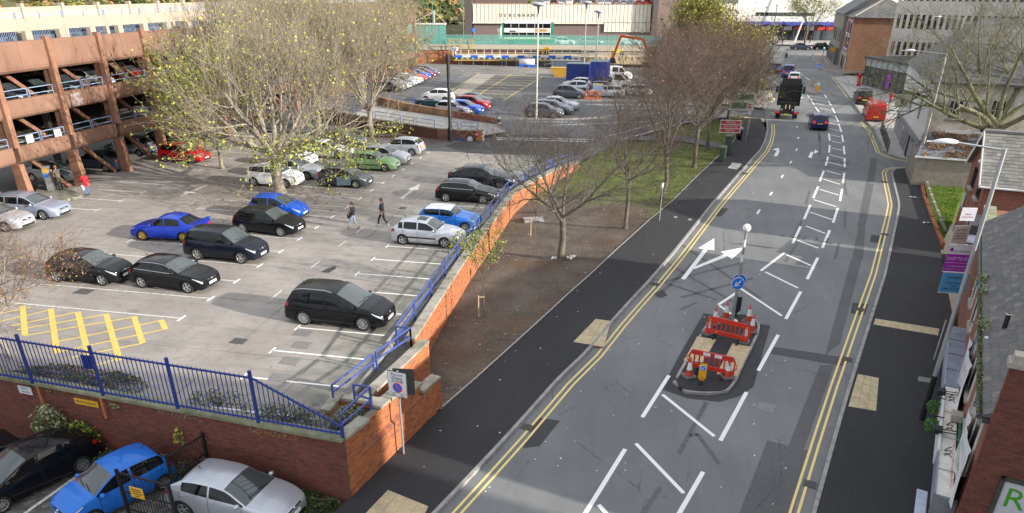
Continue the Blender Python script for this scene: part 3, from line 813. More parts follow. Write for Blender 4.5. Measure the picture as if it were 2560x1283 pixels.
def coping(parent,a,b,w,z,m,step=.9,h=.11,off=0.0,name='coping_stone',zf=None):
 L=hypot(b[0]-a[0],b[1]-a[1]);n=max(1,round(L/step));tx,ty=(b[0]-a[0])/L,(b[1]-a[1])/L;nx,ny=ty,-tx
 for i in range(n):
  s0=L*i/n+.006;s1=L*(i+1)/n-.006;dz=random.uniform(-.006,.006)
  zz=z if zf is None else zf((s0+s1)/2)
  q=[(a[0]+tx*s+nx*(off+d),a[1]+ty*s+ny*(off+d))for s,d in((s0,-w/2),(s1,-w/2),(s1,w/2),(s0,w/2))]
  mb=MB();mb.mat(m);mb.prism(q,zz+dz,zz+h+dz);mb.obj(name,parent)
  # ---- front wall (below the blue fence), facing the private yard
A0,B0=(-24.6,19.53),(-9.0,17.95)
w=thing('brick_wall','dark red brick retaining wall under the blue fence, facing the private yard','wall')
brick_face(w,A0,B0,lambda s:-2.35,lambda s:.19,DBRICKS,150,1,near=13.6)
coping(w,A0,B0,.46,.19,MATS['coping_moss'],1.0,off=-.13)
mbl=MB()
# brick-on-edge string course at half height, stone by stone
Lw_=hypot(B0[0]-A0[0],B0[1]-A0[1]);t_=((B0[0]-A0[0])/Lw_,(B0[1]-A0[1])/Lw_);n_=(t_[1],-t_[0])
i=0
while i*.115<Lw_-1.7:
 s=i*.115
 q=[(A0[0]+t_[0]*u+n_[0]*d,A0[1]+t_[1]*u+n_[1]*d)for u,d in((s+.005,-.02),(s+.108,-.02),(s+.108,.055),(s+.005,.055))]
 zz=-.70-.012*s if s>6 else-.64
 mbl.mat(random.choice(DBRICKS[:3]));mbl.prism(q,zz-.10,zz);i+=1
mbl.obj('string_course',w)['kind']='stuff'
for s in(3.2,6.05):
 mb=MB();mb.mat(BRICKS[1]);q=[(A0[0]+t_[0]*u+n_[0]*d,A0[1]+t_[1]*u+n_[1]*d)for u,d in((s,-.02),(s+.12,-.02),(s+.12,.10),(s,.10))]
 mb.prism(q,-.66,.19);mb.obj('brick_nib',w)
def wall_pt(s,d,z):return(A0[0]+t_[0]*s+n_[0]*d,A0[1]+t_[1]*s+n_[1]*d,z)
def wall_text(s_,at,z,size,m,ww):
 return text('painted_lettering',s_,size,m,ww,frame(wall_pt(at,.012,z),(t_[0],t_[1],0),(0,0,1)),.001)
pm('faded_white_paint',(.34,.26,.21),.8,.3,25,tint=(.17,.06,.045),tscale=14,tpos=(.42,.55))
pm('faded_yellow_paint',(.40,.28,.10),.8,.3,25,tint=(.17,.06,.045),tscale=14,tpos=(.45,.58))
wall_text('NO PARKING',9.35,.0,.30,MATS['faded_white_paint'],w)
wall_text('NO PARKING',13.05,-.04,.30,MATS['faded_yellow_paint'],w)
# little painted boards on the wall
pm('sign_yellow',(.72,.40,.03),.5,.06);pm('sign_white',(.62,.63,.65),.5,.05);pm('sign_black',(.02,.02,.022),.5,0);pm('sign_red',(.50,.03,.035),.5,.06);pm('sign_grey',(.45,.46,.48),.5,.06)
def board(name,label,c,ux,w,h,m,lines,tm,thick=.03,group=None,sx=.8,cat='sign'):
 """flat sign board centred at c facing ux x z"""
 F=frame(c,ux,(0,0,1))
 t=thing(name,label,cat,(0,0,0),0,group)
 mb=MB();mb.xf=F;mb.box(-w/2,w/2,-h/2,h/2,-thick,0);mb.obj('panel',t,m)
 for s_,y,size,mm in lines:
  text('lettering',s_,size,mm or tm,t,F@Matrix.Translation((0,y,.002)),.001,sx=sx)
 return t
board('wall_sign','yellow board lettered private car park on the dark brick wall',wall_pt(5.35,.06,-.16),(t_[0],t_[1],0),1.05,.24,MATS['sign_yellow'],[('PRIVATE CAR PARK',0,.13,None)],MATS['sign_black'])
board('wall_sign','small white car park board on the dark brick wall at far left',wall_pt(2.55,.06,-.12),(t_[0],t_[1],0),.62,.32,MATS['sign_white'],[('PRIVATE',.07,.11,None),('CAR PARK',-.07,.11,None)],MATS['sign_black'])
# ---- corner wall along the pavement, with its sloping ledge and low end pier
A1,B1=(-8.98,18.05),(-7.52,23.85)
L1_=hypot(B1[0]-A1[0],B1[1]-A1[1]);t1=((B1[0]-A1[0])/L1_,(B1[1]-A1[1])/L1_);n1=(t1[1],-t1[0])
def w1(s,d,z=None):
 p=(A1[0]+t1[0]*s+n1[0]*d,A1[1]+t1[1]*s+n1[1]*d)
 return p if z is None else p+(z,)
cw=thing('brick_wall','orange brick corner wall with a sloping ledge beside the black pavement','wall')
led=lambda s:-.86+.055*s
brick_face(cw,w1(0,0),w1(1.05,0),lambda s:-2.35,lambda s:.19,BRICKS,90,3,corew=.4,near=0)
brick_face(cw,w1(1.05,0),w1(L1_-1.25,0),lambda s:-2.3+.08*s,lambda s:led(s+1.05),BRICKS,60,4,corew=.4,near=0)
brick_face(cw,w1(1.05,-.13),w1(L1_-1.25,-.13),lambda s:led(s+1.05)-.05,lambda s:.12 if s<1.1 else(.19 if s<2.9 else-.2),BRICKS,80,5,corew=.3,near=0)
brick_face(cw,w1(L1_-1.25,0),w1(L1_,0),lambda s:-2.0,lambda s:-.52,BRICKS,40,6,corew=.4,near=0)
brick_face(cw,w1(L1_,0),w1(L1_,-.42),lambda s:-2.0,lambda s:-.52,BRICKS,10,7,core=False)
mb=MB();i=0
while 1.05+i*.115<L1_-1.26:
 s=1.05+i*.115;z=led(s);mb.mat(BRICKS[2]if random.random()<.6 else BRICKS[3])
 q=[w1(s+.005,.012,z-.03),w1(s+.108,.012,z-.03),w1(s+.108,-.15,z+.07),w1(s+.005,-.15,z+.07)]
 mb.add(q+[w1(s+.005,.012,z-.13),w1(s+.108,.012,z-.13),w1(s+.108,-.15,z-.1),w1(s+.005,-.15,z-.1)],[(0,1,2,3),(4,5,1,0),(5,6,2,1),(7,4,0,3)],False);i+=1
mb.obj('ledge_bricks',cw)['kind']='stuff'
coping(cw,w1(0,-.17),w1(1.3,-.17),.46,.19,MATS['coping'],.7)
coping(cw,w1(2.05,-.24),w1(3.95,-.24),.42,.19,MATS['coping'],.65)
coping(cw,w1(3.95,-.26),w1(L1_-1.2,-.26),.42,-.2,MATS['coping'],.8)
coping(cw,w1(L1_-1.3,-.2),w1(L1_+.03,-.2),.46,-.52,MATS['coping'],.66)
# ---- planter pocket behind the corner
pw=thing('planter_wall','low brick planter pocket with stone coping inside the car park corner','wall')
mb=MB();mb.mat(BRICKS[0]);mb.box(-10.45,-10.2,19.6,20.4,-.3,.19);mb.box(-10.45,-8.6,20.4,20.65,-1.5,.19);mb.obj('brickwork',pw)
coping(pw,(-10.32,19.5),(-10.32,20.75),.36,.19,MATS['coping'],.62)
coping(pw,(-10.1,20.52),(-8.45,20.52),.36,.19,MATS['coping'],.8)
boxo('planter_soil',pm('soil',(.075,.055,.04),.95,.3,8),-10.2,-8.95,18.3,20.4,-.4,-.02,pw)
# ---- retaining wall along the bed
rw=thing('retaining_wall','long orange brick retaining wall between car park and earth bed','wall')
brick_face(rw,(-9.22,20.5),(-8.42,25.4),lambda s:-1.9+.05*s,lambda s:.19,BRICKS,60,8,near=2)
brick_face(rw,(-8.42,25.4),(-9.12,25.52),lambda s:-1.8,lambda s:.19,BRICKS,10,9,core=False)
brick_face(rw,(-9.12,25.5),(-9.5,36),lambda s:-1.75,lambda s:.19,BRICKS,30,10,near=0)
def wallrun(parent,pl,w,zb,zt,m,name='wall_body'):
 l=offs(pl,-w);mb=MB();mb.mat(m)
 for i in range(len(pl)-1):mb.prism([pl[i],pl[i+1],l[i+1],l[i]],zb,zt)
 return mb.obj(name,parent)
_wl=[(-9.5,36),(-9.62,50.0),(-8.95,53.2),(-7.55,58.7),(-6.2,61.5)]
wallrun(rw,_wl,.3,-1.8,.19,MATS['brickwork_orange'],'brickwork')
_cl=[(-9.42,19.3),(-8.62,25.55)]
coping(rw,(-9.37,20.6),(-8.62,25.5),.42,.19,MATS['coping'],.9)
_c2=[(-9.27,25.5),(-9.66,36),(-9.78,50.0),(-9.1,53.25),(-7.7,58.75),(-6.35,61.6)]
for a,b in zip(_c2,_c2[1:]):coping(rw,a,b,.44,.19,MATS['coping'],1.0)
mbw=MB();mbw.mat(pm('spray_paint',(.75,.70,.68),.8,.2))
tk=thing('kerb_upstand','low pale kerb at the foot of the blue rail along the car park edge','kerb')
for k in range(20):
 y=20.9+k*2.2
 if y<52:boxo('kerb_block',MATS['kerb'],-10.28+(.25 if y<24 else 0),-10.16+(.25 if y<24 else 0),y,y+2.17,-.05,.11,tk)
 # ---- blue palisade fence on the front wall
fp=[-24.6,-21.52,-18.39,-15.28,-12.13,-9.03]
fy=lambda x:19.40+(x+24.6)*(18.02-19.40)/(-9.03+24.6)
fence=thing('palisade_fence','blue pointed bar fence on top of the dark brick wall','fence')
_pale=MB();_pale.tube([(0,0,0),(0,0,1.76)],.016,6).lathe((0,0,1.76),[(.017,0),(.004,.10),(.0005,.12)],6)
_palem=_pale.mesh('pale');_palem.materials.append(MATS['fence_blue'])
for i,x in enumerate(fp):
 h=2.26 if i<5 else.78
 MB().box(x-.045,x+.045,fy(x)-.045,fy(x)+.045,.29,h).obj('post',fence,MATS['fence_blue'])
for i in range(5):
 x0,x1=fp[i]+.045,fp[i+1]-.045
 z1=2.0;z1b=2.0 if i<4 else.72
 MB().beam((x0,fy(x0),z1),(x1,fy(x1),z1b),.05,.06).obj('rail',fence,MATS['fence_blue'])
 MB().beam((x0,fy(x0),.44),(x1,fy(x1),.44),.05,.06).obj('rail',fence,MATS['fence_blue'])
 n=17
 for k in range(1,n):
  x=x0+(x1-x0)*k/n;zt=z1+(z1b-z1)*k/n
  o=mo('pale',_palem,fence,(x,fy(x),.36))
  o.scale=(1,1,(zt+.12-.36)/1.88)
_pl=thing('notice_plate','blank dark blue plate hung on the inside of the blue bar fence','sign',(-18.65,fy(-18.65)+.04,1.55))
MB().box(-.28,.28,0,.02,-.25,.28).obj('plate',_pl,MATS['fence_blue'])
# ---- blue guard rails: panels of two rails and two posts
def rail_panel(parent,a,b,m=None,w=.06):
 m=m or MATS['rail_blue']
 (xa,ya,za,ha),(xb,yb,zb,hb)=a,b
 mb=MB();mb.beam((xa,ya,za),(xa,ya,ha),w);mb.obj('post',parent,m)
 mb=MB();mb.beam((xb,yb,zb),(xb,yb,hb),w);mb.obj('post',parent,m)
 for f in(1.0,.52):
  mb=MB();mb.beam((xa,ya,za+(ha-za)*f),(xb,yb,zb+(hb-zb)*f),w*.9);mb.obj('rail',parent,m)
gr=thing('guard_rail','blue two bar guard rail along the top of the long retaining wall','railing')
y=25.3
pts=dens([(-9.75,25.2),(-10.05,36),(-10.12,50.2),(-9.45,53.4),(-8.1,58.6),(-6.7,61.6)],2.42)
for a,b in zip(pts,pts[1:]):
 l=hypot(b[0]-a[0],b[1]-a[1]);ux,uy=(b[0]-a[0])/l*.07,(b[1]-a[1])/l*.07
 rail_panel(gr,(a[0]+ux,a[1]+uy,0,.92),(b[0]-ux,b[1]-uy,0,.92))
gr2=thing('guard_rail','blue stepped handrail round the car park corner above the planter','railing')
rail_panel(gr2,(-10.38,20.35,.2,.80),(-9.85,22.9,.1,.80))
rail_panel(gr2,(-9.80,23.1,.1,.80),(-8.95,24.75,.3,1.15))
rail_panel(gr2,(-8.95,24.75,.3,1.13),(-9.7,25.2,.0,.92))
gr3=thing('guard_rail','short blue handrail on the stone coping at the wall corner','railing')
rail_panel(gr3,(-9.08,18.12,.3,1.10),(-8.87,20.1,.0,1.02))
rail_panel(gr3,(-8.87,20.15,.0,1.0),(-9.5,20.2,.2,1.0))
# ---- zone sign on its pole
p_=(-8.02,20.62);zb_=zr(20.62)+.11
pm('galv',(.42,.44,.46),.45,.08,5,metal=.6);pm('galv_dark',(.30,.32,.33),.5,.1,5,metal=.4)
pm('sign_blue',(.012,.13,.62),.45,.05)
st=thing('zone_sign','pay and display zone sign back to back on a grey pole by the corner wall','road sign',(p_[0],p_[1],zb_))
MB().tube([(0,0,0),(0,0,3.42)],.038,10).obj('pole',st,MATS['galv'])
def zone_plate(rz,full):
 F=Matrix.Translation((0,0,2.92)if full else(.16,.10,2.94))@Matrix.Rotation(rz,4,'Z')@frame((0,-.05,0),(1,0,0),(0,0,1))
 mb=MB();mb.xf=F;mb.mat(MATS['sign_white']if full else MATS['sign_black']);mb.box(-.36,.36,-.5,.5,-.012,.012);pl=mb.obj('sign_plate',st)
 mb=MB();mb.xf=F;mb.mat(MATS['sign_black'])
 for q in((-.362,.362,.488,.505),(-.362,.362,-.505,-.488)):mb.box(q[0],q[1],q[2],q[3],-.016,.014)
 mb.box(-.372,-.36,-.505,.505,-.016,.014);mb.box(.36,.372,-.505,.505,-.016,.014);mb.obj('sign_edge',st)
 if not full:return
 for s_,yy,sz in(('Pay and',.38,.145),('Display',.255,.145),('ZONE',.12,.17)):
  text('lettering',s_,sz,MATS['sign_black'],pl,F@Matrix.Translation((0,yy,.014)),.0005)
 mb=MB();mb.xf=F@Matrix.Translation((0,-.13,.013));mb.mat(MATS['sign_red']);mb.lathe((0,0,0),[(.195,.0),(.195,.002),(.165,.002)],28);mb.mat(MATS['sign_blue']);mb.lathe((0,0,0),[(.165,.002),(.001,.002)],28,smooth=False)
 mb.mat(MATS['sign_red']);mb.beam((-.12,.12,.004),(.12,-.12,.004),.035,.003);mb.obj('roundel',pl)
 mb=MB();mb.xf=F;mb.mat(MATS['sign_black']);mb.box(-.34,.34,-.352,-.345,.012,.0145);mb.obj('rule',pl)
 for s_,x,yy in(('Mon',-.14,-.39),('Sat',.16,-.39),('8.00am',-.18,-.45),('6.00pm',.17,-.45)):
  text('lettering',s_,.07,MATS['sign_black'],pl,F@Matrix.Translation((x,yy,.014)),.0005)
zone_plate(radians(-10),True)
zone_plate(radians(6)+pi,False)
# ---- planting on the car park edge: ivy, weeds, saplings of buddleia (real leaves)
LEAFM={}
def leafmat(name,c,t):
 if name not in LEAFM:LEAFM[name]=pm('leaf_'+name,c,.6,.4,9,tint=t,tscale=3,spec=.3)
 return LEAFM[name]
leafmat('green',(.075,.12,.025),(.12,.15,.04));leafmat('ivy',(.045,.085,.022),(.10,.115,.035));leafmat('yellow',(.52,.45,.05),(.24,.27,.04));leafmat('lime',(.30,.36,.05),(.44,.42,.07))
leafmat('pale',(.26,.30,.16),(.36,.37,.24));leafmat('rust',(.25,.13,.06),(.33,.20,.10));leafmat('olive',(.17,.16,.04),(.27,.22,.06));leafmat('dark',(.035,.065,.02),(.06,.085,.025));leafmat('red',(.28,.09,.05),(.20,.12,.05))
def leaf_cloud(name,parent,fn,n,mats,size,seed=1,droop=.3):
 rnd=random.Random(seed);mb=MB()
 for _ in range(n):
  q=fn(rnd)
  if q is None:continue
  mb.mat(rnd.choice(mats));s=size*rnd.uniform(.55,1.35)
  d=Vector((rnd.gauss(0,1),rnd.gauss(0,1),rnd.gauss(-droop,.6))).normalized();sd=d.cross(Vector((rnd.gauss(0,1),rnd.gauss(0,1),rnd.gauss(0,1)))).normalized()*s*.42
  p=Vector(q);u=d.cross(sd).normalized()*s*.08
  mb.add([p,p+d*s*.5+sd+u,p+d*s,p+d*s*.5-sd+u],[(0,1,2,3)],False)
 o=mb.obj(name,parent);o['kind']='stuff';return o
pm('stem',(.16,.12,.085),.85,.2,6)
def bush(name,label,cat,c,r,n,mats,size,seed,stems=10,group=None,zs=.8):
 t=thing(name,label,cat,c,0,group);rnd=random.Random(seed)
 mb=MB()
 for _ in range(stems):
  a=rnd.uniform(0,6.28);e=Vector((cos(a)*r[0]*rnd.uniform(.3,.9),sin(a)*r[1]*rnd.uniform(.3,.9),r[2]*rnd.uniform(.5,1.1)))
  mb.tube([(0,0,0),e*.5+Vector((0,0,.06)),e],[.012,.008,.003],4,False)
 mb.obj('stems',t,MATS['stem'])
 def fn(rd):
  for _ in range(20):
   v=Vector((rd.uniform(-1,1),rd.uniform(-1,1),rd.uniform(0,1)))
   if v.length<1 and noise.noise(v*2.2+Vector((seed,0,0)))>-.15+.25*rd.random():return(v.x*r[0],v.y*r[1],v.z*r[2])
  return None
 leaf_cloud('foliage',t,fn,n,mats,size,seed);return t
lm=LEAFM
bush('shrub','pale grey leaved buddleia spilling over the wall behind the black hatchback','shrub',wall_pt(3.75,.45,-2.3),(.95,.55,2.05),1500,[lm['pale'],lm['pale'],lm['green']],.11,5,40)
bush('shrub','green leafy shrub hanging on the brick wall beside the buddleia','shrub',wall_pt(5.0,.35,-2.3),(.75,.5,1.5),1100,[lm['green'],lm['ivy'],lm['lime']],.11,6,20)
bush('creeper','yellow leaved wisp growing out of the wall under the fence','creeper',wall_pt(9.2,.08,-1.1),(.22,.1,.75),70,[lm['yellow'],lm['lime']],.10,7,4)
bush('creeper','thin sprig growing sideways from the wall beside the yellow board','creeper',wall_pt(6.6,.06,-.1),(.45,.1,.22),40,[lm['lime'],lm['pale']],.08,8,3)
bush('weeds','green weeds at the foot of the wall between black and blue cars','weeds',wall_pt(6.4,.55,-2.35),(1.2,.6,.55),900,[lm['green'],lm['ivy']],.09,9,10)
bush('weeds','green weeds at the wall foot behind the open black gate','weeds',wall_pt(9.8,.5,-2.35),(.9,.5,.85),800,[lm['green'],lm['ivy']],.09,10,10)
bush('weeds','dark ivy mound at the wall foot in front of the silver coupe','weeds',wall_pt(14.0,.5,-2.35),(1.6,.55,.55),1500,[lm['dark'],lm['ivy']],.09,11,10)
bush('weeds','tangled weeds and brambles inside the fence near the corner','weeds',(-11.4,18.9,0),(1.7,.55,.75),1700,[lm['green'],lm['pale'],lm['ivy']],.07,12,40)
bush('weeds','low greenery behind the middle of the blue bar fence','weeds',(-14.3,19.4,0),(1.3,.55,.7),700,[lm['ivy'],lm['green'],lm['olive']],.07,13,20)
bush('ground_cover','ivy and red brown leaves on the ground behind the left end of the fence','ivy',(-20.6,20.0,0),(3.1,.95,.4),3800,[lm['ivy'],lm['green'],lm['green'],lm['rust']],.09,14,10)
bush('weeds','weeds and seed heads filling the brick planter pocket','weeds',(-9.5,19.3,-.05),(.6,1.0,.55),1000,[lm['green'],lm['pale'],lm['dark']],.07,15,30)
bush('shrub','leafy shrub poking through the blue rail by the silver hatchback','shrub',(-10.35,37.6,0),(.75,.75,1.15),700,[lm['green'],lm['lime'],lm['yellow']],.09,16,14)
# ================================================================== CARS
from mathutils.bvhtree import BVHTree
def paintm(name,c,metal=0.0,rough=.32):
 return pm('paint_'+name,c,rough,0,metal=metal,coat=.6,spec=.06)
PAINT=dict(black=paintm('black',(.006,.0065,.009)),blueblack=paintm('blueblack',(.008,.011,.022)),silver=paintm('silver',(.52,.55,.60),.55,.3),white=paintm('white',(.78,.79,.80)),blue=paintm('blue',(.012,.085,.50),.1),royal=paintm('royal',(.012,.04,.40),.15),red=paintm('red',(.55,.012,.015)),crimson=paintm('crimson',(.33,.01,.02),.1),green=paintm('green',(.24,.42,.20),.25),grey=paintm('grey',(.085,.095,.11),.35),steel=paintm('steel',(.10,.14,.19),.35),bluegrey=paintm('bluegrey',(.26,.34,.38),.4),silverblue=paintm('silverblue',(.36,.42,.55),.5),postred=paintm('postred',(.50,.012,.018)),taxi=paintm('taxi',(.035,.06,.28)),lightblue=paintm('lightblue',(.02,.16,.60),.1),purple=paintm('purple',(.16,.012,.08),.1),plum=paintm('plum',(.05,.06,.10),.3),teal=paintm('teal',(.015,.055,.075),.2),navy=paintm('navy',(.012,.014,.11),.2),orange=paintm('orange',(.60,.10,.01)))
pm('car_glass',(.006,.008,.009),.04,0,spec=.45)
pm('screen_glass',(.05,.062,.066),.05,0,spec=1.0)
pm('tyre',(.016,.016,.017),.85,.1,20);pm('alloy',(.48,.49,.50),.35,0,metal=.7);pm('alloy_dark',(.10,.10,.105),.4,0,metal=.6);pm('gold_alloy',(.48,.34,.10),.35,0,metal=.6)
pm('trim_black',(.012,.012,.013),.6,0);pm('chrome',(.62,.63,.65),.18,0,metal=.9);pm('headlamp',(.42,.46,.50),.12,0,spec=.9);pm('tail_lamp',(.36,.008,.012),.15,0,spec=.8);pm('tail_lamp_lit',(.6,.02,.015),.2,0,emit=((1,.06,.04),.12));pm('indicator_lit',(.8,.3,.05),.2,0,emit=((1,.45,.08),.3))
pm('plate_white',(.80,.80,.78),.5,0);pm('plate_yellow',(.78,.58,.05),.5,0);pm('under',(.006,.006,.006),.95,0);pm('seam',(.004,.004,.004),.7,0);pm('seats',(.03,.03,.032),.8,0)
def lerp_pts(P,x):
 if x<=P[0][0]:return P[0][1]
 for(a,va),(b,vb)in zip(P,P[1:]):
  if x<=b:return va+(vb-va)*(x-a)/(b-a+1e-9)
 return P[-1][1]
class Shape:
 def __init__(s,L,W,H,wb,fo,ws,wt,re,rb,hood=.97,nose=.68,belt=(.90,.98),tailz=1.0,saloon=False,rr=.77,R=.31,clear=.19,wins=None,side_glass=True,rails=False,van=False,rtop=.06,tailtop=None,arch=.05,convertible=False):
  s.__dict__.update(locals())
  s.xf=L/2-fo;s.xr=s.xf-wb
  P=[(0,nose-.14),(.05,nose-.03),(.14,nose+.03),(.35,nose+.10),(ws*.6,hood-.055),(ws,hood),(wt,H-.055),(wt+(re-wt)*.28,H),(wt+(re-wt)*.7,H-.005),(re,H-rtop)]
  if convertible:P=P[:6]+[(ws+.1,hood+.02),(re,belt[1]+.03)]
  if saloon:P+=[(rb,tailz+.03),(L-.10,tailz),(L-.03,tailz-.08),(L,.62)]
  else:P+=[(rb,tailz),(L-.04,min(tailz-.12,.80)),(L,.58)]
  s.TP=P
  s.PL=[(0,.66),(.03,.74),(.10,.83),(.25,.905),(.5,.96),(1.0,1),(L-.9,1),(L-.4,.968),(L-.12,.915),(L-.03,.86),(L,.80)]
  if van:s.PL=[(0,.75),(.08,.86),(.3,.95),(.7,1),(L-.2,1),(L,.97)]
  if wins is None:
   m=(ws+re)/2+.12
   s.wins=[(ws+.10,m-.04),(m+.04,re+(rb-re)*.3 if not saloon else re+.1)]
  s.build()
 def T(s,x):
  d=s.L/2-x
  return sum(lerp_pts(s.TP,d+o)*k for o,k in((-.09,.15),(-.045,.2),(0,.3),(.045,.2),(.09,.15)))if.09<d<s.L-.09 else lerp_pts(s.TP,d)
 def B(s,x):
  d=s.L/2-x
  b=s.belt[0]+(s.belt[1]-s.belt[0])*min(1,max(0,(d-s.ws)/(s.rb-s.ws)))
  return min(b,s.T(x)-.05)
 def w(s,x):return s.W/2*lerp_pts(s.PL,s.L/2-x)
 def zb(s,x):
  z=s.clear
  d=min(s.L/2-x,x+s.L/2)
  if d<.3:z+=(.3-d)*.18
  for xa in(s.xf,s.xr):
   ra=s.R+s.arch;q=ra*ra-(x-xa)**2
   if q>0:z=max(z,s.R+sqrt(q))
  return min(z,s.B(x)-.12)
 def sec(s,x):
  T,B,w,zb=s.T(x),s.B(x),s.w(x),s.zb(x)
  g=min(1,max(0,(T-B-.05)/.30));rr=.90+(s.rr-.90)*g;e=.022+.045*g
  zb0=s.clear;out=[]
  for t,k in((0,0),(.12,0),(.3,0),(.5,0),(.68,0),(.80,0),(.92,0),(1,0)):
   z=zb+t*(B-zb)
   u=(z-zb0)/max(.05,(B-zb0))
   y=w*lerp_pts([(0,.93),(.10,.965),(.28,.99),(.5,1.0),(.66,.995),(.80,.975),(.93,.95),(1,.925)],u)
   out.append((y,z))
  for t in(.3,.65,1.0):
   out.append((w*(.925+(rr-.925)*t)+.014*sin(pi*t)*g,B+(T-e-B)*t))
  for v in(.93,.8,.5,.2,0):out.append((w*rr*v,T-e*v**2.4))
  return out
 def side(s,x,z):
  P=s.sec(x)[:11]
  for(y0,z0),(y1,z1)in zip(P,P[1:]):
   if z<=z1:return y0+(y1-y0)*max(0,min(1,(z-z0)/(z1-z0+1e-9)))
  return P[-1][0]
 def top(s,x,v):
  T,B=s.T(x),s.B(x);g=min(1,max(0,(T-B-.05)/.30));rr=.90+(s.rr-.90)*g;e=.022+.045*g
  return Vector((x,v*s.w(x)*rr,T-e*abs(v)**2.4))
 def build(s):
  xs=set()
  for i in range(41):xs.add(round(s.L/2-s.L*i/40,3))
  for d in(.02,.05,.1,.16):xs|={round(s.L/2-d,3),round(-s.L/2+d,3)}
  for xa in(s.xf,s.xr):
   ra=s.R+s.arch
   for k in range(13):xs.add(round(xa+ra*cos(pi*k/12)*.999,3))
  for d in(s.ws,s.wt,s.re,s.rb):xs.add(round(s.L/2-d,3))
  xs=sorted(xs,reverse=True)
  q=[xs[0]]
  for x in xs[1:]:
   if q[-1]-x>.012:q.append(x)
  q[-1]=-s.L/2
  s.xs=q
  vs=[];fs=[];n=None
  for x in q:
   P=s.sec(x);ring=[(x,y,z)for y,z in P]+[(x,-y,z)for y,z in P[:-1][::-1]]
   n=len(ring);vs+=ring
  for i in range(len(q)-1):
   for k in range(n-1):fs.append((i*n+k,(i+1)*n+k,(i+1)*n+k+1,i*n+k+1))
  fs.append(tuple(range(n)));fs.append(tuple(range((len(q)-1)*n,len(q)*n))[::-1])
  s.vs,s.fs=vs,fs
  s.bvh=BVHTree.FromPolygons([Vector(v)for v in vs],fs)
 def cast(s,o,d):
  h=s.bvh.ray_cast(Vector(o),Vector(d));return h[0]
def strip_mesh(mb,rows):
 n=len(rows[0]);vs=[p for r in rows for p in r]
 mb.add(vs,[(i*n+k,(i+1)*n+k,(i+1)*n+k+1,i*n+k+1)for i in range(len(rows)-1)for k in range(n-1)],True)
_wheelcache={}
def wheel_meshes(R,style,wd=.20):
 key=(round(R,3),style)
 if key in _wheelcache:return _wheelcache[key]
 h=wd/2
 t=MB();t.lathe((0,0,0),[(.62*R,-h),(.9*R,-h),(R,-h*.8),(R,h*.8),(.93*R,h),(.68*R,h*.98),(.66*R,h*.8)],24,'y')
 t.lathe((0,0,0),[(.66*R,h*.35),(.001,h*.35)],24,'y',False)
 tm=t.mesh('tyre');tm.materials.append(MATS['tyre'])
 r=MB();mt=MATS['gold_alloy']if style.startswith('gold')else(MATS['alloy_dark']if style.startswith('dark')else MATS['alloy'])
 r.mat(mt)
 r.lathe((0,0,0),[(.70*R,h*.8),(.69*R,h*.98),(.61*R,h*.95),(.60*R,h*.7)],24,'y')
 n=int(style[-2:])
 for k in range(n):
  a=2*pi*k/n;ca,sa=cos(a),sin(a)
  r.beam((.08*R*ca,h*.86,.08*R*sa),(.64*R*ca,h*.88,.64*R*sa),R*(.85/n+.035),.03,up=(0,1,0))
 r.lathe((0,0,0),[(.17*R,h*.8),(.15*R,h*.97),(.001,h*.97)],12,'y')
 r.mat(MATS['trim_black']);r.lathe((0,0,0),[(.6*R,h*.42),(.01,h*.42)],20,'y',False)
 _wheelcache[key]=(tm,r.mesh('rim'));return _wheelcache[key]
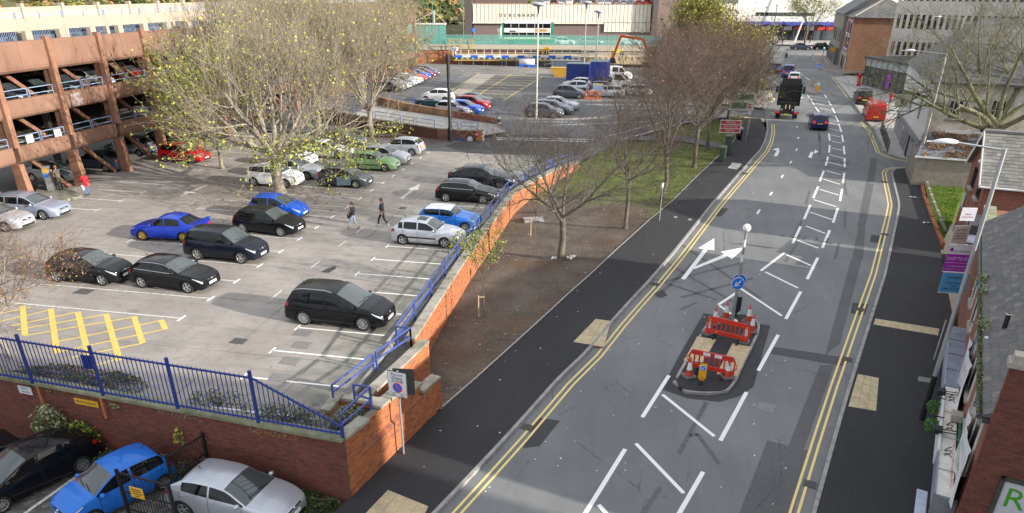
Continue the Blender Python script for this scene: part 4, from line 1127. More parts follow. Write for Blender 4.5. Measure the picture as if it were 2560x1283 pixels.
def car(label,pos,rz,paint,sh,wheels='alloy05',cat='car',group=None,plate='AB12 CDE',doors=2,roof=None,lod=0,tail_lit=False,indicator=False,handles=True,chrome_line=False,name='car',rub=False,sunroof=False,spoiler=0,wiper=True,tint=None,antenna=True):
 t=thing(name,label,cat,pos,rz,group)
 s=sh;P=PAINT[paint];L2=s.L/2
 mb=MB();mb.mat(P);mb.add(s.vs,s.fs[:-2],True);mb.add([],[])
 o=len(s.vs)
 mb.add(s.vs,s.fs[-2:],False)
 body=mb.obj('body',t)
 ub=MB();ub.mat(MATS['under']);ub.box(-L2+.18,L2-.18,-s.W*.36,s.W*.36,s.clear-.03,.60)
 for xa in(s.xf,s.xr):ub.box(xa-s.R-.06,xa+s.R+.06,-s.W*.455,s.W*.455,s.R*1.0,s.R*2+.02)
 ub.obj('underbody',t)
 off=.005
 def side_patch(d0,d1,zlo,zhi,nx=10,nz=3,sgn=1,o=off):
  rows=[]
  for i in range(nx+1):
   x=L2-(d0+(d1-d0)*i/nx);a,b=zlo(x),zhi(x)
   if b<a:a=b=(a+b)/2
   r=[]
   for k in range(nz+1):
    z=a+(b-a)*k/nz;y=s.side(x,z)+o
    r.append((x,y*sgn,z))
   rows.append(r if sgn>0 else r[::-1])
  return rows
 def top_patch(d0,d1,v,n=8,m=8,o=off,inset=None):
  rows=[]
  for i in range(n+1):
   x=L2-(d0+(d1-d0)*i/n)
   dz=(s.top(x+.02,0).z-s.top(x-.02,0).z)/.04;nn=Vector((-dz,0,1)).normalized()*o
   rows.append([s.top(x,v*(1-2*k/m))+nn for k in range(m+1)])
  return rows
 def ray_patch(y0,y1,z0,z1,sgn,n=6,m=2,o=off,shape=None):
  rows=[]
  for i in range(n+1):
   y=y0+(y1-y0)*i/n;r=[]
   for k in range(m+1):
    f=k/m;z=z0+(z1-z0)*f
    if shape:z=shape(y,f)
    h=s.cast((sgn*s.L,y,z),(-sgn,0,0))
    if h is None:h=Vector((sgn*(L2-.02),y,z))
    r.append((h.x+sgn*o,y,z))
   rows.append(r if sgn>0 else r[::-1])
  return rows
  # glass
 if not s.convertible:
  m=MB();strip_mesh(m,top_patch(s.ws+.05,s.wt-.0,.965));m.obj('windscreen',t,MATS['screen_glass'])
  if not s.van:
   m=MB();strip_mesh(m,top_patch(s.re+.05,s.rb-.04,.90,6,6));m.obj('rear_window',t,tint or MATS['car_glass'])
  else:
   for y0,y1 in((-s.W*.36,-.05),(.05,s.W*.36)):
    if s.side_glass:m=MB();strip_mesh(m,ray_patch(y0,y1,s.belt[1]+.02,s.H-.28,-1,4,2));m.obj('rear_window',t,MATS['car_glass'])
 else:
  m=MB();m.mat(MATS['seats'])
  strip_mesh(m,top_patch(s.ws+.55,s.rb-.25,.86,6,4,.004));m.obj('cockpit',t)
  m=MB();m.mat(MATS['screen_glass']);a=s.top(L2-s.ws-.02,.95);b=s.top(L2-s.ws-.02,-.95)
  m.add([a,b,(b.x-.55,b.y*.82,b.z+.38),(a.x-.55,a.y*.82,a.z+.38)],[(0,1,2,3)]);m.mat(MATS['chrome']);m.beam((b.x-.55,b.y*.82,b.z+.38),(a.x-.55,a.y*.82,a.z+.38),.04);m.beam(a,(a.x-.55,a.y*.82,a.z+.38),.04);m.beam(b,(b.x-.55,b.y*.82,b.z+.38),.04);m.obj('windscreen',t)
 for sgn in(1,-1):
  for d0,d1 in s.wins:
   m=MB();strip_mesh(m,side_patch(d0,d1,lambda x:s.B(x)+.03,lambda x:max(s.B(x)+.031,s.sec(x)[10][1]-.025),12,3,sgn));m.obj('side_window',t,MATS['car_glass'])
  if lod==0 and s.wins:
   if chrome_line:
    m=MB();a,b=s.wins[0][0],s.wins[-1][1];strip_mesh(m,side_patch(a,b,lambda x:s.B(x)+.008,lambda x:s.B(x)+.026,12,1,sgn,.007));strip_mesh(m,side_patch(a+.35,b,lambda x:s.sec(x)[10][1]-.022,lambda x:s.sec(x)[10][1]-.004,12,1,sgn,.007));m.obj('window_trim',t,MATS['chrome'])
    # door gaps
   m=MB();m.mat(MATS['seam'])
   ed=[s.wins[0][0]+.04]+[(a[1]+b[0])/2 for a,b in zip(s.wins,s.wins[1:])][:1]+([min(s.wins[1][1]+.06,L2-s.xr-.1+.15)]if len(s.wins)>1 and doors==2 else[])
   for d in ed:strip_mesh(m,side_patch(d-.007,d+.007,lambda x:max(s.zb(x)+.05,s.clear+.08),lambda x:s.B(x)+.02,1,8,sgn,.003))
   strip_mesh(m,side_patch(ed[0],ed[-1],lambda x:s.clear+.085,lambda x:s.clear+.1,10,1,sgn,.003));m.obj('door_gap',t)
   if rub:
    m=MB();strip_mesh(m,side_patch(ed[0],ed[-1],lambda x:.47,lambda x:.55,10,1,sgn,.012));m.obj('rubbing_strip',t,MATS['trim_black'])
   for d in ed[1:]:
    x=L2-d+.12;z=s.B(x)-.10;y=s.side(x,z)
    m=MB();m.box(x-.085,x+.085,sgn*(y+.018)-.012,sgn*(y+.018)+.012,z-.014,z+.014);m.obj('door_handle',t,P)
  d=(s.wins[0][0]if s.wins else s.ws+.1)+.16;x=L2-d;z=s.B(x)+.07;y=s.side(x,z)
  m=MB();m.mat(P);m.xf=Matrix.Translation((x+.02,sgn*(y+.12),z))@Matrix.Diagonal((.09,.115,.075,1));m.sphere((0,0,0),1,8,6)
  m.xf=None;m.mat(MATS['trim_black']);m.beam((x,sgn*(y-.02),z-.06),(x+.02,sgn*(y+.08),z-.02),.05);m.obj('door_mirror',t)
  # lamps
  m=MB();m.mat(MATS['headlamp'])
  if not s.van:strip_mesh(m,side_patch(.045,.50,lambda x:s.T(x)-.15+.16*max(0,(L2-x-.12)),lambda x:s.T(x)-.066,8,2,sgn,.005))
  else:strip_mesh(m,side_patch(.08,.42,lambda x:.74,lambda x:.92,6,2,sgn,.005))
  m.obj('headlight',t)
  m=MB();m.mat(MATS['tail_lamp_lit']if tail_lit else(MATS['indicator_lit']if indicator and sgn<0 else MATS['tail_lamp']))
  if s.van:strip_mesh(m,ray_patch(*sorted((sgn*s.W*.40,sgn*s.W*.47)),.75,1.30,-1,2,4))
  else:
   zt=s.tailz-.05;zl_=zt-(.17 if s.saloon else.24)
   strip_mesh(m,side_patch(s.L-.04,s.L-.30,lambda x:zl_+.05,lambda x:min(zt,s.B(x)-.02),5,2,sgn,.006));strip_mesh(m,ray_patch(*sorted((sgn*s.W*.24,sgn*s.W*.385)),zl_,zt,-1,5,3,.008))
  m.obj('tail_light',t)
  if s.rails:
   m=MB();m.tube([s.top(L2-(s.wt+.25+(s.re-s.wt-.3)*k/6),.93*sgn)+Vector((0,0,.045 if 0<k<6 else.0))for k in range(7)],.016,6);m.obj('roof_rail',t,MATS['chrome'])
   # nose and tail
 m=MB();m.mat(MATS['trim_black']);strip_mesh(m,ray_patch(-s.W*.20,s.W*.20,s.nose-.125,s.nose-.055,1,6,1,.007));strip_mesh(m,ray_patch(-s.W*.29,s.W*.29,.25,.36,1,6,1,.007))
 m.obj('grille',t)
 if lod==0:
  m=MB();m.mat(MATS['chrome']);strip_mesh(m,ray_patch(-s.W*.17,s.W*.17,s.nose-.098,s.nose-.085,1,6,1,.012));m.sphere((s.cast((9,0,s.nose-.09),(-1,0,0)).x+.01 if s.cast((9,0,s.nose-.09),(-1,0,0))else L2,0,s.nose-.09),.045,10,6);m.obj('grille_bar',t)
 for sgn,mm in((1,'plate_white'),(-1,'plate_yellow')):
  z=.43 if sgn>0 else(.80 if s.saloon else(.62 if s.van else.70));h=s.cast((sgn*9,0,z),(-sgn,0,0));x=(h.x if h else sgn*L2)+sgn*.012
  m=MB();m.box(x-.012,x+.012,-.26,.26,z-.055,z+.055);pl=m.obj('number_plate',t,MATS[mm])
 m=MB();m.mat(MATS['trim_black']);strip_mesh(m,ray_patch(-s.W*.36,s.W*.36,.26,.37,-1,6,1,.007));m.obj('bumper_trim',t)
 if roof:
  m=MB();strip_mesh(m,top_patch(s.wt-.0,s.re+.03,1.0,12,8,.006));m.obj('roof_panel',t,PAINT[roof])
 if sunroof:
  m=MB();strip_mesh(m,top_patch(s.wt+.18,s.wt+.72,.55,3,4,.006));m.obj('sunroof',t,MATS['car_glass'])
 if wiper and lod==0 and not s.convertible:
  m=MB()
  for a,b in((.55,-.05),(0.0,-.62)):
   p=s.top(L2-s.ws-.07,a);q=s.top(L2-s.ws-.16,b);m.beam(p+Vector((.012,0,.02)),q+Vector((.012,0,.02)),.016)
  m.obj('wiper',t,MATS['trim_black'])
 if antenna and lod==0 and not s.convertible:
  p=s.top(L2-s.re+.22,0);m=MB();m.tube([p,p+Vector((-.05,0,.07)),p+Vector((-.22,0,.24))],[.022,.012,.004],5);m.obj('aerial',t,MATS['trim_black'])
 if spoiler:
  p=s.top(-L2+.12,0)if s.saloon else s.top(L2-s.re,0);m=MB();m.mat(P)
  if s.saloon:m.box(p.x-.14,p.x+.10,-s.W*.40,s.W*.40,p.z+.15,p.z+.185);m.box(p.x-.05,p.x+.05,-s.W*.38,-s.W*.35,p.z-.03,p.z+.15);m.box(p.x-.05,p.x+.05,s.W*.35,s.W*.38,p.z-.03,p.z+.15)
  else:m.prism([(p.x+.02,-s.W*.33),(p.x+.02,s.W*.33),(p.x-.2,s.W*.31),(p.x-.2,-s.W*.31)],p.z-.012,p.z+.02)
  m.obj('spoiler',t)
 tm,rm=wheel_meshes(s.R,wheels)
 for xa in(s.xf,s.xr):
  for sgn in(1,-1):
   yo=s.side(xa,s.R+s.arch+s.R*.2+.12)-.115
   wl=mo('wheel',tm,t,(xa,sgn*yo,s.R),0 if sgn>0 else pi)
   mo('rim',rm,wl)
 return t
SH={}
def shape(k,**a):
 if k not in SH:SH[k]=Shape(**a)
 return SH[k]
shape('hatch',L=4.22,W=1.79,H=1.48,wb=2.58,fo=.86,ws=1.12,wt=1.86,re=3.62,rb=4.04,hood=.98,nose=.72,R=.32)
shape('golf4',L=4.15,W=1.74,H=1.44,wb=2.51,fo=.86,ws=1.22,wt=1.90,re=3.60,rb=3.97,hood=.96,nose=.70,R=.31,belt=(.90,.95),wins=[(1.34,2.42),(2.50,3.28),(3.36,3.62)])
shape('small',L=3.62,W=1.66,H=1.48,wb=2.38,fo=.68,ws=.86,wt=1.62,re=3.15,rb=3.45,hood=.99,nose=.74,R=.29)
shape('supermini',L=4.02,W=1.73,H=1.46,wb=2.55,fo=.82,ws=1.0,wt=1.78,re=3.40,rb=3.82,hood=.99,nose=.74,R=.31)
shape('mini',L=3.70,W=1.69,H=1.41,wb=2.47,fo=.66,ws=1.12,wt=1.55,re=3.28,rb=3.55,hood=.96,nose=.76,R=.31,belt=(.93,.98),rr=.82,wins=[(1.2,2.2),(2.26,3.25)])
shape('a3three',L=4.24,W=1.78,H=1.42,wb=2.60,fo=.85,ws=1.22,wt=1.98,re=3.62,rb=4.02,hood=.95,nose=.70,R=.32,wins=[(1.34,2.66),(2.74,3.72)])
shape('a3five',L=4.31,W=1.79,H=1.43,wb=2.64,fo=.86,ws=1.22,wt=1.96,re=3.72,rb=4.10,hood=.95,nose=.70,R=.32,wins=[(1.34,2.38),(2.45,3.25),(3.31,3.80)])
shape('mpv',L=4.66,W=1.88,H=1.66,wb=2.76,fo=.93,ws=1.05,wt=2.08,re=4.15,rb=4.46,hood=1.05,nose=.74,R=.34,belt=(.98,1.05),tailz=1.08,rails=True,wins=[(1.18,1.55),(1.60,2.62),(2.69,3.50),(3.57,4.20)],rr=.80)
shape('suv',L=4.40,W=1.82,H=1.68,wb=2.62,fo=.86,ws=1.10,wt=1.86,re=3.95,rb=4.20,hood=1.08,nose=.80,R=.345,clear=.24,belt=(1.02,1.10),tailz=1.12,rr=.80,wins=[(1.22,2.28),(2.36,3.22),(3.3,3.98)])
shape('juke',L=4.13,W=1.77,H=1.57,wb=2.53,fo=.85,ws=1.05,wt=1.75,re=3.55,rb=3.95,hood=1.06,nose=.82,R=.34,clear=.23,belt=(1.0,1.12),tailz=1.1,rr=.76)
shape('saloon',L=4.45,W=1.75,H=1.44,wb=2.55,fo=.90,ws=1.28,wt=1.98,re=3.20,rb=3.85,hood=.94,nose=.70,belt=(.88,.94),tailz=1.0,saloon=True,R=.315)
shape('bigsaloon',L=4.88,W=1.86,H=1.46,wb=2.95,fo=.86,ws=1.42,wt=2.15,re=3.62,rb=4.35,hood=.95,nose=.70,belt=(.88,.96),tailz=1.02,saloon=True,R=.335)
shape('estate',L=4.72,W=1.82,H=1.46,wb=2.75,fo=.93,ws=1.28,wt=2.02,re=4.18,rb=4.55,hood=.95,nose=.70,R=.32,tailz=1.0,rails=True,wins=[(1.4,2.42),(2.50,3.32),(3.40,4.28)])
shape('picasso',L=4.28,W=1.77,H=1.60,wb=2.76,fo=.82,ws=.95,wt=1.95,re=3.55,rb=4.05,hood=1.0,nose=.72,R=.315,belt=(.95,1.02),tailz=1.04,rr=.78,wins=[(1.1,2.1),(2.18,3.0),(3.08,3.68)])
shape('coupe',L=4.46,W=1.84,H=1.48,wb=2.70,fo=.92,ws=1.15,wt=2.05,re=3.65,rb=4.22,hood=1.0,nose=.74,R=.345,belt=(.95,1.08),tailz=1.08,wins=[(1.3,2.55),(2.62,3.62)],rr=.74)
shape('prius',L=4.46,W=1.75,H=1.49,wb=2.70,fo=.90,ws=1.0,wt=2.05,re=3.55,rb=4.32,hood=.98,nose=.70,R=.315,belt=(.92,1.02),tailz=1.10,wins=[(1.12,2.28),(2.36,3.2),(3.27,3.72)])
shape('van',L=4.80,W=1.92,H=1.94,wb=3.05,fo=.90,ws=.82,wt=1.60,re=4.68,rb=4.75,hood=1.15,nose=.88,R=.33,belt=(1.12,1.12),tailz=1.2,van=True,rr=.88,side_glass=False,wins=[(1.0,1.95)],rtop=.03)
shape('kombi',L=4.75,W=1.90,H=1.95,wb=3.0,fo=.90,ws=.85,wt=1.60,re=4.62,rb=4.7,hood=1.15,nose=.88,R=.33,belt=(1.12,1.12),tailz=1.2,van=True,rr=.86,wins=[(1.0,1.95),(2.1,3.0)],rtop=.03)
shape('smallvan',L=4.3,W=1.75,H=1.80,wb=2.68,fo=.85,ws=.95,wt=1.75,re=4.18,rb=4.25,hood=1.08,nose=.8,R=.31,belt=(1.05,1.05),tailz=1.1,van=True,rr=.86,side_glass=False,wins=[(1.1,2.1)],rtop=.03)
shape('taxi',L=4.58,W=1.80,H=1.83,wb=2.89,fo=.80,ws=1.35,wt=1.90,re=4.05,rb=4.40,hood=1.08,nose=.80,R=.335,belt=(1.05,1.05),tailz=1.08,rr=.80,wins=[(1.48,2.45),(2.55,3.55),(3.62,4.1)])
shape('mpvtall',L=4.75,W=1.86,H=1.74,wb=2.87,fo=.92,ws=1.0,wt=1.95,re=4.45,rb=4.65,hood=1.08,nose=.76,R=.335,belt=(1.02,1.06),tailz=1.08,rr=.83,wins=[(1.12,2.3),(2.38,3.3),(3.38,4.4)])
shape('roadster',L=4.1,W=1.72,H=1.30,wb=2.4,fo=.85,ws=1.25,wt=1.6,re=2.6,rb=3.2,hood=.90,nose=.66,belt=(.84,.86),tailz=.92,saloon=True,R=.31,convertible=True,wins=[])
# ================================================================== MULTI-STOREY CAR PARK
def m_render():
 g=G('brown_aggregate',.9)
 c=g.mix(g.rng(g.noise(.5,6,.65),.35,.65),(.215,.118,.082),(.275,.158,.112))
 c=g.mix(g.rng(g.noise(1.1,6,.7,g.map((1,1,.35))),.55,.72,0,.7),c,(.13,.062,.045))
 c=g.mix(g.rng(g.noise(60,2,.6),.35,.65,0,.35),c,(.15,.08,.05))
 return g.done(c,g.noise(70,3,.6),.012,.5)
m_render()
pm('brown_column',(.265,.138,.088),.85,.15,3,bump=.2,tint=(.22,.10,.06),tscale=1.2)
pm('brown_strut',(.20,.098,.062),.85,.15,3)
pm('deck_concrete',(.24,.225,.20),.9,.15,1.5)
pm('beige_concrete',(.38,.32,.255),.9,.12,2,tint=(.30,.245,.20),tscale=.9,tpos=(.52,.68))
pm('deck_rail',(.22,.30,.44),.5,.08)
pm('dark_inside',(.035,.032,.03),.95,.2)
ms=thing('multi_storey_car_park','brown concrete multi storey car park along the left of the lot','car park',(-41.6,46.2,0))
XF=-41.6
msx=lambda o:o
def madd(mb,name,m=None):
 o=mb.obj(name,ms,m);o.location=(41.6,-46.2,0);return o
COLY=[21.2+5.0*k for k in range(22)]
bands=[(8.08,9.98),(5.35,6.55),(2.60,3.72)]
def spandrel(y0,y1,zb,zt):
 mb=MB();P=[(-41.42,zt),(-41.42,zb+.42),(-41.47,zb+.2),(-41.62,zb+.05),(-41.85,zb),(-41.85,zt)]
 vs=[(x,y,z)for y in(y0,y1)for x,z in P];n=len(P)
 mb.add(vs,[(k,(k+1)%n,(k+1)%n+n,k+n)for k in range(n)]+[tuple(range(n))[::-1],tuple(range(n,2*n))],False)
 return madd(mb,'spandrel_panel',MATS['brown_aggregate'])
for i,y in enumerate(COLY):
 solid=y>117
 mb=MB();mb.box(-41.62,-41.20,y-.20,y+.20,3.7,10.2);madd(mb,'column',MATS['brown_column'])
 mb=MB();vs=[(x,yy,z)for z,hw,xo in((0,.25,-41.12),(2.62,.20,-41.32))for x,yy in((-41.95,y-hw),(xo,y-hw),(xo,y+hw),(-41.95,y+hw))]
 mb.add(vs,[(0,1,2,3)[::-1],(4,5,6,7),(0,1,5,4),(1,2,6,5),(2,3,7,6),(3,0,4,7)]);madd(mb,'pillar',MATS['brown_column'])
 for zb,zt in((5.3,3.7),(8.1,6.5)):
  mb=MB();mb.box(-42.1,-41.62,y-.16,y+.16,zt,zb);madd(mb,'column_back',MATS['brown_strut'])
 if i==len(COLY)-1:continue
 for bi,(zb,zt)in enumerate(bands):
  for a,b in((y+.205,y+2.49),(y+2.51,y+4.795)):spandrel(a,b,zb,zt)
 for z0,z1 in((.05,2.62),(3.1,5.4),(5.85,8.1)):
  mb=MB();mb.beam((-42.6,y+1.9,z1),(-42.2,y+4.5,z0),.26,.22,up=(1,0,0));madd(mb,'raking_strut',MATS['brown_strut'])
 for z in(3.72,6.55):
  for a,b in((y+.3,y+2.42),(y+2.58,y+4.7)):
   mb=MB()
   for zz in(.20,.58):mb.beam((-41.6,a,z+zz),(-41.6,b,z+zz),.05)
   for yy in(a,b):mb.beam((-41.6,yy,z),(-41.6,yy,z+.58),.05)
   madd(mb,'guard_rail',MATS['deck_rail'])
for z in(2.75,5.6,8.4):
 mb=MB();mb.box(-58.2,-41.9,16.5,126.4,z,z+.28);madd(mb,'floor_slab',MATS['deck_concrete'])
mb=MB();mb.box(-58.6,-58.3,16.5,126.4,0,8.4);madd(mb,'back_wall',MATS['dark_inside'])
mb=MB();mb.box(-58.2,-41.9,126.45,126.8,0,9.0);madd(mb,'end_wall',MATS['brown_aggregate'])
mb=MB();mb.box(-58.2,-41.9,16.2,16.5,0,9.0);madd(mb,'end_wall',MATS['brown_aggregate'])
for k in range(8):
 for x in(-47.5,-53):
  mb=MB();y=25+13*k;mb.box(x-.2,x+.2,y-.2,y+.2,0,8.4);madd(mb,'inner_column',MATS['deck_concrete'])
  # stair and lift end: dark glazed bays
pm('green_glass',(.10,.24,.20),.12,.1,1,spec=.7)
for y in(116.4,121.4):
 for zb in(3.8,6.6):
  mb=MB();mb.box(-41.9,-41.66,y+.3,y+4.5,zb,zb+1.4);madd(mb,'window',MATS['green_glass'])
  # roof: upper ramp deck behind with openings, beige parapets, rails
ur=thing('upper_parking_deck','beige concrete upper deck of the car park with blue rails and barred openings','car park',(-60,60,8.6))
def uadd(mb,name,m):o=mb.obj(name,ur,m);o.location=(60,-60,-8.6);return o
for k in range(13):
 y=52+6.0*k
 mb=MB();mb.box(-60.2,-60,y,y+5.97,9.38,10.42);uadd(mb,'parapet_panel',MATS['beige_concrete'])
 mb=MB();mb.box(-60.25,-59.85,y-.22,y+.22,8.5,9.38);uadd(mb,'pier',MATS['beige_concrete'])
 mb=MB()
 for j in range(26):mb.box(-60.02,-59.98,y+.35+j*.205,y+.39+j*.205,8.5,9.36)
 uadd(mb,'window_bars',MATS['deck_rail'])['kind']='stuff'
 mb=MB();mb.beam((-60,y+.1,10.95),(-60,y+5.9,10.95),.07);mb.beam((-60,y+.1,10.68),(-60,y+5.9,10.68),.07)
 for yy in(y+.1,y+3,y+5.9):mb.beam((-60,yy,10.42),(-60,yy,10.95),.07)
 uadd(mb,'guard_rail',MATS['deck_rail'])
 mb=MB();mb.box(-70.3,-70,y+6,y+11.7,9.6,10.55);mb.box(-70.3,-70,y+6,y+11.7,10.6,11.15);uadd(mb,'parapet_panel',MATS['beige_concrete'])
 mb=MB();mb.box(-70.4,-69.8,y+5.7,y+6.15,9.6,11.5);uadd(mb,'pier',MATS['beige_concrete'])
mb=MB();mb.box(-70,-60.2,52,130,9.6,9.75);uadd(mb,'deck',MATS['deck_concrete'])
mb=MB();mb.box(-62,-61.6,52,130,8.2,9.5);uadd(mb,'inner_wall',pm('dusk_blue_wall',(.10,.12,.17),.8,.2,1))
mb=MB()
for k in range(18):mb.box(-59.3,-58.8,50.5+k*4.3,51.3+k*4.3,8.66,9.45)
uadd(mb,'roof_blocks',MATS['beige_concrete'])['kind']='stuff'
rb_=thing('plant_room','reddish brown plant room with grey curved roof on the car park','building',(-50,108,8.7))
MB().box(-5,5,-9,9,0,2.6).obj('wall',rb_,MATS['brown_aggregate'])
MB().box(-5.6,5.6,-9.6,9.6,2.6,3.1).obj('roof',rb_,pm('roof_metal',(.38,.40,.44),.5,.1,2))
for yy in(-6,0,6):MB().box(5,5.06,yy-1.4,yy+1.4,.5,1.9).obj('louvre',rb_,MATS['beige_concrete'])
# signs on the facade
def fboard(name,label,y,z,w,h,m):
 t=thing(name,label,'sign',(XF+.22,y,z));MB().box(0,.05,-w/2,w/2,-h/2,h/2).obj('panel',t,m);return t
fboard('notice_board','large plain white board on the car park front behind the bare twigs',72.5,6.1,1.9,1.15,MATS['sign_white'])
pm('poster',(.42,.33,.30),.5,.3,3,tint=(.20,.15,.15),tscale=2)
fboard('notice_board','worn pictorial board on the middle brown band of the car park',47.6,5.95,1.1,.85,MATS['poster'])
fboard('notice_board','pale pictorial board on the brown band next to the lime green leaves',57.2,5.9,1.1,.85,MATS['poster'])
fboard('notice_board','small white board tied to the lower car park rail, left one',42.5,4.05,.6,.5,MATS['sign_white'])
fboard('notice_board','small white board tied to the lower car park rail, right one',45.0,4.03,.6,.5,MATS['sign_white'])
# ticket machine and its raised island under the first pillars
isl=thing('ticket_island','mossy raised concrete island by the ticket machine and brown pillar','kerb island')
mb=MB();mb.prism([(-42.26,42.38),(-41.11,42.16),(-39.49,41.41),(-39.28,43.44),(-41.57,44.72),(-42.58,44.54),(-44.49,45.38)],-.02,.17);mb.obj('slab',isl,pm('mossy_concrete',(.26,.25,.21),.9,.2,3,tint=(.11,.12,.06),tscale=1.5))
q=(-42.24,44.03)
tm_=thing('ticket_machine','grey pay and display machine with coloured face beside the brown pillar','ticket machine',(q[0],q[1],.17),radians(20))
MB().box(-.2,.2,-.17,.17,0,1.25).obj('cabinet',tm_,MATS['galv_dark'])
MB().box(-.22,.22,-.19,.19,1.25,1.72).obj('head',tm_,pm('machine_head',(.35,.38,.5),.5,.2,8,tint=(.6,.35,.1),tscale=7))
MB().box(-.15,.15,-.205,-.19,1.3,1.6).obj('screen',tm_,MATS['sign_yellow'])
MB().box(-.12,.12,-.185,-.17,.95,1.15).obj('coin_panel',tm_,MATS['sign_blue'])
# ================================================================== PARKED CARS
def park(label,rear,front,paint,sh,side=1,z=0.0,zf=None,**k):
 """stand a car so that its two wheels nearest the camera touch the ground at rear and front"""
 s=SH[sh];ux,uy=front[0]-rear[0],front[1]-rear[1];l=hypot(ux,uy);ux/=l;uy/=l
 nx,ny=(-uy,ux)
 if ny<0:nx,ny=-nx,-ny
 if side<0:nx,ny=-nx,-ny
 mx,my=(rear[0]+front[0])/2,(rear[1]+front[1])/2;am=(s.xf+s.xr)/2
 c=(mx-ux*am+nx*(s.W/2-.09),my-uy*am+ny*(s.W/2-.09),z)
 return car(label,c,atan2(uy,ux),paint,s,**k)
def nose(label,p,rz,paint,sh,z=0.0,**k):
 """car given by the middle of its front bumper"""
 s=SH[sh];return car(label,(p[0]-cos(rz)*s.L/2,p[1]-sin(rz)*s.L/2,z),rz,paint,s,**k)
LG='cars parked in the lower car park'
park('large black people carrier with silver roof rails alone in the nearest bay',(-14.4,26.49),(-11.67,26.4),'black','mpv',group=LG,wheels='alloy10',name='parked_car')
park('black three door hatchback with chrome window line and big grille, nearest the yellow hatching',(-24.16,28.92),(-21.46,28.73),'black','a3three',group=LG,doors=1,chrome_line=True,name='parked_car')
park('black supermini half behind the brown leaved twigs at left',((-26.2,28.77)[0]-2.55,(-26.2,28.77)[1]-.02),(-26.2,28.77),'black','supermini',group=LG,name='parked_car')
park('dark off-roader between the blue saloon and the black hatchback',(-23.82,33.16),(-21.13,33.06),'blueblack','suv',group=LG,wheels='alloy06',name='parked_car')
park('black family hatchback parked right in front of the bright blue small car',(-23.98,38.1),(-21.27,37.83),'black','hatch',group=LG,wheels='alloy10',name='parked_car')
park('royal blue saloon with a boot wing and gold wheels',(-26.37,35.68),(-28.72,35.56),'royal','saloon',group=LG,wheels='gold_10',spoiler=1,name='parked_car')
nose('bright blue small hatchback beside the big tree trunk',(-21.58,41.68),0,'blue','small',group=LG,name='parked_car')
nose('white crossover behind the big tree trunk',((-25.65,48.89)[0],(-25.65,48.89)[1]+.6),0,'white','juke',group=LG,name='parked_car')
_mz=park('dark grey hatchback with its front door standing open',(-23.97,49.79),(-21.43,49.67),'grey','supermini',group=LG,wheels='alloy10',name='parked_car')
_s=SH['supermini']
_d=MB();_d.mat(PAINT['steel']);_d.box(-1.0,0,-.03,.03,.28,.92);_d.mat(MATS['car_glass']);_d.box(-.9,-.12,-.015,.015,.92,1.28);_d.mat(MATS['trim_black']);_d.beam((-.95,0,.92),(-.80,0,1.32),.04);_d.beam((-.8,0,1.32),(-.25,0,1.32),.04);_d.beam((-.25,0,1.32),(0,0,.95),.04)
_do=_d.obj('door',_mz);_do.location=(.85,-_s.W/2-.02,0);_do.rotation_euler=(0,0,radians(28));_do['label']='open grey driver door'
nose('silver estate hidden behind the low green leaves of the big tree',((-25.19,51.99)[0],(-25.19,51.99)[1]+.3),0,'silver','estate',group=LG,name='parked_car')
nose('pale green hatchback between the silver hatchbacks',((-20.36,55.58)[0],(-20.36,55.58)[1]+.5),0,'green','golf4',group=LG,rub=True,name='parked_car')
nose('white saloon seen through leaves above the pale green hatchback',((-25.94,59.24)[0],(-25.94,59.24)[1]+.6),0,'white','saloon',group=LG,name='parked_car')
nose('white hatchback mostly hidden by leaves left of the white saloon',((-27.58,55.37)[0],(-27.58,55.37)[1]+.8),0,'white','supermini',group=LG,name='parked_car')
nose('silver hatchback parked between the green one and the far silver one',((-20.25,57.98)[0],(-20.25,57.98)[1]+.5),0,'silver','hatch',group=LG,name='parked_car')
park('silver hatchback parked tail outward at the end by the fallen leaves',(-21.01,61.59),((-21.01,61.59)[0]-2.6,(-21.01,61.59)[1]+.05),'silver','hatch',group=LG,wheels='alloy10',name='parked_car')
nose('dark grey car below the ramp wall with leaves around it',((-26.63,64.43)[0],(-26.63,64.43)[1]+.5),0,'grey','saloon',group=LG,name='parked_car')
park('large black saloon at the far end of the right row',((-11.05,51.91)[0]-2.95,(-11.05,51.91)[1]),(-11.05,51.91),'blueblack','bigsaloon',group=LG,wheels='dark_05',name='parked_car')
park('black five door hatchback with chrome window line next to the black saloon',(-13.9,47.49),(-11.33,47.47),'black','a3five',group=LG,chrome_line=True,name='parked_car')
park('blue small car with white roof by the blue guard rail',((-10.88,40.91)[0]-2.47,(-10.88,40.91)[1]),(-10.88,40.91),'lightblue','mini',group=LG,roof='white',wheels='alloy08',doors=1,name='parked_car')
park('silver hatchback with sunroof next to the blue and white small car',(-13.81,37.95),(-11.29,37.86),'silver','golf4',group=LG,sunroof=True,rub=True,name='parked_car')
nose('silver blue estate parked by the ticket island at far left',((-36.71,38.3)[0],(-36.71,38.3)[1]+.55),radians(4),'silverblue','estate',group=LG,name='parked_car')
nose('pale silver car at the left picture edge behind the twigs',((-37.01,35.55)[0],(-37.01,35.55)[1]+.6),radians(3),'silver','hatch',group=LG,name='parked_car')
nose('grey saloon nosing out from under the car park behind the ticket machine',((-42.59,46.69)[0],(-42.59,46.69)[1]+.6),radians(-2),'silver','saloon',group=LG,name='parked_car')
def tail(label,p,rz,paint,sh,z=0.0,**k):
 s=SH[sh];return car(label,(p[0]+cos(rz)*s.L/2,p[1]+sin(rz)*s.L/2,z),rz,paint,s,**k)
tail('slate blue saloon parked nose in between the brown pillars',((-41.83,50.76)[0],(-41.83,50.76)[1]+.7),pi,'steel','bigsaloon',group=LG,name='parked_car')
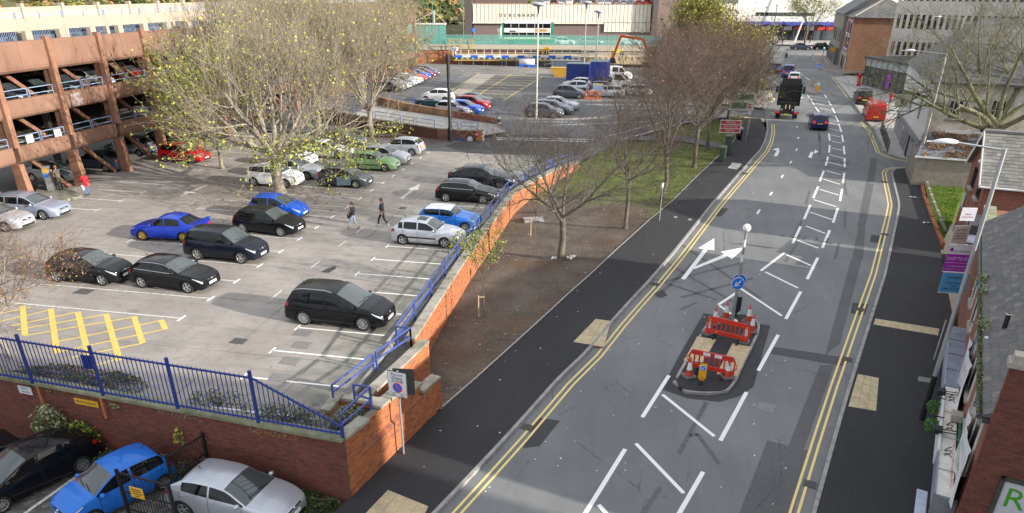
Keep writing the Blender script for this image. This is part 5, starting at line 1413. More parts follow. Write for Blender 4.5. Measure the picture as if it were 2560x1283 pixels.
tail('blue grey people carrier parked nose in under the car park',((-43.28,56.3)[0],(-43.28,56.3)[1]+.7),pi,'bluegrey','picasso',group=LG,name='parked_car')
nose('red hatchback under the lime green leaves by the car park',((-37.07,54.8)[0],(-37.07,54.8)[1]+.7),radians(-3),'red','hatch',group=LG,name='parked_car')
nose('black car in the dark under the car park beside the red hatchback',(-41.9,60.5),0,'black','hatch',group=LG,name='parked_car',lod=1)
MG='cars inside the multi storey car park'
for y,pc,sh,lab in((42.6,'black','hatch','black car on the upper level at the left picture edge'),(44.9,'grey','saloon','dark grey saloon on the upper level left of the second pillar'),(47.6,'black','estate','black estate on the upper level behind the blue rail'),(50.0,'steel','hatch','slate hatchback on the upper level beside the white crossover'),(53.2,'white','juke','white crossover on the upper level of the brown car park'),(57.8,'red','hatch','red hatchback on the upper level near the lime leaves'),(60.4,'red','coupe','red coupe on the upper level half behind a strut'),(63.5,'black','hatch','black hatchback on the upper level behind the tree'),(40.2,'navy','hatch','dark blue hatchback on the upper level at far left')):
 nose(lab,(-42.5-random.random()*.3,y),0,pc,sh,z=5.88,group=MG,lod=1,name='parked_car')
for y,pc,lab in((70,'silver','silver car on the upper level deep behind the tree twigs'),(78,'white','white car on the upper level behind the second tree'),(88,'grey','grey car far along the upper level')):
 nose(lab,(-42.8,y),0,pc,'hatch',z=5.88,group=MG,lod=1,name='parked_car')
 # ---- private yard, bottom left
def m_setts():
 return[pm('sett_%d'%i,c,.85,.2,14,bump=.4,bscale=40)for i,c in enumerate(((.16,.145,.13),(.12,.11,.10),(.20,.185,.165),(.095,.09,.085)))]
SETT=m_setts()
yard=bpy.data.objects.new('cobbled_yard',None);COL.objects.link(yard);yard['kind']='structure'
tag(sheet('yard_base',[[(-40,2),(-9.3,8),(-9.1,17.9),(-24.6,19.5),(-40,21)]],pm('yard_dirt',(.06,.055,.045),.95,.3,3,tint=(.05,.065,.03),tscale=.6),-2.36,flat0),kind='structure')
_sm=[]
for m in SETT:
 mb=MB();mb.prism([(-.105,-.055),(.105,-.055),(.105,.055),(-.105,.055)],-.06,0);mb.add([(-.09,-.042,.012),(.09,-.042,.012),(.09,.042,.012),(-.09,.042,.012)],[(0,1,2,3)])
 mm=mb.mesh('sett');mm.materials.append(m);_sm.append(mm)
_cnt=0;sj=MB()
for i in range(60):
 for j in range(120):
  u,v=i*.225+(j%2)*.11-6.0,j*.125-6.5
  a=radians(35);x=-14.5+u*cos(a)-v*sin(a);y=13.0+u*sin(a)+v*cos(a)
  if not(-23.5<x<-10.2 and 9.5<y<17.4):continue
  k=random.choices(range(4),(4,4,2,2))[0]
  if hypot(x+16.2,y-14.5)<1.5 and _cnt<300:
   o=mo('sett',_sm[k],yard,(x,y,-2.33+random.uniform(-.008,.006)),a);_cnt+=1
  else:
   sj.mat(SETT[k]);sj.xf=Matrix.Translation((x,y,-2.33+random.uniform(-.008,.006)))@Matrix.Rotation(a,4,'Z');sj.box(-.105,.105,-.055,.055,-.06,0)
sj.xf=None;sj.obj('setts',yard)['kind']='stuff'
tag(sheet('yard_line',[strip((-19.34,15.25),(-19.05,17.99),.14)],MATS['worn_white'],-2.305,flat0),kind='structure')
YG='cars parked in the private yard'
park('black liftback with sloping roof parked on the cobbles below the wall',(-19.1,17.75),(-20.05,15.3),'black','prius',z=-2.33,group=YG,wheels='alloy10',name='parked_car')
park('bright blue supermini behind the black gate on the cobbles',(-15.62,17.45),(-16.68,15.32),'lightblue','small',z=-2.33,group=YG,wheels='alloy10',name='parked_car')
park('silver three door coupe in the bottom left corner beside the brick wall',(-14.0,16.25),(-11.32,15.95),'silver','coupe',z=-2.33,group=YG,wheels='alloy05',name='parked_car')
tail('black car cut off by the left picture edge next to the orange cone',(-22.1,18.25),atan2(-2.45,-.95),'black','saloon',z=-2.33,group=YG,name='parked_car')
# open black gate in the private yard
gt=thing('yard_gate','open black iron gate with spiked top between blue and silver cars','gate',(-14.85,17.0,-2.33))
def leaf(a,b,h0,h1,n):
 for p in(a,b):MB().box(p[0]-.04,p[0]+.04,p[1]-.04,p[1]+.04,.05,h1+.12).obj('post',gt,MATS['trim_black'])
 for z in(h0,h1,(h0+h1)/2):MB().beam((a[0],a[1],z),(b[0],b[1],z),.045).obj('rail',gt,MATS['trim_black'])
 for k in range(1,n):
  x,y=a[0]+(b[0]-a[0])*k/n,a[1]+(b[1]-a[1])*k/n
  MB().tube([(x,y,.1),(x,y,h1+.02),(x,y,h1+.13)],[.011,.011,.002],5).obj('bar',gt,MATS['trim_black'])
leaf((0,0),(.42,1.40),.3,1.75,13)
leaf((-1.05,-1.05),(.98,-1.35),.3,1.75,17)
ys=thing('gate_notice','yellow notice board hung on the open black yard gate','sign',(-15.05,15.62,-1.02))
MB().box(-.26,.26,-.012,.012,-.2,.2).obj('panel',ys,MATS['sign_yellow'])
ys.rotation_euler=(0,0,radians(-8))
for k,wd in enumerate((.38,.32,.36,.2)):MB().box(-wd/2,wd/2,-.0145,-.0125,.11-.085*k,.14-.085*k).obj('text_line',ys,MATS['sign_black'])
# ================================================================== CONES, BARRIERS, ISLAND
pm('cone_red',(.52,.055,.03),.5,.1,8);pm('cone_white',(.72,.73,.74),.4,.06,12);pm('cone_orange',(.75,.14,.015),.5,.1,8);pm('rubber_grey',(.13,.13,.135),.85,.15,10);pm('barrier_red',(.58,.035,.02),.42,.1,5);pm('blue_disc',(.01,.16,.68),.4,.04);pm('bollard_yellow',(.75,.36,.01),.4,.05)
def cone(label,p,z,h=.9,body='cone_red',sleeve=True,group=None,rz=None,tilt=0):
 t=thing('traffic_cone',label,'traffic cone',(p[0],p[1],z),random.random()*3 if rz is None else rz,group)
 t.rotation_euler[0]=tilt
 b=.26;MB().prism([(-b,-b*.75),(-b*.75,-b),(b*.75,-b),(b,-b*.75),(b,b*.75),(b*.75,b),(-b*.75,b),(-b,b*.75)],0,.075).obj('base',t,MATS['rubber_grey'])
 r0,r1=.165,.028;R=lambda f:r0+(r1-r0)*f
 m=MB();m.mat(MATS[body]);H=h-.075
 m.lathe((0,0,.075),[(R(0),0),(R(.33),H*.33),(R(.33),H*.331)],14);m.obj('cone_body',t)
 m=MB();m.mat(MATS[body]);m.lathe((0,0,.075),[(R(.74),H*.74),(R(1),H),(.001,H+.004)],14);m.obj('cone_tip',t)
 m=MB();m.lathe((0,0,.075),[(R(.33)+.002,H*.33),(R(.74)+.002,H*.74)],14);m.obj('reflective_sleeve',t,MATS['cone_white' if sleeve else body])
 return t
cone('all orange cone between the black cars in the private yard',(-21.15,17.85),-2.33,.78,'cone_orange',False)
ISLE=[(1.61,27.36),(1.76,26.77),(2.29,26.61),(3.33,26.72),(3.74,26.88),(4.12,27.46),(4.43,28.64),(5.24,31.27),(5.67,32.71),(5.72,33.55),(5.45,34.28),(4.98,34.39),(4,34.14),(3.39,33.39),(3.07,32.7),(2.66,31.23)]
_is=smoothpl(ISLE+[ISLE[0]],2)[:-1]
IZ=.14
px([[(3.1,34.31),(6.21,33.5),(4.93,27.75),(4.3,26.88),(3.47,26.3),(2.2,26.33),(1.15,26.82),(1.92,29.98)]],'road_patch',MATS['dark_patch'],.0035)
tag(sheet('traffic_island',[offs(_is+[_is[0]],-.13)[:-1]],MATS['new_asphalt'],IZ,zr,.2),kind='structure')
kerb('island_kerb',_is+[_is[0],_is[1]],1)
slabs('tactile_paving',[(2.05,29.1),(2.89,29.1),(3.55,31.34),(2.7,31.51)],2,4,MATS['tactile'],IZ+.006)
slabs('tactile_paving',[(3.41,28.21),(4.29,28.22),(5.07,30.94),(4.27,31.11)],2,5,MATS['tactile'],IZ+.006)
def iz(p):return zr(p[1])+IZ
CG='cones on the new traffic island'
for lab,p in(('cone at the front left corner of the island beside the nearer barrier',(2.25,27.82)),('cone at the front right of the island by the nearer barrier',(3.85,28.05)),('cone at the left end of the farther red barrier',(3.17,31.86)),('cone at the right end of the farther red barrier',(4.79,31.34)),('cone at the back of the island just left of the grey beacon pole',(4.1,33.63)),('leftmost cone in the row at the back of the island',(3.53,32.9)),('cone at the back right of the island, farther of a close pair',(5.14,33.42)),('cone at the back right of the island, nearer of a close pair',(5.22,32.44))):
 cone(lab,p,iz(p),.9,group=CG)
def barrier(label,a,b,plates):
 """moulded plastic pedestrian barrier: frame, vertical bars, feet"""
 c=((a[0]+b[0])/2,(a[1]+b[1])/2);t=thing('road_barrier',label,'barrier',(c[0],c[1],iz(c)),atan2(b[1]-a[1],b[0]-a[0]),'red plastic barriers on the island')
 m=MB();hw=.98
 m.prism([(-hw,-.03),(hw,-.03),(hw,.03),(-hw,.03)],.18,.36)
 vs=[(-hw,.78),(-hw+.14,1.0),(hw-.14,1.0),(hw,.78)]
 m.add([(x,y,z)for y in(-.03,.03)for x,z in vs],[(0,1,2,3),(7,6,5,4),(0,4,5,1),(1,5,6,2),(2,6,7,3),(3,7,4,0)]);m.obj('panel',t,MATS['barrier_red'])
 for k in range(10):
  x=-hw+.03+(2*hw-.06)*k/9;MB().box(x-.03,x+.03,-.025,.025,.36,.78).obj('bar',t,MATS['barrier_red'])
 for x in(-.55,.55):m=MB();m.box(x-.04,x+.04,-.34,.34,0,.05);m.beam((x,0,.05),(x,0,.2),.06);m.obj('foot',t,MATS['trim_black'])
 for s in(-1,1):m=MB();m.tube([(s*hw,0,.42),(s*(hw+.07),0,.5),(s*(hw+.07),0,.62),(s*hw,0,.70)],.02,6);m.obj('coupling',t,MATS['barrier_red'])
 if plates:
  for x in(-.24,.24):MB().box(x-.15,x+.15,-.036,-.0305,.82,.97).obj('reflective_panel',t,MATS['cone_white'])
  for x in(-.78,0,.78):MB().box(x-.14,x+.14,-.0355,-.0305,.82,.97).obj('reflective_panel',t,MATS['sign_red'])
 for x in(-hw+.12,hw-.12,-.5):MB().box(x-.025,x+.025,-.0345,-.0305,.80 if x!=-.5 else.26,.86 if x!=-.5 else.32).obj('marker',t,MATS['plate_yellow'])
barrier('nearer red plastic barrier with white reflective panels on the island',(2.21,28.44),(4.08,27.93),True)
barrier('farther red plastic barrier, plain side, across the island',(3.08,31.77),(4.94,31.03),False)
def keep_left(t,F,r,parent=None):
 m=MB();m.xf=F;m.mat(MATS['blue_disc']);m.lathe((0,0,0),[(.001,-.012),(r,-.012),(r,.010),(.001,.010)],28,smooth=False);m.mat(MATS['cone_white']);m.lathe((0,0,0),[(r,.0),(r+.012,.004),(r,.012),(r-.012,.0125)],28)
 u=r
 A=lambda x,y:((x*.7071-y*.7071)*u,(x*.7071+y*.7071)*u,.013)
 m.add([A(.62,-.1),A(.62,.1),A(-.15,.1),A(-.15,-.1)],[(0,1,2,3)]);m.add([A(-.72,0),A(-.08,-.42),A(.08,-.42),A(-.26,-.1),A(-.26,.1),A(.08,.42),A(-.08,.42)],[(0,1,2,3),(0,3,4),(0,4,5,6)])
 return m.obj('arrow_disc',parent or t)
 # amber keep-left marker on the near end, black-backed twin at the far end
def marker(label,p,rz,front):
 t=thing('keep_left_marker',label,'road marker',(p[0],p[1],iz(p)),rz)
 m=MB();P=[(-.16,.98),(.16,.98),(.16,.30),(0,.12),(-.16,.30)]
 m.mat(MATS['bollard_yellow']);m.add([(x,-.035,z)for x,z in P],[(0,4,3,2,1)]);m.mat(MATS['trim_black']);m.add([(x*1.06,-.034+d,z+(.01 if z>.5 else-.012))for d in(0,.06)for x,z in P],[(0,1,6,5),(1,2,7,6),(2,3,8,7),(3,4,9,8),(4,0,5,9),(5,6,7,8,9)]);m.obj('blade',t)
 m=MB();m.tube([(0,0,0),(0,0,.3)],.04,8);m.box(-.12,.12,-.1,.1,0,.025);m.obj('spring_base',t,MATS['trim_black'])
 keep_left(t,Matrix.Translation((0,-.037,.76))@frame((0,0,0),(1,0,0),(0,0,1)),.125)
p=(2.75,27.33);marker('amber keep left marker on the near end of the island',p,radians(-4),1)
p=(4.62,34.02);marker('black backed keep left marker at the far end of the island',p,radians(172),1)
# beacon pole with globe and keep-left discs
p=(4.41,33.47);bz=iz(p)
t=thing('beacon_pole','grey beacon pole with white globe and blue keep left disc on the island','beacon',(p[0],p[1],bz))
HB=4.75
MB().tube([(0,0,0),(0,0,HB-1.75)],.075,12).obj('pole',t,MATS['galv_dark'])
for k in range(4):
 MB().tube([(0,0,HB-1.75+.36*k),(0,0,HB-1.75+.36*(k+1))],.06,12).obj('pole_band',t,MATS['cone_white' if k%2==0 else 'galv_dark'])
m=MB();m.sphere((0,0,HB-.12),.19,20,12);m.obj('globe',t,pm('white_globe',(.85,.85,.85),.25,0,spec=.6))
keep_left(t,Matrix.Translation((-.02,-.10,1.95))@Matrix.Rotation(radians(12),4,'Z')@frame((0,0,0),(1,0,0),(0,0,1)),.30)
keep_left(t,Matrix.Translation((.06,.10,2.05))@Matrix.Rotation(radians(172),4,'Z')@frame((0,0,0),(1,0,0),(0,0,1)),.30)
MB().lathe((0,0,0),[(.26,.004),(.24,.012),(.1,.02)],16).obj('base_collar',t,MATS['cone_white'])
# ================================================================== RIGHT-HAND SIDE: SHOPS, BRICK HOUSE, PUB, OFFICES
SP0=(12.05,26.4);ST=(.326,.9454);SN=(.9454,-.326)
def sw(s,d,z):return(SP0[0]+ST[0]*s+SN[0]*d,SP0[1]+ST[1]*s+SN[1]*d,z)
SF=Matrix(((ST[0],SN[0],0,SP0[0]),(ST[1],SN[1],0,SP0[1]),(0,0,1,0),(0,0,0,1)))
pm('slate',(.115,.115,.122),.75,.2,3,bump=.25,bscale=25,tint=(.17,.165,.15),tscale=.8)
SLATES=[pm('slate_%s'%n,c,.72,.2,6,bump=.25,bscale=25)for n,c in(('grey',(.105,.102,.10)),('blue',(.088,.088,.092)),('brown',(.12,.108,.098)),('pale',(.15,.142,.13)))]
pm('tile_grey',(.20,.195,.18),.85,.15,3);TILES=[MATS['tile_grey'],pm('tile_dark',(.155,.15,.14),.85,.15,3),pm('tile_pale',(.26,.245,.215),.85,.15,3),pm('tile_mid',(.18,.17,.155),.85,.15,3)]
pm('window_frame',(.70,.70,.68),.5,.05);pm('window_glass',(.018,.022,.026),.06,0,spec=.9);pm('lead',(.20,.225,.30),.6,.12,2,tint=(.14,.155,.2),tscale=1.2);pm('fascia_white',(.62,.60,.55),.6,.12,3,tint=(.30,.29,.22),tscale=2.2,tpos=(.55,.7));pm('gutter',(.05,.055,.06),.6,.1);pm('moss',(.085,.10,.025),.95,.3,9,bump=.8,bscale=30)
pm('stone_sill',(.36,.33,.28),.8,.12,4)
def slate_roof(parent,org,ux,up,L,Wd,cw,ch,tones,nparts,seed,name='slate',near=(0,0),thick=.012,lap=.35):
 """courses of single slates on the plane org + u*ux + v*up"""
 ux=Vector(ux).normalized();up=Vector(up).normalized();nn=ux.cross(up)
 if nn.z<0:nn=-nn
 rnd=random.Random(seed);it=[]
 for j in range(int(Wd/ch)+1):
  for i in range(-1,int(L/cw)+1):
   u=i*cw+(cw/2 if j%2 else 0);v=j*ch
   u0,u1=max(0,u),min(L,u+cw)
   if u1-u0<.05:continue
   it.append((u0,u1,v))
 it.sort(key=lambda q:hypot(q[0]-near[0],(q[2]-near[1])))
 st=MB();org=Vector(org);cache={}
 for k,(u0,u1,v)in enumerate(it):
  m=rnd.choices(tones,(5,4,2,1.2))[0];w_=u1-u0-.008;h_=ch*(1+lap)
  tilt=thick*1.3;a=rnd.uniform(-.012,.012)
  M_=Matrix(((ux.x,up.x,nn.x,0),(ux.y,up.y,nn.y,0),(ux.z,up.z,nn.z,0),(0,0,0,1)))
  P=org+ux*u0+up*v+nn*(tilt+rnd.uniform(0,.006))
  Mx=Matrix.Translation(P)@M_@Matrix.Rotation(-math.atan2(tilt*1.6,h_),4,'X')@Matrix.Rotation(a,4,'Z')
  if k<nparts:
   kk=(m.name,round(w_,2))
   if kk not in cache:me=MB().box(0,w_,0,h_,-thick,0).mesh(name);me.materials.append(m);cache[kk]=me
   o=mo(name,cache[kk],parent);o.matrix_local=Mx
  else:
   st.mat(m);st.xf=Mx;st.box(0,w_,0,h_,-thick,0)
 if st.v:st.xf=None;st.obj(name+'s',parent)['kind']='stuff'
 # ---- shop terrace
shop=thing('shop_terrace','brick shop with slate roof and long white fascia beside the black pavement','shop')
def sbox(name,m,s0,s1,d0,d1,z0,z1,parent=shop):
 mb=MB();mb.xf=SF;mb.box(s0,s1,d0,d1,z0,z1)
 mb.f=[f[::-1]for f in mb.f]
 return mb.obj(name,parent,m)
sbox('wall',MATS['brickwork_red'],-9.05,14.2,0,9.0,-2.6,3.36)
sbox('eaves_board',MATS['gutter'],-9.05,11.0,-.16,-.002,3.22,3.36)
_sl=math.tan(radians(36))
mb=MB();mb.xf=SF
mb.add([(-9.05,-.2,3.40),(11,-.2,3.40),(11,4.5,3.40+4.7*_sl),(-9.05,4.5,3.40+4.7*_sl),(-9.05,9.2,3.40),(11,9.2,3.40)],[(0,3,2,1),(3,4,5,2),(0,4,3),(1,2,5)]);rf_=mb.obj('roof',shop,MATS['slate'])
o_=Vector(sw(-9.05,-.2,3.42));up_=Vector((SN[0]*cos(radians(36)),SN[1]*cos(radians(36)),sin(radians(36))))
slate_roof(rf_,o_,(ST[0],ST[1],0),up_,20.0,5.75,.34,.235,SLATES,300,5,near=(6,0))
m_=MB();m_.tube([sw(-9.0,-.26,3.34),sw(11,-.26,3.34)],.07,8);m_.obj('gutter',shop,MATS['gutter'])
mossd=leaf_cloud('gutter_moss',shop,lambda r:sw(r.uniform(-9,1.0),-.26+r.gauss(0,.03),3.42+abs(r.gauss(0,.03))),1500,[LEAFM['olive'],LEAFM['dark'],LEAFM['ivy']],.05,3)
leaf_cloud('gutter_weeds',shop,lambda r:(lambda s:sw(s+r.gauss(0,.25),-.22+r.gauss(0,.12),3.5+abs(r.gauss(0,.14))))(r.choice((-2.9,.6,2.0))),420,[LEAFM['pale'],LEAFM['green']],.07,4)
# windows of the upper floor, seen edge on
for s_ in(-7.6,-5.6,-3.0,-.4,3.2,6.0):
 w_=sbox('window',MATS['window_glass'],s_-.55,s_+.55,-.03,.02,1.2,2.7)
 f=sbox('frame',MATS['window_frame'],s_-.62,s_-.55,-.05,.01,1.15,2.75);f.parent=w_
 f=sbox('frame',MATS['window_frame'],s_+.55,s_+.62,-.05,.01,1.15,2.75);f.parent=w_
 f=sbox('sill',MATS['stone_sill'],s_-.7,s_+.7,-.12,-.001,1.06,1.15);f.parent=w_
 # fascia boxes over the shop fronts
sbox('fascia_top',MATS['lead'],-1.35,4.6,-.60,-.005,.44,.50);sbox('fascia_board',pm('fascia_blue',(.28,.33,.42),.5,.08),-1.35,4.6,-.64,-.601,-.05,.52)
for s_ in(.1,1.6,3.1):sbox('lead_roll',pm('lead_dark',(.12,.135,.18),.6,.1),s_-.02,s_+.02,-.6,-.01,.501,.525)
sbox('fascia_top',MATS['fascia_white'],-8.6,-1.40,-.58,-.16,.40,.47);sbox('fascia_board',MATS['sign_white'],-6.2,-2.4,-.66,-.585,.0,.56);sbox('fascia_board',MATS['lead'],-8.6,-6.25,-.63,-.585,.0,.50)
sbox('fascia_gap',MATS['gutter'],-8.6,-1.40,-.155,-.01,.30,.36)
sbox('fascia_end',pm('fascia_grey',(.17,.18,.20),.6,.1),-8.66,-8.605,-.62,-.02,-.2,.46)
for s_ in(-7.2,-5.2,-3.4):sbox('bracket',MATS['galv'],s_-.015,s_+.015,-.58,-.0,.472,.49)
sbox('shop_front',MATS['window_glass'],-8.4,4.4,-.08,-.003,-1.9,-.05);
for k in range(10):sbox('shop_mullion',MATS['window_frame'],-8.4+k*1.42,-8.34+k*1.42,-.11,-.081,-1.9,-.05)
sbox('awning_sheet',pm('awning_blue',(.40,.45,.56),.6,.1),-8.9,-7.4,-.95,-.66,-.35,-.30)
# leaning swan-neck lamps over the fascia
for s_ in(-2.2,-5.05):
 f_=thing('fascia_lamp','black floodlight on two arms above the white fascia, %s one'%('farther' if s_>-3 else 'nearer'),'lamp',sw(s_,0,0))
 for ds in(-.09,.09):m_=MB();m_.beam(Vector(sw(s_+ds,0,.66))-Vector(sw(s_,0,0)),Vector(sw(s_+ds,-.62,.60))-Vector(sw(s_,0,0)),.025);m_.obj('arm',f_,MATS['trim_black'])
 m_=MB();c_=Vector(sw(s_,-.7,.58))-Vector(sw(s_,0,0));m_.box(c_.x-.12,c_.x+.12,c_.y-.16,c_.y+.16,c_.z-.08,c_.z+.1,radians(-18));m_.obj('head',f_,MATS['trim_black'])
f_=thing('burglar_alarm','dull beige box fixed above the white fascia beside the long banner','box',sw(-3.9,-.2,.62));MB().box(-.16,.16,-.2,.2,-.1,.14,radians(-19)).obj('case',f_,MATS['stone_sill'])
# cables lying in loops on the fascia top
for s_,sd_ in((-4.7,1),(-6.4,2),(-2.6,3)):
 rnd=random.Random(sd_);m_=MB();pts=[sw(s_+k*.05+.12*sin(k*1.3),-.36+.10*cos(k*1.1),.482+.01*sin(k))for k in range(14)];m_.tube(pts,.012,5)
 tag(m_.obj('cable',None,MATS['trim_black']),('loose black cable looped on the white fascia top, %s'%('middle coil','nearest coil','farthest coil')[sd_-1]),'cable')
 # banners on the wall
def wall_banner(label,s0,s1,z0,z1,lines,bend=.05):
 t=thing('banner',label,'banner');mb=MB();n=10
 vs=[]
 for i in range(n+1):
  for j in range(4):
   s_=s0+(s1-s0)*i/n;z_=z0+(z1-z0)*j/3;vs.append(sw(s_,-.16-bend*sin(i*1.1+j*.8)-bend*.6*sin(i*2.3),z_))
 mb.smooth=True;mb.add(vs,[(i*4+j,i*4+j+1,(i+1)*4+j+1,(i+1)*4+j)for i in range(n)for j in range(3)]);mb.obj('sheet',t,pm('banner_white',(.66,.67,.70),.6,.06))
 for s_,z_,sz,m_ in lines:
  text('lettering',s_,sz,m_,t,frame(sw((s0+s1)/2,-.285,z_),(-ST[0],-ST[1],0),(0,0,1)),.001)
pm('banner_green',(.02,.28,.14),.6,.1);pm('banner_red',(.5,.05,.08),.6,.1);pm('banner_grey',(.35,.38,.42),.6,.1)
wall_banner('white banner with green and red lettering sagging on the shop wall',-9.0,-5.7,.35,1.95,[('BLIND FACTORY',1.45,.42,MATS['banner_green']),('RE-OPENING',.8,.42,MATS['banner_red'])])
wall_banner('white banner with faded grey lettering on the shop wall',-3.0,.45,.35,1.85,[('BLINDS',1.3,.42,MATS['banner_grey']),('SALE NOW ON',.75,.34,MATS['banner_grey'])])
# topiary balls in pots by the shop door
TG='topiary balls by the shop front'
for k,s_ in enumerate((-2.9,-4.15)):
 p=sw(s_,-.82,0);z0=zr(p[1])+.11
 b_=thing('topiary','round green topiary ball hung at the shop fascia, %s one'%('farther','nearer')[k],'plant',(p[0],p[1],z0),0,TG)
 m_=MB();m_.beam((.25,-.08,2.42),(0,0,2.42),.03);m_.beam((0,0,2.42),(0,0,2.05),.02);m_.obj('bracket',b_,MATS['trim_black'])
 leaf_cloud('ball',b_,lambda r:tuple(Vector((r.gauss(0,1),r.gauss(0,1),r.gauss(0,1))).normalized()*.23+Vector((0,0,2.05))),900,[LEAFM['green'],pm('leaf_topiary',(.05,.20,.03),.6,.2,9)],.05,5+k)
 # gable upstand of the next building, with its sign
gab=thing('brick_gable','dark brick gable with a white and green sign at the right picture edge','building')
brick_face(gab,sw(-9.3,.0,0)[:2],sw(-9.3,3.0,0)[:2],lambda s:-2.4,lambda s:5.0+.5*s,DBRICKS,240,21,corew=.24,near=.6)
mb=MB();i=0
while i<96:
 z=-2.4+i*.077;mb.mat(random.choice(DBRICKS[:3]));mb.xf=SF
 mb.box(-9.3,-9.08,-.022,-.002,z,z+.065);i+=1
mb.xf=None;mb.obj('edge_bricks',gab)['kind']='stuff'
sbox('cap_stone',MATS['stone_sill'],-9.42,-8.95,-.1,.45,5.02,5.16,gab);sbox('cap_stone',MATS['stone_sill'],-9.36,-9.0,-.02,.40,5.16,5.34,gab)
def gfr(d,z):return frame(sw(-9.335,d,z),(SN[0],SN[1],0),(0,0,1))
sg=thing('shop_sign','white sign with green lettering framed on the dark brick gable','sign')
mb=MB();mb.xf=gfr(1.72,.55);mb.box(-1.02,1.02,-1.35,1.35,-.02,.03);mb.mats=[];mb.mi=[0]*len(mb.f);mb.obj('panel',sg,pm('sign_panel_grey',(.55,.57,.62),.5,.05))
for a in((-1.12,-1.02,-1.45,1.45),(1.02,1.12,-1.45,1.45),(-1.12,1.12,1.35,1.45),(-1.12,1.12,-1.45,-1.35)):mb=MB();mb.xf=gfr(1.72,.55);mb.box(a[0],a[1],a[2],a[3],-.02,.07);mb.obj('frame',sg,pm('sign_frame',(.06,.058,.055),.6,.2))
pm('sign_green',(.06,.34,.02),.5,.05)
for s_,z_ in(('RE',1.40),('Fit',.42)):text('lettering',s_,.85,MATS['sign_green'],sg,gfr(.78,z_)@Matrix.Translation((0,0,.034)),.001,'LEFT')
# roof vent pipe lying board
p=sw(-3.4,.30,3.40+.5*_sl);vp=thing('vent_pipe','short dark vent pipe with pale rim standing on the slate roof','pipe',p)
MB().tube([(0,0,-.1),(0,0,.5)],.07,10).obj('pipe',vp,MATS['trim_black']);MB().lathe((0,0,.5),[(.085,-.03),(.095,.0),(.06,.01)],12).obj('rim',vp,MATS['galv'])
mb=MB();q=Vector(sw(-3.75,.02,3.46));mb.box(q.x-.16,q.x+.16,q.y-.1,q.y+.1,q.z,q.z+.06,.2);tag(mb.obj('loose_flashing',None,MATS['sign_white']),'loose white scrap lying on the slates beside the vent pipe','scrap')
# projecting boards
def proj(name,label,s0,d0,s1,d1,zc,h,mp,lines,band=None):
 t=thing(name,label,'sign');a,b=Vector(sw(s0,d0,zc)),Vector(sw(s1,d1,zc));ux=(b-a);w_=ux.length;F=frame((a+b)/2,ux,(0,0,1))
 mb=MB();mb.xf=F;mb.box(-w_/2,w_/2,-h/2,h/2,-.04,0);mb.obj('panel',t,mp)
 if band:mb=MB();mb.xf=F;mb.box(-w_/2,w_/2,band[0],band[1],.0,.003);mb.obj('header',t,band[2])
 for s_,y_,sz,m_,sx in lines:text('lettering',s_,sz,m_,t,F@Matrix.Translation((0,y_,.005)),.001,sx=sx)
 mb=MB();mb.xf=F;mb.beam((w_/2,h/2+.03,-.02),(-w_/2,h/2+.03,-.02),.05);mb.beam((w_/2,-h/2-.02,-.02),(-w_/2,-h/2-.02,-.02),.04);mb.obj('bracket',t,MATS['sign_white'])
 return t,F
pm('sign_purple',(.36,.02,.40),.45,.04);pm('sign_cyan',(.08,.32,.58),.45,.06);pm('sign_cream',(.56,.50,.42),.6,.08);pm('sign_lilac',(.52,.53,.60),.6,.05);pm('ink_purple',(.22,.01,.22),.5,0);pm('ink_navy',(.02,.05,.16),.5,0);pm('ink_red',(.42,.06,.07),.5,0)
tt,F_=proj('letting_board','purple and white shop to let board on the shop wall',9.62,-1.26,10.0,-.25,1.88,1.28,MATS['sign_purple'],[('LANCASHIRE',.36,.165,MATS['ink_purple'],.95),('SHOP TO LET',.0,.21,MATS['sign_white'],.78),('Tel: 0161 425 0207',-.38,.125,MATS['sign_white'],.82)],(.22,.64,MATS['sign_white']))
mb=MB();mb.xf=F_;mb.add([(-.50,.42,.006),(-.42,.56,.006),(-.34,.5,.006),(-.34,.38,.006),(-.46,.38,.006)],[(0,4,3,2,1)]);mb.obj('logo',tt,MATS['ink_purple'])
for yy in(-.20,-.52):mb=MB();mb.xf=F_;mb.box(-.52,.52,yy-.008,yy+.008,.003,.005);mb.obj('rule',tt,MATS['sign_white'])
proj('clinic_board','blue slimming clinic board under the purple letting board',7.95,-1.26,8.35,-.2,1.22,.95,MATS['sign_cyan'],[('bodyline',.27,.22,MATS['ink_navy'],1.0),('Medical Slimming',.0,.125,MATS['ink_navy'],.9),('Clinic',-.14,.125,MATS['ink_navy'],.9),('0845 491 8750',-.30,.16,MATS['ink_navy'],.9)])
proj('trade_board','cream blacksmiths board with dark lettering above the purple board',13.45,-1.12,13.85,-.42,2.02,.85,MATS['sign_cream'],[('ACTION',.25,.15,MATS['sign_black'],.9),('BLACKSMITHS',.07,.105,MATS['sign_black'],.85),('FABRICATION',-.07,.105,MATS['sign_black'],.85),('& HARDWARE',-.2,.105,MATS['sign_black'],.85)])
proj('trade_board','pale lilac repairs board with red lettering, highest of the wall boards',16.4,-.9,16.75,-.2,2.4,.62,MATS['sign_lilac'],[('Repairs',.02,.12,MATS['ink_red'],.9),('& New Work',-.14,.12,MATS['ink_red'],.85)])
sbox('stone_coping',MATS['coping_moss'],10.95,14.3,-.12,.42,3.36,3.52)
annex=thing('shop_annex','small grey roofed shop end beside the grass plot','building')
sbox('wall',MATS['stone_sill'],14.4,18.6,-.2,3.5,-1.2,1.4,annex);sbox('roof',MATS['lead'],14.35,18.7,-.45,3.6,1.4,1.5,annex);sbox('shop_window',MATS['window_frame'],14.8,16.4,-.3,-.201,-.6,.9,annex);sbox('dormer',MATS['gutter'],16.0,18.6,-.4,1.4,1.5,2.0,annex)
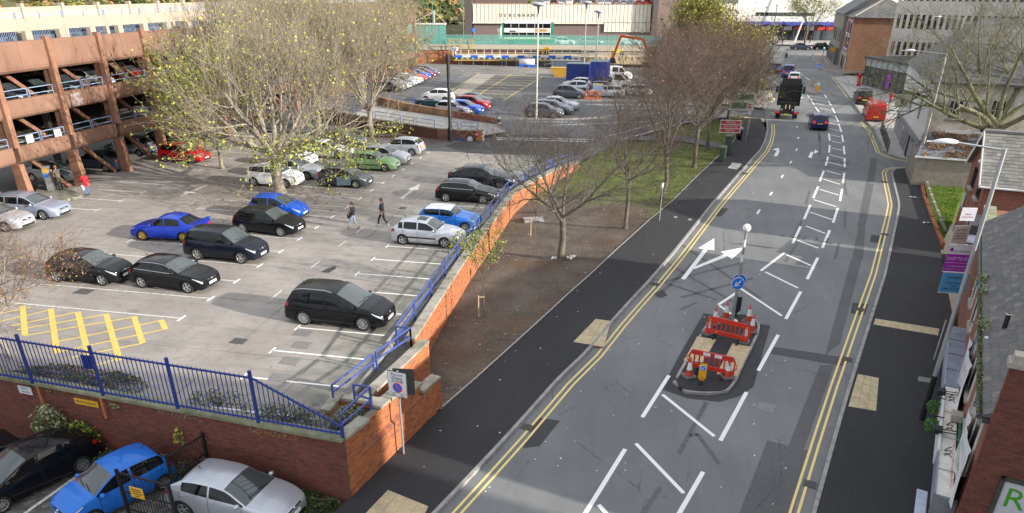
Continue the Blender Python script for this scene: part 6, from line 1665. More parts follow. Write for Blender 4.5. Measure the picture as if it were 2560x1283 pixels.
f_=thing('lean_post','grey leaning scaffold post in front of the lead fascia','post',sw(4.9,-.8,zr(30.8)));MB().tube([(0,0,.1),(.15,.35,1.9)],.035,8).obj('tube',f_,MATS['galv'])
# ---- street lamps
def street_lamp(label,base,h,arm_dir,arm_len,group='street lamps with long flat heads',lean=(0,0),skirt=1.9,s=1.0):
 z=zr(base[1])+.11;t=thing('street_lamp',label,'street lamp',(base[0],base[1],z),0,group)
 top=Vector((lean[0],lean[1],h))
 MB().tube([(0,0,0),top*(skirt/h)],.10*s,12).obj('skirt',t,MATS['trim_black']);MB().tube([top*(skirt/h),top*.55,top],[.085*s,.072*s,.062*s],12).obj('column',t,MATS['galv'])
 a=Vector((arm_dir[0],arm_dir[1],0)).normalized();e=top+a*arm_len+Vector((0,0,.12))
 MB().tube([top+Vector((0,0,-.06))-a*.06,e],.032*s,8).obj('arm',t,MATS['galv'])
 m=MB();m.smooth=True;sd=Vector((-a.y,a.x,0));vs=[];n=10
 for i in range(11):
  f=i/10;w_=(.04+.15*sin(pi*min(1,f*1.15+.08))**.7)*s if i<10 else.02;c=e+a*(f*.95*s)
  for k in range(n):
   an=2*pi*k/n;vs.append(c+sd*(w_*cos(an))+Vector((0,0,(w_*.62*sin(an))if sin(an)>0 else w_*.28*sin(an))))
 m.add(vs,[(i*n+k,i*n+(k+1)%n,(i+1)*n+(k+1)%n,(i+1)*n+k)for i in range(10)for k in range(n)]+[tuple(range(n)),tuple(range(10*n,11*n))[::-1]]);m.obj('lantern',t,pm('lantern_white',(.72,.73,.74),.35,.03))
 return t
street_lamp('tall grey street lamp in front of the shops, nearest of the street lamps',sw(-.35,-.92,0)[:2],10.25,(-1,.05),1.4)
street_lamp('grey street lamp at the corner of the grass plot and side road',(20.37,62.42),9.2,(-1,.1),2.1)
# ---- brick house end-on beside the grass plot
HA,HB_=Vector((19.83,51.13,0)),Vector((18.4,44.9,0));hu=(HB_-HA).normalized();hn=Vector((-hu.y,hu.x,0));hl=(HB_-HA).length
house=thing('brick_house','red brick house with tiled gable roof behind the shop boards','house')
def hp(u,d,z):q=HA+hu*u+hn*d;return Vector((q.x,q.y,z))
ze,za=3.54,5.75
mb=MB();mb.add([hp(0,0,-1),hp(hl,0,-1),hp(hl,0,ze),hp(hl/2,0,za),hp(0,0,ze),hp(0,10,-1),hp(hl,10,-1),hp(hl,10,ze),hp(hl/2,10,za),hp(0,10,ze)],[(0,4,3,2,1),(1,2,7,6),(5,6,7,8,9),(0,5,9,4)],False);mb.obj('wall',house,MATS['brickwork_red'])
rr_=MB();rr_.add([hp(hl+.3,-.28,ze-.12),hp(hl+.3,10.2,ze-.12),hp(hl/2,10.2,za+.1),hp(hl/2,-.28,za+.1),hp(-.3,-.28,ze-.12),hp(-.3,10.2,ze-.12)],[(0,1,2,3),(3,2,5,4)],False);rfo=rr_.obj('roof',house,MATS['tile_grey'])
upv=(hp(hl/2,0,za+.1)-hp(hl+.3,0,ze-.12));slate_roof(rfo,hp(hl+.3,-.28,ze-.10),hn,upv,8,upv.length-.05,.45,.26,TILES,160,8,'roof_tile',near=(0,1))
for a,b in((hp(hl+.33,-.32,ze-.16),hp(hl/2,-.32,za+.08)),(hp(hl/2,-.32,za+.08),hp(-.33,-.32,ze-.16))):m_=MB();m_.beam(a,b,.05,.24);m_.obj('barge_board',house,MATS['window_frame'])
m_=MB();m_.beam(hp(hl/2,-.3,za+.15),hp(hl/2,10,za+.15),.28,.12);m_.obj('ridge',house,MATS['tile_grey'])
m_=MB();m_.tube([hp(hl+.36,-.3,ze-.16),hp(hl+.36,10,ze-.16)],.06,8);m_.obj('gutter',house,MATS['window_frame'])
for u0 in(2.0,4.75):
 m_=MB();m_.add([hp(u0,-.02,2.45),hp(u0+.85,-.02,2.45),hp(u0+.85,-.02,3.6),hp(u0,-.02,3.6)],[(0,3,2,1)]);w_=m_.obj('window',house,MATS['window_glass'])
 m_=MB();m_.beam(hp(u0+.42,-.04,2.45),hp(u0+.42,-.04,3.6),.06);m_.beam(hp(u0,-.04,2.45),hp(u0,-.04,3.6),.06);m_.beam(hp(u0+.85,-.04,2.45),hp(u0+.85,-.04,3.6),.06);m_.obj('frame',w_,MATS['trim_black'])
 m_=MB();m_.beam(hp(u0-.12,-.1,2.38),hp(u0+.97,-.1,2.38),.22,.14);m_.obj('sill',w_,MATS['stone_sill'])
hs=thing('house_board','pale mint notice board on the side of the red brick house','sign');m_=MB();m_.add([hp(.5,-.05,.8),hp(1.3,-.05,.8),hp(1.3,-.05,1.75),hp(.5,-.05,1.75)],[(0,3,2,1)]);m_.add([hp(.5,-.01,.8),hp(1.3,-.01,.8),hp(1.3,-.01,1.75),hp(.5,-.01,1.75)],[(0,1,2,3)]);m_.obj('panel',hs,pm('mint',(.45,.60,.52),.5,.06))
hb=thing('bulkhead_lamp','round white bulkhead lamp under the brick gable','lamp',hp(3.2,-.06,4.15));MB().sphere((0,0,0),.13,12,8).obj('globe',hb,MATS['white_globe']if 'white_globe' in MATS else MATS['sign_white'])
hc=thing('aerial_mast','thin white aerial mast and cable box on the house eaves','aerial',hp(hl+.45,2.3,ze));MB().tube([(0,0,-1.9),(0,0,.35)],.02,6).obj('mast',hc,MATS['window_frame']);MB().box(-.35,.1,-.06,.06,.05,.15).obj('arm',hc,MATS['galv'])
# ---- grass plot
lawnp=[(21.36,64.18),(24.81,63.94),(19.9,51.3),(19.46,50.75),(17.89,47.11),(18.93,52.88)]
tag(sheet('lawn',[lawnp],MATS['lawn_grass'],.16),kind='structure')
def _lg(rnd):
 u,v=rnd.random(),rnd.random();a=(lawnp[0][0]*(1-u)+lawnp[1][0]*u,lawnp[0][1]*(1-u)+lawnp[1][1]*u);b=(lawnp[4][0]*(1-u)+lawnp[3][0]*u,lawnp[4][1]*(1-u)+lawnp[3][1]*u)
 x,y=a[0]*(1-v)+b[0]*v,a[1]*(1-v)+b[1]*v;return x,y,zr(y)+.15
tufts('grass',_lg,6500,pm('lawn_blade',(.13,.22,.02),.8,.3,2,tint=(.20,.25,.04),tscale=1),.10,6)
gf=thing('plot_fence','mossy low rail with white clips along the grass plot and pavement','fence');pl_=dens([(21.21,63.53),(19.54,54.81),(18.43,48.53)],1.75)
for a,b in zip(pl_,pl_[1:]):
 m_=MB();m_.beam((a[0],a[1],zr(a[1])+.40),(b[0],b[1],zr(b[1])+.40),.16,.14);m_.obj('rail',gf,pm('mossy_rail',(.14,.15,.09),.9,.25,5))
 m_=MB();m_.box(a[0]-.05,a[0]+.05,a[1]-.05,a[1]+.05,zr(a[1]),zr(a[1])+.34);m_.obj('post',gf,MATS['stone_sill']);m_=MB();m_.box(a[0]-.10,a[0]+.10,a[1]-.03,a[1]+.03,zr(a[1])+.35,zr(a[1])+.485);m_.obj('clip',gf,MATS['window_frame'])
ew=thing('edging_wall','knee high orange brick edging between pavement and grass plot','wall');pl_=dens([(20.58,61.99),(19.56,57.38),(18.58,52.01),(17.64,46.51)],2.0)
for a,b in zip(pl_,pl_[1:]):m_=MB();zz=zr((a[1]+b[1])/2);m_.prism([a,b,(b[0]+.2,b[1]),(a[0]+.2,a[1])],zz-.2,zz+.26);m_.obj('brick_edging',ew,MATS['brickwork_orange'])
sr=thing('side_rail','dark rail fence with stone posts along the side road','fence');pl_=dens([(20.71,63.45),(23.12,64.83),(25.15,64.62),(30,63.8)],2.9)
for a,b in zip(pl_,pl_[1:]):
 for zz in(.42,.85):m_=MB();m_.beam((a[0],a[1],zr(a[1])+zz),(b[0],b[1],zr(b[1])+zz),.07);m_.obj('rail',sr,MATS['gutter'])
 m_=MB();m_.box(a[0]-.13,a[0]+.13,a[1]-.13,a[1]+.13,zr(a[1]),zr(a[1])+1.0);m_.obj('post',sr,MATS['stone_sill'])
 m_=MB();m_.prism([(a[0],a[1]-.15),(b[0],b[1]-.15),(b[0],b[1]+.15),(a[0],a[1]+.15)],zr(a[1])-.1,zr(a[1])+.28);m_.obj('dwarf_wall',sr,MATS['stone_sill'])
 # ---- pub on the corner
PA=Vector((20.75,64.6,0));pf=Vector((.162,.9868,0));ps=Vector((.9868,-.162,0))
pub=thing('pub','cream painted corner pub with grey stone ground floor and slate roof','pub')
def pp(a,b,z):q=PA+pf*a+ps*b;return Vector((q.x,q.y,z))
pm('cream_render',(.72,.675,.59),.8,.1,1.5,tint=(.42,.38,.32),tscale=.8);pm('pub_grey',(.27,.275,.285),.7,.1,2);pm('pub_stone',(.25,.225,.19),.8,.15,3);pm('pub_white',(.68,.685,.68),.7,.08,2)
def pbox(name,m,a0,a1,b0,b1,z0,z1,parent=None):
 vs=[pp(a,b,z)for z in(z0,z1)for b in(b0,b1)for a in(a0,a1)]
 return MB().add(vs,[(0,1,3,2),(4,6,7,5),(0,4,5,1),(2,3,7,6),(0,2,6,4),(1,5,7,3)],False).obj(name,parent or pub,m)
pbox('upper_wall',MATS['cream_render'],.12,17.5,.12,18,2.35,6.9)
pbox('ground_floor_front',MATS['pub_grey'],0,17.6,0,1.2,-.6,2.35);pbox('ground_floor_side',MATS['pub_stone'],.05,17.4,1.2,18,-.6,2.3)
pbox('ledge',MATS['pub_grey'],-.08,17.7,-.12,1.3,2.35,2.5)
pbox('upper_front',MATS['pub_white'],.1,17.5,.02,.115,2.5,6.9)
for a in(1.0,2.3,3.6,7.6,8.9,10.2):w_=pbox('window',MATS['window_glass'],a,a+.8,-.03,.1,.35,1.95)
pbox('door',MATS['trim_black'],5.3,6.4,-.04,.1,-.3,1.9)
for a in(3.5,9.5):
 w_=pbox('window',MATS['window_glass'],a,a+1.0,-.02,.1,3.6,5.4);f=pbox('frame',MATS['window_frame'],a+.46,a+.54,-.05,.0,3.6,5.4,w_)
w_=pbox('window',MATS['window_glass'],-.02,.2,2.0,3.3,.4,1.7);pbox('frame',MATS['window_frame'],-.05,.0,1.9,3.4,1.7,1.8,w_);pbox('frame',MATS['window_frame'],-.05,.0,1.9,3.4,.3,.4,w_)
for b,z0,z1 in((1.9,4.2,5.6),(4.75,4.25,5.75),(4.4,2.55,3.6)):
 w_=pbox('window',MATS['window_glass'],.06,.2,b-.45,b+.45,z0,z1)
 for bb in(-.45,-.15,.15,.45):pbox('glazing_bar',MATS['window_frame'],.02,.07,b+bb-.03,b+bb+.03,z0,z1,w_)
 for f in(0,.5,1):pbox('glazing_bar',MATS['window_frame'],.02,.07,b-.48,b+.48,z0+(z1-z0)*f-.03,z0+(z1-z0)*f+.03,w_)
 pbox('sill',MATS['stone_sill'],-.06,.1,b-.6,b+.6,z0-.14,z0-.04,w_)
m_=MB();m_.add([pp(-.3,-.3,6.9),pp(-.3,18.2,6.9),pp(8.8,18.2,11.2),pp(8.8,3.5,11.2),pp(17.9,-.3,6.9),pp(17.9,18.2,6.9)],[(0,1,2,3),(3,2,5,4),(0,3,4)],False);m_.obj('roof',pub,MATS['slate'])
pbox('gutter',MATS['gutter'],-.42,-.28,-.3,18,6.78,6.92)
# lean-to with creeper over its roof
m_=MB();m_.add([pp(.1,.2,3.05),pp(.1,6.6,3.2),pp(-4.3,5.6,2.0),pp(-4.3,-.6,2.0)],[(0,3,2,1)],False);lr=m_.obj('lean_to_roof',pub,pm('wet_slate',(.20,.21,.25),.35,.25,2))
pbox('lean_to_wall',MATS['pub_stone'],-4.2,.0,-.5,5.5,-.6,1.98);pbox('lean_to_edge',MATS['window_frame'],-4.4,-4.25,-.7,5.6,1.9,2.02);pbox('lean_to_flashing',MATS['window_frame'],-.02,.1,1.6,6.6,3.15,3.38)
def _cr(r):
 u,v=r.random(),r.random()
 if noise.noise(Vector((u*6,v*4,2)))<-.05:return None
 q=pp(.1-4.4*v,.2+6*u-.4*v,3.1-1.1*v+.05+abs(r.gauss(0,.05)));return tuple(q)
leaf_cloud('creeper',pub,_cr,4200,[LEAFM['rust'],LEAFM['olive'],LEAFM['red'],MATS['stem']],.13,8)
m_=MB();rnd=random.Random(3)
for _ in range(130):
 q=[pp(.1-4.4*v,.2+6*u,3.12-1.1*v+.06)for u,v in[(lambda u,v:(u,v))(rnd.random(),rnd.random())]][0];m_.tube([q,q+Vector((rnd.gauss(0,.5),rnd.gauss(0,.35),rnd.gauss(-.02,.05))),q+Vector((rnd.gauss(0,.9),rnd.gauss(0,.6),rnd.gauss(-.05,.06)))],[.02,.014,.006],3)
m_.obj('creeper_stems',pub,MATS['stem'])['kind']='stuff'
psn=thing('pub_sign','hanging cream pub sign with a painted figure on the white corner','sign',pp(11.5,-.55,4.1));MB().box(-.62,.62,-.05,.05,-.6,.6,radians(6)).obj('board',psn,pm('pub_cream',(.60,.56,.40),.6,.08));MB().box(-.7,.7,-.07,.07,.6,.7,radians(6)).obj('frame',psn,MATS['trim_black'])
m_=MB();m_.xf=Matrix.Rotation(radians(6),4,'Z');m_.lathe((0,-.055,.05),[(.001,-.001),(.2,-.001),(.2,.001),(.001,.001)],14,'y',False);m_.box(-.14,.14,-.056,-.051,-.3,-.12);m_.obj('painting',psn,pm('pub_paint',(.20,.13,.08),.6,.3,9))
fl=thing('pub_floodlight','black floodlight bracket high on the pub corner','lamp',pp(.6,-.05,6.2));m_=MB();m_.beam((0,0,0),(-.7,.1,-.25),.07);m_.box(-1.0,-.6,-.05,.25,-.45,-.2);m_.obj('arm',fl,MATS['trim_black'])
bl=thing('billboard','double white hoarding board standing by the pub lean-to','sign',((21.59,65.78)[0],(21.59,65.78)[1],zr(66)+1.3));
for x in(-.55,.60):MB().box(x-.5,x+.5,-.03,.03,-.1,.9,radians(6)).obj('panel',bl,MATS['sign_white'])
for x in(-1.0,1.05):MB().box(x-.04,x+.04,-.04,.04,-1.4,.9,radians(6),(0,0)).obj('post',bl,MATS['galv'])
# pavement railings by the pub
prl=thing('pedestrian_rail','black pedestrian guard rail at the kerb before the pub','railing');a,b=(22.16,81.2),(20.47,71.32);n=20
def prail(t,a,b,n,m,h=1.0):
 for f in(.12,1.0):m_=MB();m_.beam((a[0],a[1],zr(a[1])+.1+h*f),(b[0],b[1],zr(b[1])+.1+h*f),.05);m_.obj('rail',t,m)
 for k in range(n+1):
  x,y=a[0]+(b[0]-a[0])*k/n,a[1]+(b[1]-a[1])*k/n;w_=.06 if k%6==0 else.02;m_=MB();m_.beam((x,y,zr(y)+.1),(x,y,zr(y)+.1+h),w_);m_.obj('bar',t,m)
prail(prl,a,b,30,MATS['trim_black'])
# ---- glazed annex, offices, old brick house up the road
ga=thing('glass_pavilion','low glazed shop pavilion with dark flat roof beside the red post box','building')
GA,GB=Vector((27.85,116,0)),Vector((32.6,98.0,0));gu=(GB-GA).normalized();gn=Vector((-gu.y,gu.x,0));gl_=(GB-GA).length
def gp(u,d,z):q=GA+gu*u+gn*d;return Vector((q.x,q.y,z))
pm('shop_glass',(.07,.085,.10),.08,.1,1,spec=.9);pm('clerestory',(.38,.47,.50),.15,.1,1,spec=.7)
def gbox(name,m,u0,u1,d0,d1,z0,z1,parent=None):
 vs=[gp(u,d,z)for z in(z0,z1)for d in(d0,d1)for u in(u0,u1)]
 return MB().add(vs,[(0,2,3,1),(4,5,7,6),(0,1,5,4),(2,6,7,3),(0,4,6,2),(1,3,7,5)],False).obj(name,parent or ga,m)
gbox('roof',MATS['gutter'],-.3,gl_+.3,-.35,12,4.75,5.0);gbox('back_wall',MATS['brickwork_dark'],0,gl_,1.5,11.5,.6,4.7)
n=13
for k in range(n):
 u0,u1=gl_*k/n+.05,gl_*(k+1)/n-.05
 gbox('glass_pane',MATS['shop_glass'],u0,u1,0,.06,1.05,3.7);gbox('clerestory_pane',MATS['clerestory'],u0,u1,-.05,.02,3.8,4.7);gbox('mullion',MATS['gutter'],u0-.1,u0,-.08,.1,1.05,4.75)
gbox('transom',MATS['gutter'],0,gl_,-.06,.1,3.7,3.8)
for u0,z0,z1,m in((6.2,1.5,3.3,'sign_purple'),(13.4,1.2,3.6,'ink_navy')):
 t=thing('window_poster','dark blue poster panel at the near end of the glass pavilion' if u0>9 else 'tall purple poster in the glass pavilion window','poster');gbox('sheet',MATS[m],u0,u0+(2.2 if u0>9 else.9),-.12,-.09,z0,z1,t)
t=thing('shop_board','crimson board with white lettering by the pavilion door','sign');gbox('panel',MATS['sign_red'],15.6,17.6,-.5,-.42,1.2,2.1,t);text('lettering','Fantastic Cafe',.24,MATS['sign_white'],t,frame(gp(16.6,-.53,1.68),-gu*-1,(0,0,1)),.001)
bush('hedge','small clipped hedge in a trough beside the crimson board','hedge',(31.8,97.6,.8),(1.5,.6,.9),600,[LEAFM['dark'],LEAFM['ivy']],.16,44,6)
pbx=thing('post_box','red pillar post box standing by the glass pavilion','post box',((27.02,114.52)[0],(27.02,114.52)[1],zr(114.5)+.11));MB().lathe((0,0,0),[(.30,0),(.30,.22),(.25,.26),(.25,1.38)],16).obj('body',pbx,PAINT['postred']);MB().lathe((0,0,1.38),[(.29,0),(.30,.09),(.2,.2),(.001,.24)],16).obj('cap',pbx,PAINT['postred']);MB().box(-.14,.14,-.27,-.24,1.15,1.21).obj('slot',pbx,MATS['trim_black'])
off=thing('office_block','pale concrete office block with rows of tall narrow windows','office')
OA=Vector((31.5,121,0));ou=Vector((.93,-.37,0)).normalized();on_=Vector((-ou.y,ou.x,0));on_=on_ if on_.y>0 else-on_
pm('pale_concrete',(.60,.555,.51),.85,.08,1,tint=(.53,.49,.45),tscale=.4)
def op(u,d,z):q=OA+ou*u+on_*d;return Vector((q.x,q.y,z))
def obox(name,m,u0,u1,d0,d1,z0,z1,parent=None):
 vs=[op(u,d,z)for z in(z0,z1)for d in(d0,d1)for u in(u0,u1)]
 return MB().add(vs,[(0,2,3,1),(4,5,7,6),(0,1,5,4),(2,6,7,3),(0,4,6,2),(1,3,7,5)],False).obj(name,parent or off,m)
for k,(z0,z1)in enumerate(((.8,4.9),(6.7,8.4),(10.2,11.9),(13.7,15.4),(17.2,21))):obox('spandrel',MATS['pale_concrete'],0,42,0,12,z0,z1)
for z0 in(4.9,8.4,11.9,15.4):
 obox('glazing',MATS['window_glass'],.6,41.4,.5,11.5,z0,z0+1.8)
 for k in range(54):obox('mullion_pier',MATS['pale_concrete'],k*.78,k*.78+.36,-.02,.8,z0,z0+1.8)
ohs=thing('old_brick_house','three storey old orange brick house with hipped slate roof up the road','house')
BA=Vector((29.02,134.0,0));bu=Vector((.10,1,0)).normalized();bv=Vector((bu.y,-bu.x,0))
def bp(u,v,z):q=BA+bu*u+bv*v;return Vector((q.x,q.y,z))
def bbox_(name,m,u0,u1,v0,v1,z0,z1,parent=None):
 vs=[bp(u,v,z)for z in(z0,z1)for v in(v0,v1)for u in(u0,u1)]
 return MB().add(vs,[(0,1,3,2),(4,6,7,5),(0,4,5,1),(2,3,7,6),(0,2,6,4),(1,5,7,3)],False).obj(name,parent or ohs,m)
bbox_('side_wall',MATS['brickwork_old'],0,9,.05,9.6,.8,9.4);bbox_('street_wall',pm('mauve_brick',(.30,.17,.155),.85,.12,3),-.02,9.02,-.05,.045,4.1,9.4);bbox_('shop_base',MATS['stone_sill'],-.1,9,-.12,-.051,.8,4.1)
bbox_('shop_window',MATS['window_glass'],2.0,6.0,-.2,-.121,1.6,3.6)
for u0 in(1.4,4.4):
 for z0 in(4.7,7.0):
  w_=bbox_('window',MATS['window_glass'],u0,u0+1.3,-.10,-.051,z0,z0+1.7);bbox_('sill',MATS['window_frame'],u0-.1,u0+1.4,-.2,-.101,z0-.2,z0,w_);bbox_('lintel',MATS['window_frame'],u0-.1,u0+1.4,-.14,-.101,z0+1.7,z0+1.95,w_)
for z0 in(4.0,7.3):w_=bbox_('window',MATS['window_frame'],-.08,-.021,8.0,9.1,z0,z0+1.9);bbox_('pane',MATS['window_glass'],-.12,-.081,8.2,8.9,z0+.35,z0+1.7,w_)
bbox_('grille',MATS['trim_black'],-.1,-.021,2.6,4.2,.9,1.6)
m_=MB();m_.add([bp(-.4,-.4,9.35),bp(-.4,10,9.35),bp(9.4,10,9.35),bp(9.4,-.4,9.35),bp(3.5,4.6,12.2),bp(5.5,4.6,12.2)],[(0,4,1),(1,4,5,2),(2,5,3),(3,5,4,0)],False);m_.obj('roof',ohs,MATS['slate'])
for a in((0,4),):m_=MB();m_.beam(bp(-.4,-.4,9.42),bp(3.5,4.6,12.27),.3,.15);m_.obj('hip_tiles',ohs,MATS['stone_sill'])
ter=thing('stone_terrace','dark stone terrace beyond the old brick house','building')
bbox_('wall',MATS['pub_stone'],9.2,26,-.6,9,.8,9.6,ter);bbox_('shop_front',MATS['gutter'],9.1,26.1,-.75,-.61,1.5,4.2,ter)
m_=MB();m_.add([bp(9.1,-.9,9.6),bp(9.1,9.2,9.6),bp(26,9.2,9.6),bp(26,-.9,9.6),bp(9.1,4.2,13),bp(26,4.2,13)],[(0,3,5,4),(4,5,2,1),(0,4,1),(3,2,5)],False);m_.obj('roof',ter,MATS['slate'])
for k in range(5):w_=bbox_('window',MATS['window_glass'],10.2+k*3.1,11.4+k*3.1,-.66,-.601,5.2,7.2,ter)
bbox_('chimney',MATS['brickwork_dark'],9.6,11.0,3.2,5.2,11.5,14.5,ter)
bh=thing('back_terrace','brown brick buildings with slate roofs behind the old brick house','building');bbox_('wall',MATS['brickwork_dark'],2,16,10.2,22,.8,11.5,bh);m_=MB();m_.add([bp(1.6,10,11.5),bp(1.6,22.3,11.5),bp(16,22.3,11.5),bp(16,10,11.5),bp(1.6,16,15),bp(16,16,15)],[(0,3,5,4),(4,5,2,1),(0,4,1),(3,2,5)],False);m_.obj('roof',bh,MATS['slate'])
hrl=thing('pedestrian_rail','grey pedestrian guard rail on the corner by the old brick house','railing');prail(hrl,(27.73,148.44),(26.19,132.54),18,MATS['galv'])
# office block needs something behind the lean-to and roofs: brick side building
sb_=thing('brick_backhouse','red brick back building between pub roof and offices','building');obox('wall',MATS['brickwork_red'],9.5,20,-14,-3,.5,9.0,sb_);obox('roof',MATS['slate'],9.2,20.3,-14.3,-2.7,9.0,9.6,sb_)
# unseen block added beyond the right of the frame to shade the near road
tb_=thing('shade_block','tall brown brick block added out of the picture to the right to shade the near road','building',(17.5,-2,-3.2));MB().box(-4,22,-14,11,0,19).obj('wall',tb_,MATS['brickwork_dark']);MB().box(-4.3,22.3,-14.3,11.3,19,19.5).obj('parapet',tb_,MATS['stone_sill'])
# ================================================================== RAMPS AND UPPER CAR PARK
def zlv(p):return zl(p[1])
rw1=thing('ramp_wall','long brown brick ramp wall in shade behind the fallen leaves','wall')
RA=[(-36,75.2),(-28.6,71.9),(-20.9,69.0),(-16.9,69.4)]
def lwall(parent,pl,w,zts,m,name='brickwork',zb=-.3):
 l=offs(pl,-w);vs=[];mb=MB()
 for i in range(len(pl)-1):
  a,b,c,d=pl[i],pl[i+1],l[i+1],l[i]
  mb.add([(a[0],a[1],zb),(b[0],b[1],zb),(c[0],c[1],zb),(d[0],d[1],zb),(a[0],a[1],zts[i]),(b[0],b[1],zts[i+1]),(c[0],c[1],zts[i+1]),(d[0],d[1],zts[i])],[(4,5,6,7),(0,1,5,4),(1,2,6,5),(2,3,7,6),(3,0,4,7)])
 return mb.obj(name,parent,m)
lwall(rw1,RA,.35,[1.75,1.3,1.08,.95],MATS['brickwork_dark'])
for i in range(3):
 a,b=RA[i],RA[i+1];za,zb_=[1.75,1.3,1.08,.95][i:i+2];l=hypot(b[0]-a[0],b[1]-a[1]);n=max(1,round(l/1.2));q=offs([a,b],-.17)
 for k in range(n):
  f0,f1=(k+.01)/n,(k+.99)/n;m_=MB();p0=Vector((q[0][0]+(q[1][0]-q[0][0])*f0,q[0][1]+(q[1][1]-q[0][1])*f0,za+(zb_-za)*f0+.05));p1=Vector((q[0][0]+(q[1][0]-q[0][0])*f1,q[0][1]+(q[1][1]-q[0][1])*f1,za+(zb_-za)*f1+.05));m_.beam(p0,p1,.42,.1);m_.obj('coping_stone',rw1,MATS['coping'])
pier=thing('gate_pier','low brick pier with white edge marks at the ramp end','pier',(-16.75,69.45,0));MB().box(-.3,.3,-.3,.3,-.1,1.05).obj('brickwork',pier,MATS['brickwork_orange']);MB().box(-.36,.36,-.36,.36,1.05,1.15).obj('cap',pier,MATS['coping'])
for k in range(3):MB().box(.302,.33,-.31,.31,.15+.32*k,.3+.32*k).obj('edge_mark',pier,MATS['cone_white'])
nes=thing('no_entry_sign','small red round sign on the brick pier at the ramp end','road sign',(-16.95,69.08,.75));MB().lathe((0,0,0),[(.001,-.02),(.22,-.02),(.22,.0),(.001,.0)],18,'y',False).obj('disc',nes,MATS['sign_red']);MB().box(-.15,.15,-.03,-.021,-.03,.03).obj('bar',nes,MATS['cone_white'])
fst=thing('fallen_sign','white round sign and blue board lying against the ramp wall','sign',(-17.9,68.85,.25));MB().lathe((.3,0,.05),[(.001,-.02),(.26,-.02),(.26,.0),(.001,.0)],18,'y',False).obj('disc',fst,MATS['sign_white']);MB().box(-1.6,-.1,-.03,.03,-.12,.06).obj('board',fst,MATS['fence_blue'])
rw2=thing('ramp_wall','stained orange parapet wall between the ramp and the upper parked cars','wall')
RB=[(-33,85.0),(-28.5,81.6),(-21.8,78.6),(-16.4,76.0)]
lwall(rw2,RB,.3,[1.75,1.6,1.35,1.15],pm('stained_orange',(.42,.24,.13),.85,.15,2,tint=(.20,.13,.08),tscale=1,tpos=(.5,.62)),zb=.1)
lwall(rw2,[(-21.8,78.55),(-16.4,75.95)],.28,[1.36,1.16],MATS['brickwork_red'],'brick_face',.1)
for k in range(4):MB().box(-16.42,-16.12,75.95,76.3,.35+k*.26,.48+k*.26).obj('edge_mark',rw2,MATS['cone_white' if k%2 else 'trim_black'])
tag(sheet('ramp',[[(-34,75),(-28.4,72.4),(-20.9,69.5),(-17.2,69.8),(-14.8,72.5),(-16.4,75.8),(-21.8,78.4),(-28.5,81.4),(-33,84.6)]],pm('ramp_concrete',(.36,.36,.35),.85,.12,2),.25,zl),kind='structure')
grr=thing('guard_rail','blue rails on the ramp wall above the fallen leaves','railing')
for a,b,za,zb_ in(((-33.5,74.3),(-31.2,73.4),1.65,1.5),((-30.8,73.2),(-28.6,72.2),1.5,1.35),((-28.3,72.1),(-25.2,70.9),1.3,1.22),((-24.9,70.8),(-23.6,70.2),1.2,1.15),((-23.3,70.0),(-21.2,69.25),1.15,1.1),((-19.8,69.3),(-18.9,69.4),1.0,1.0),((-18.6,69.4),(-17.0,69.6),1.0,1.0)):
 rail_panel(grr,(a[0],a[1],za,za+.75),(b[0],b[1],zb_,zb_+.75),None,.05)
grr=thing('guard_rail','blue rails on the stained parapet before the upper parked cars','railing')
for a,b,za,zb_ in(((-29.5,82.2),(-27.0,81),1.65,1.55),((-22.0,78.8),(-19.9,77.8),1.35,1.3),((-19.7,77.7),(-18.0,76.9),1.3,1.22),((-17.8,76.8),(-16.5,76.2),1.2,1.15)):rail_panel(grr,(a[0],a[1],za,za+.7),(b[0],b[1],zb_,zb_+.7),None,.05)
cc=thing('camera_pole','thick black pole with a white surveillance camera near the ramp','camera pole',(-19.4,68.4,0));MB().box(-1.0,.9,-.35,.5,-.05,.06).obj('plinth',cc,MATS['kerb'])
MB().tube([(0,0,0),(0,0,1.2)],.27,14).obj('base',cc,MATS['trim_black']);MB().tube([(0,0,1.2),(0,0,1.5),(0,0,7.3)],[.27,.17,.15],14).obj('column',cc,pm('pole_black',(.018,.019,.022),.45,.1));MB().tube([(0,0,7.2),(0,0,7.85)],.21,14).obj('collar',cc,MATS['pole_black'])
MB().tube([(.15,0,7.2),(.55,-.02,7.3),(.72,-.03,7.9)],.035,6).obj('arm',cc,MATS['trim_black']);MB().tube([(.72,-.03,7.9),(.72,-.03,8.15)],.09,8).obj('mount',cc,MATS['sign_white']);m_=MB();m_.box(.35,.95,-.16,.12,8.15,8.42,radians(-12));m_.obj('camera',cc,MATS['sign_white']);MB().box(.30,.36,-.08,.1,8.2,8.36).obj('lens',cc,MATS['trim_black'])
# three tall disc lamps
def disc_lamp(label,b,h,white,r=.75):
 t=thing('lamp_column',label,'street lamp',(b[0],b[1],zl(b[1])),0,'tall lamps with disc heads');mc=pm('lamp_cream',(.62,.60,.52),.5,.08)if white else MATS['galv']
 MB().tube([(0,0,0),(0,0,1.3),(0,0,h-.5)],[.13,.085,.06],10).obj('column',t,mc);MB().tube([(0,0,h-.9),(0,0,h-.25)],[.07,.13],10).obj('neck',t,MATS['trim_black'])
 MB().lathe((0,0,h-.25),[(.13,0),(r*.8,.12),(r,.25),(r*.95,.34),(.001,.42)],20).obj('disc_head',t,pm('disc_head',(.40,.41,.43),.5,.05));return t
disc_lamp('cream disc lamp column, nearest of the three on the upper car park',(-13.1,80.6),11.3,True);disc_lamp('pale disc lamp column in the middle, beside the blue containers',(-11.8,116.4),10.7,False);disc_lamp('shorter disc lamp column on the right of the three',(-9.8,114.2),9.6,False,.7)
UG='cars parked in the upper car park'
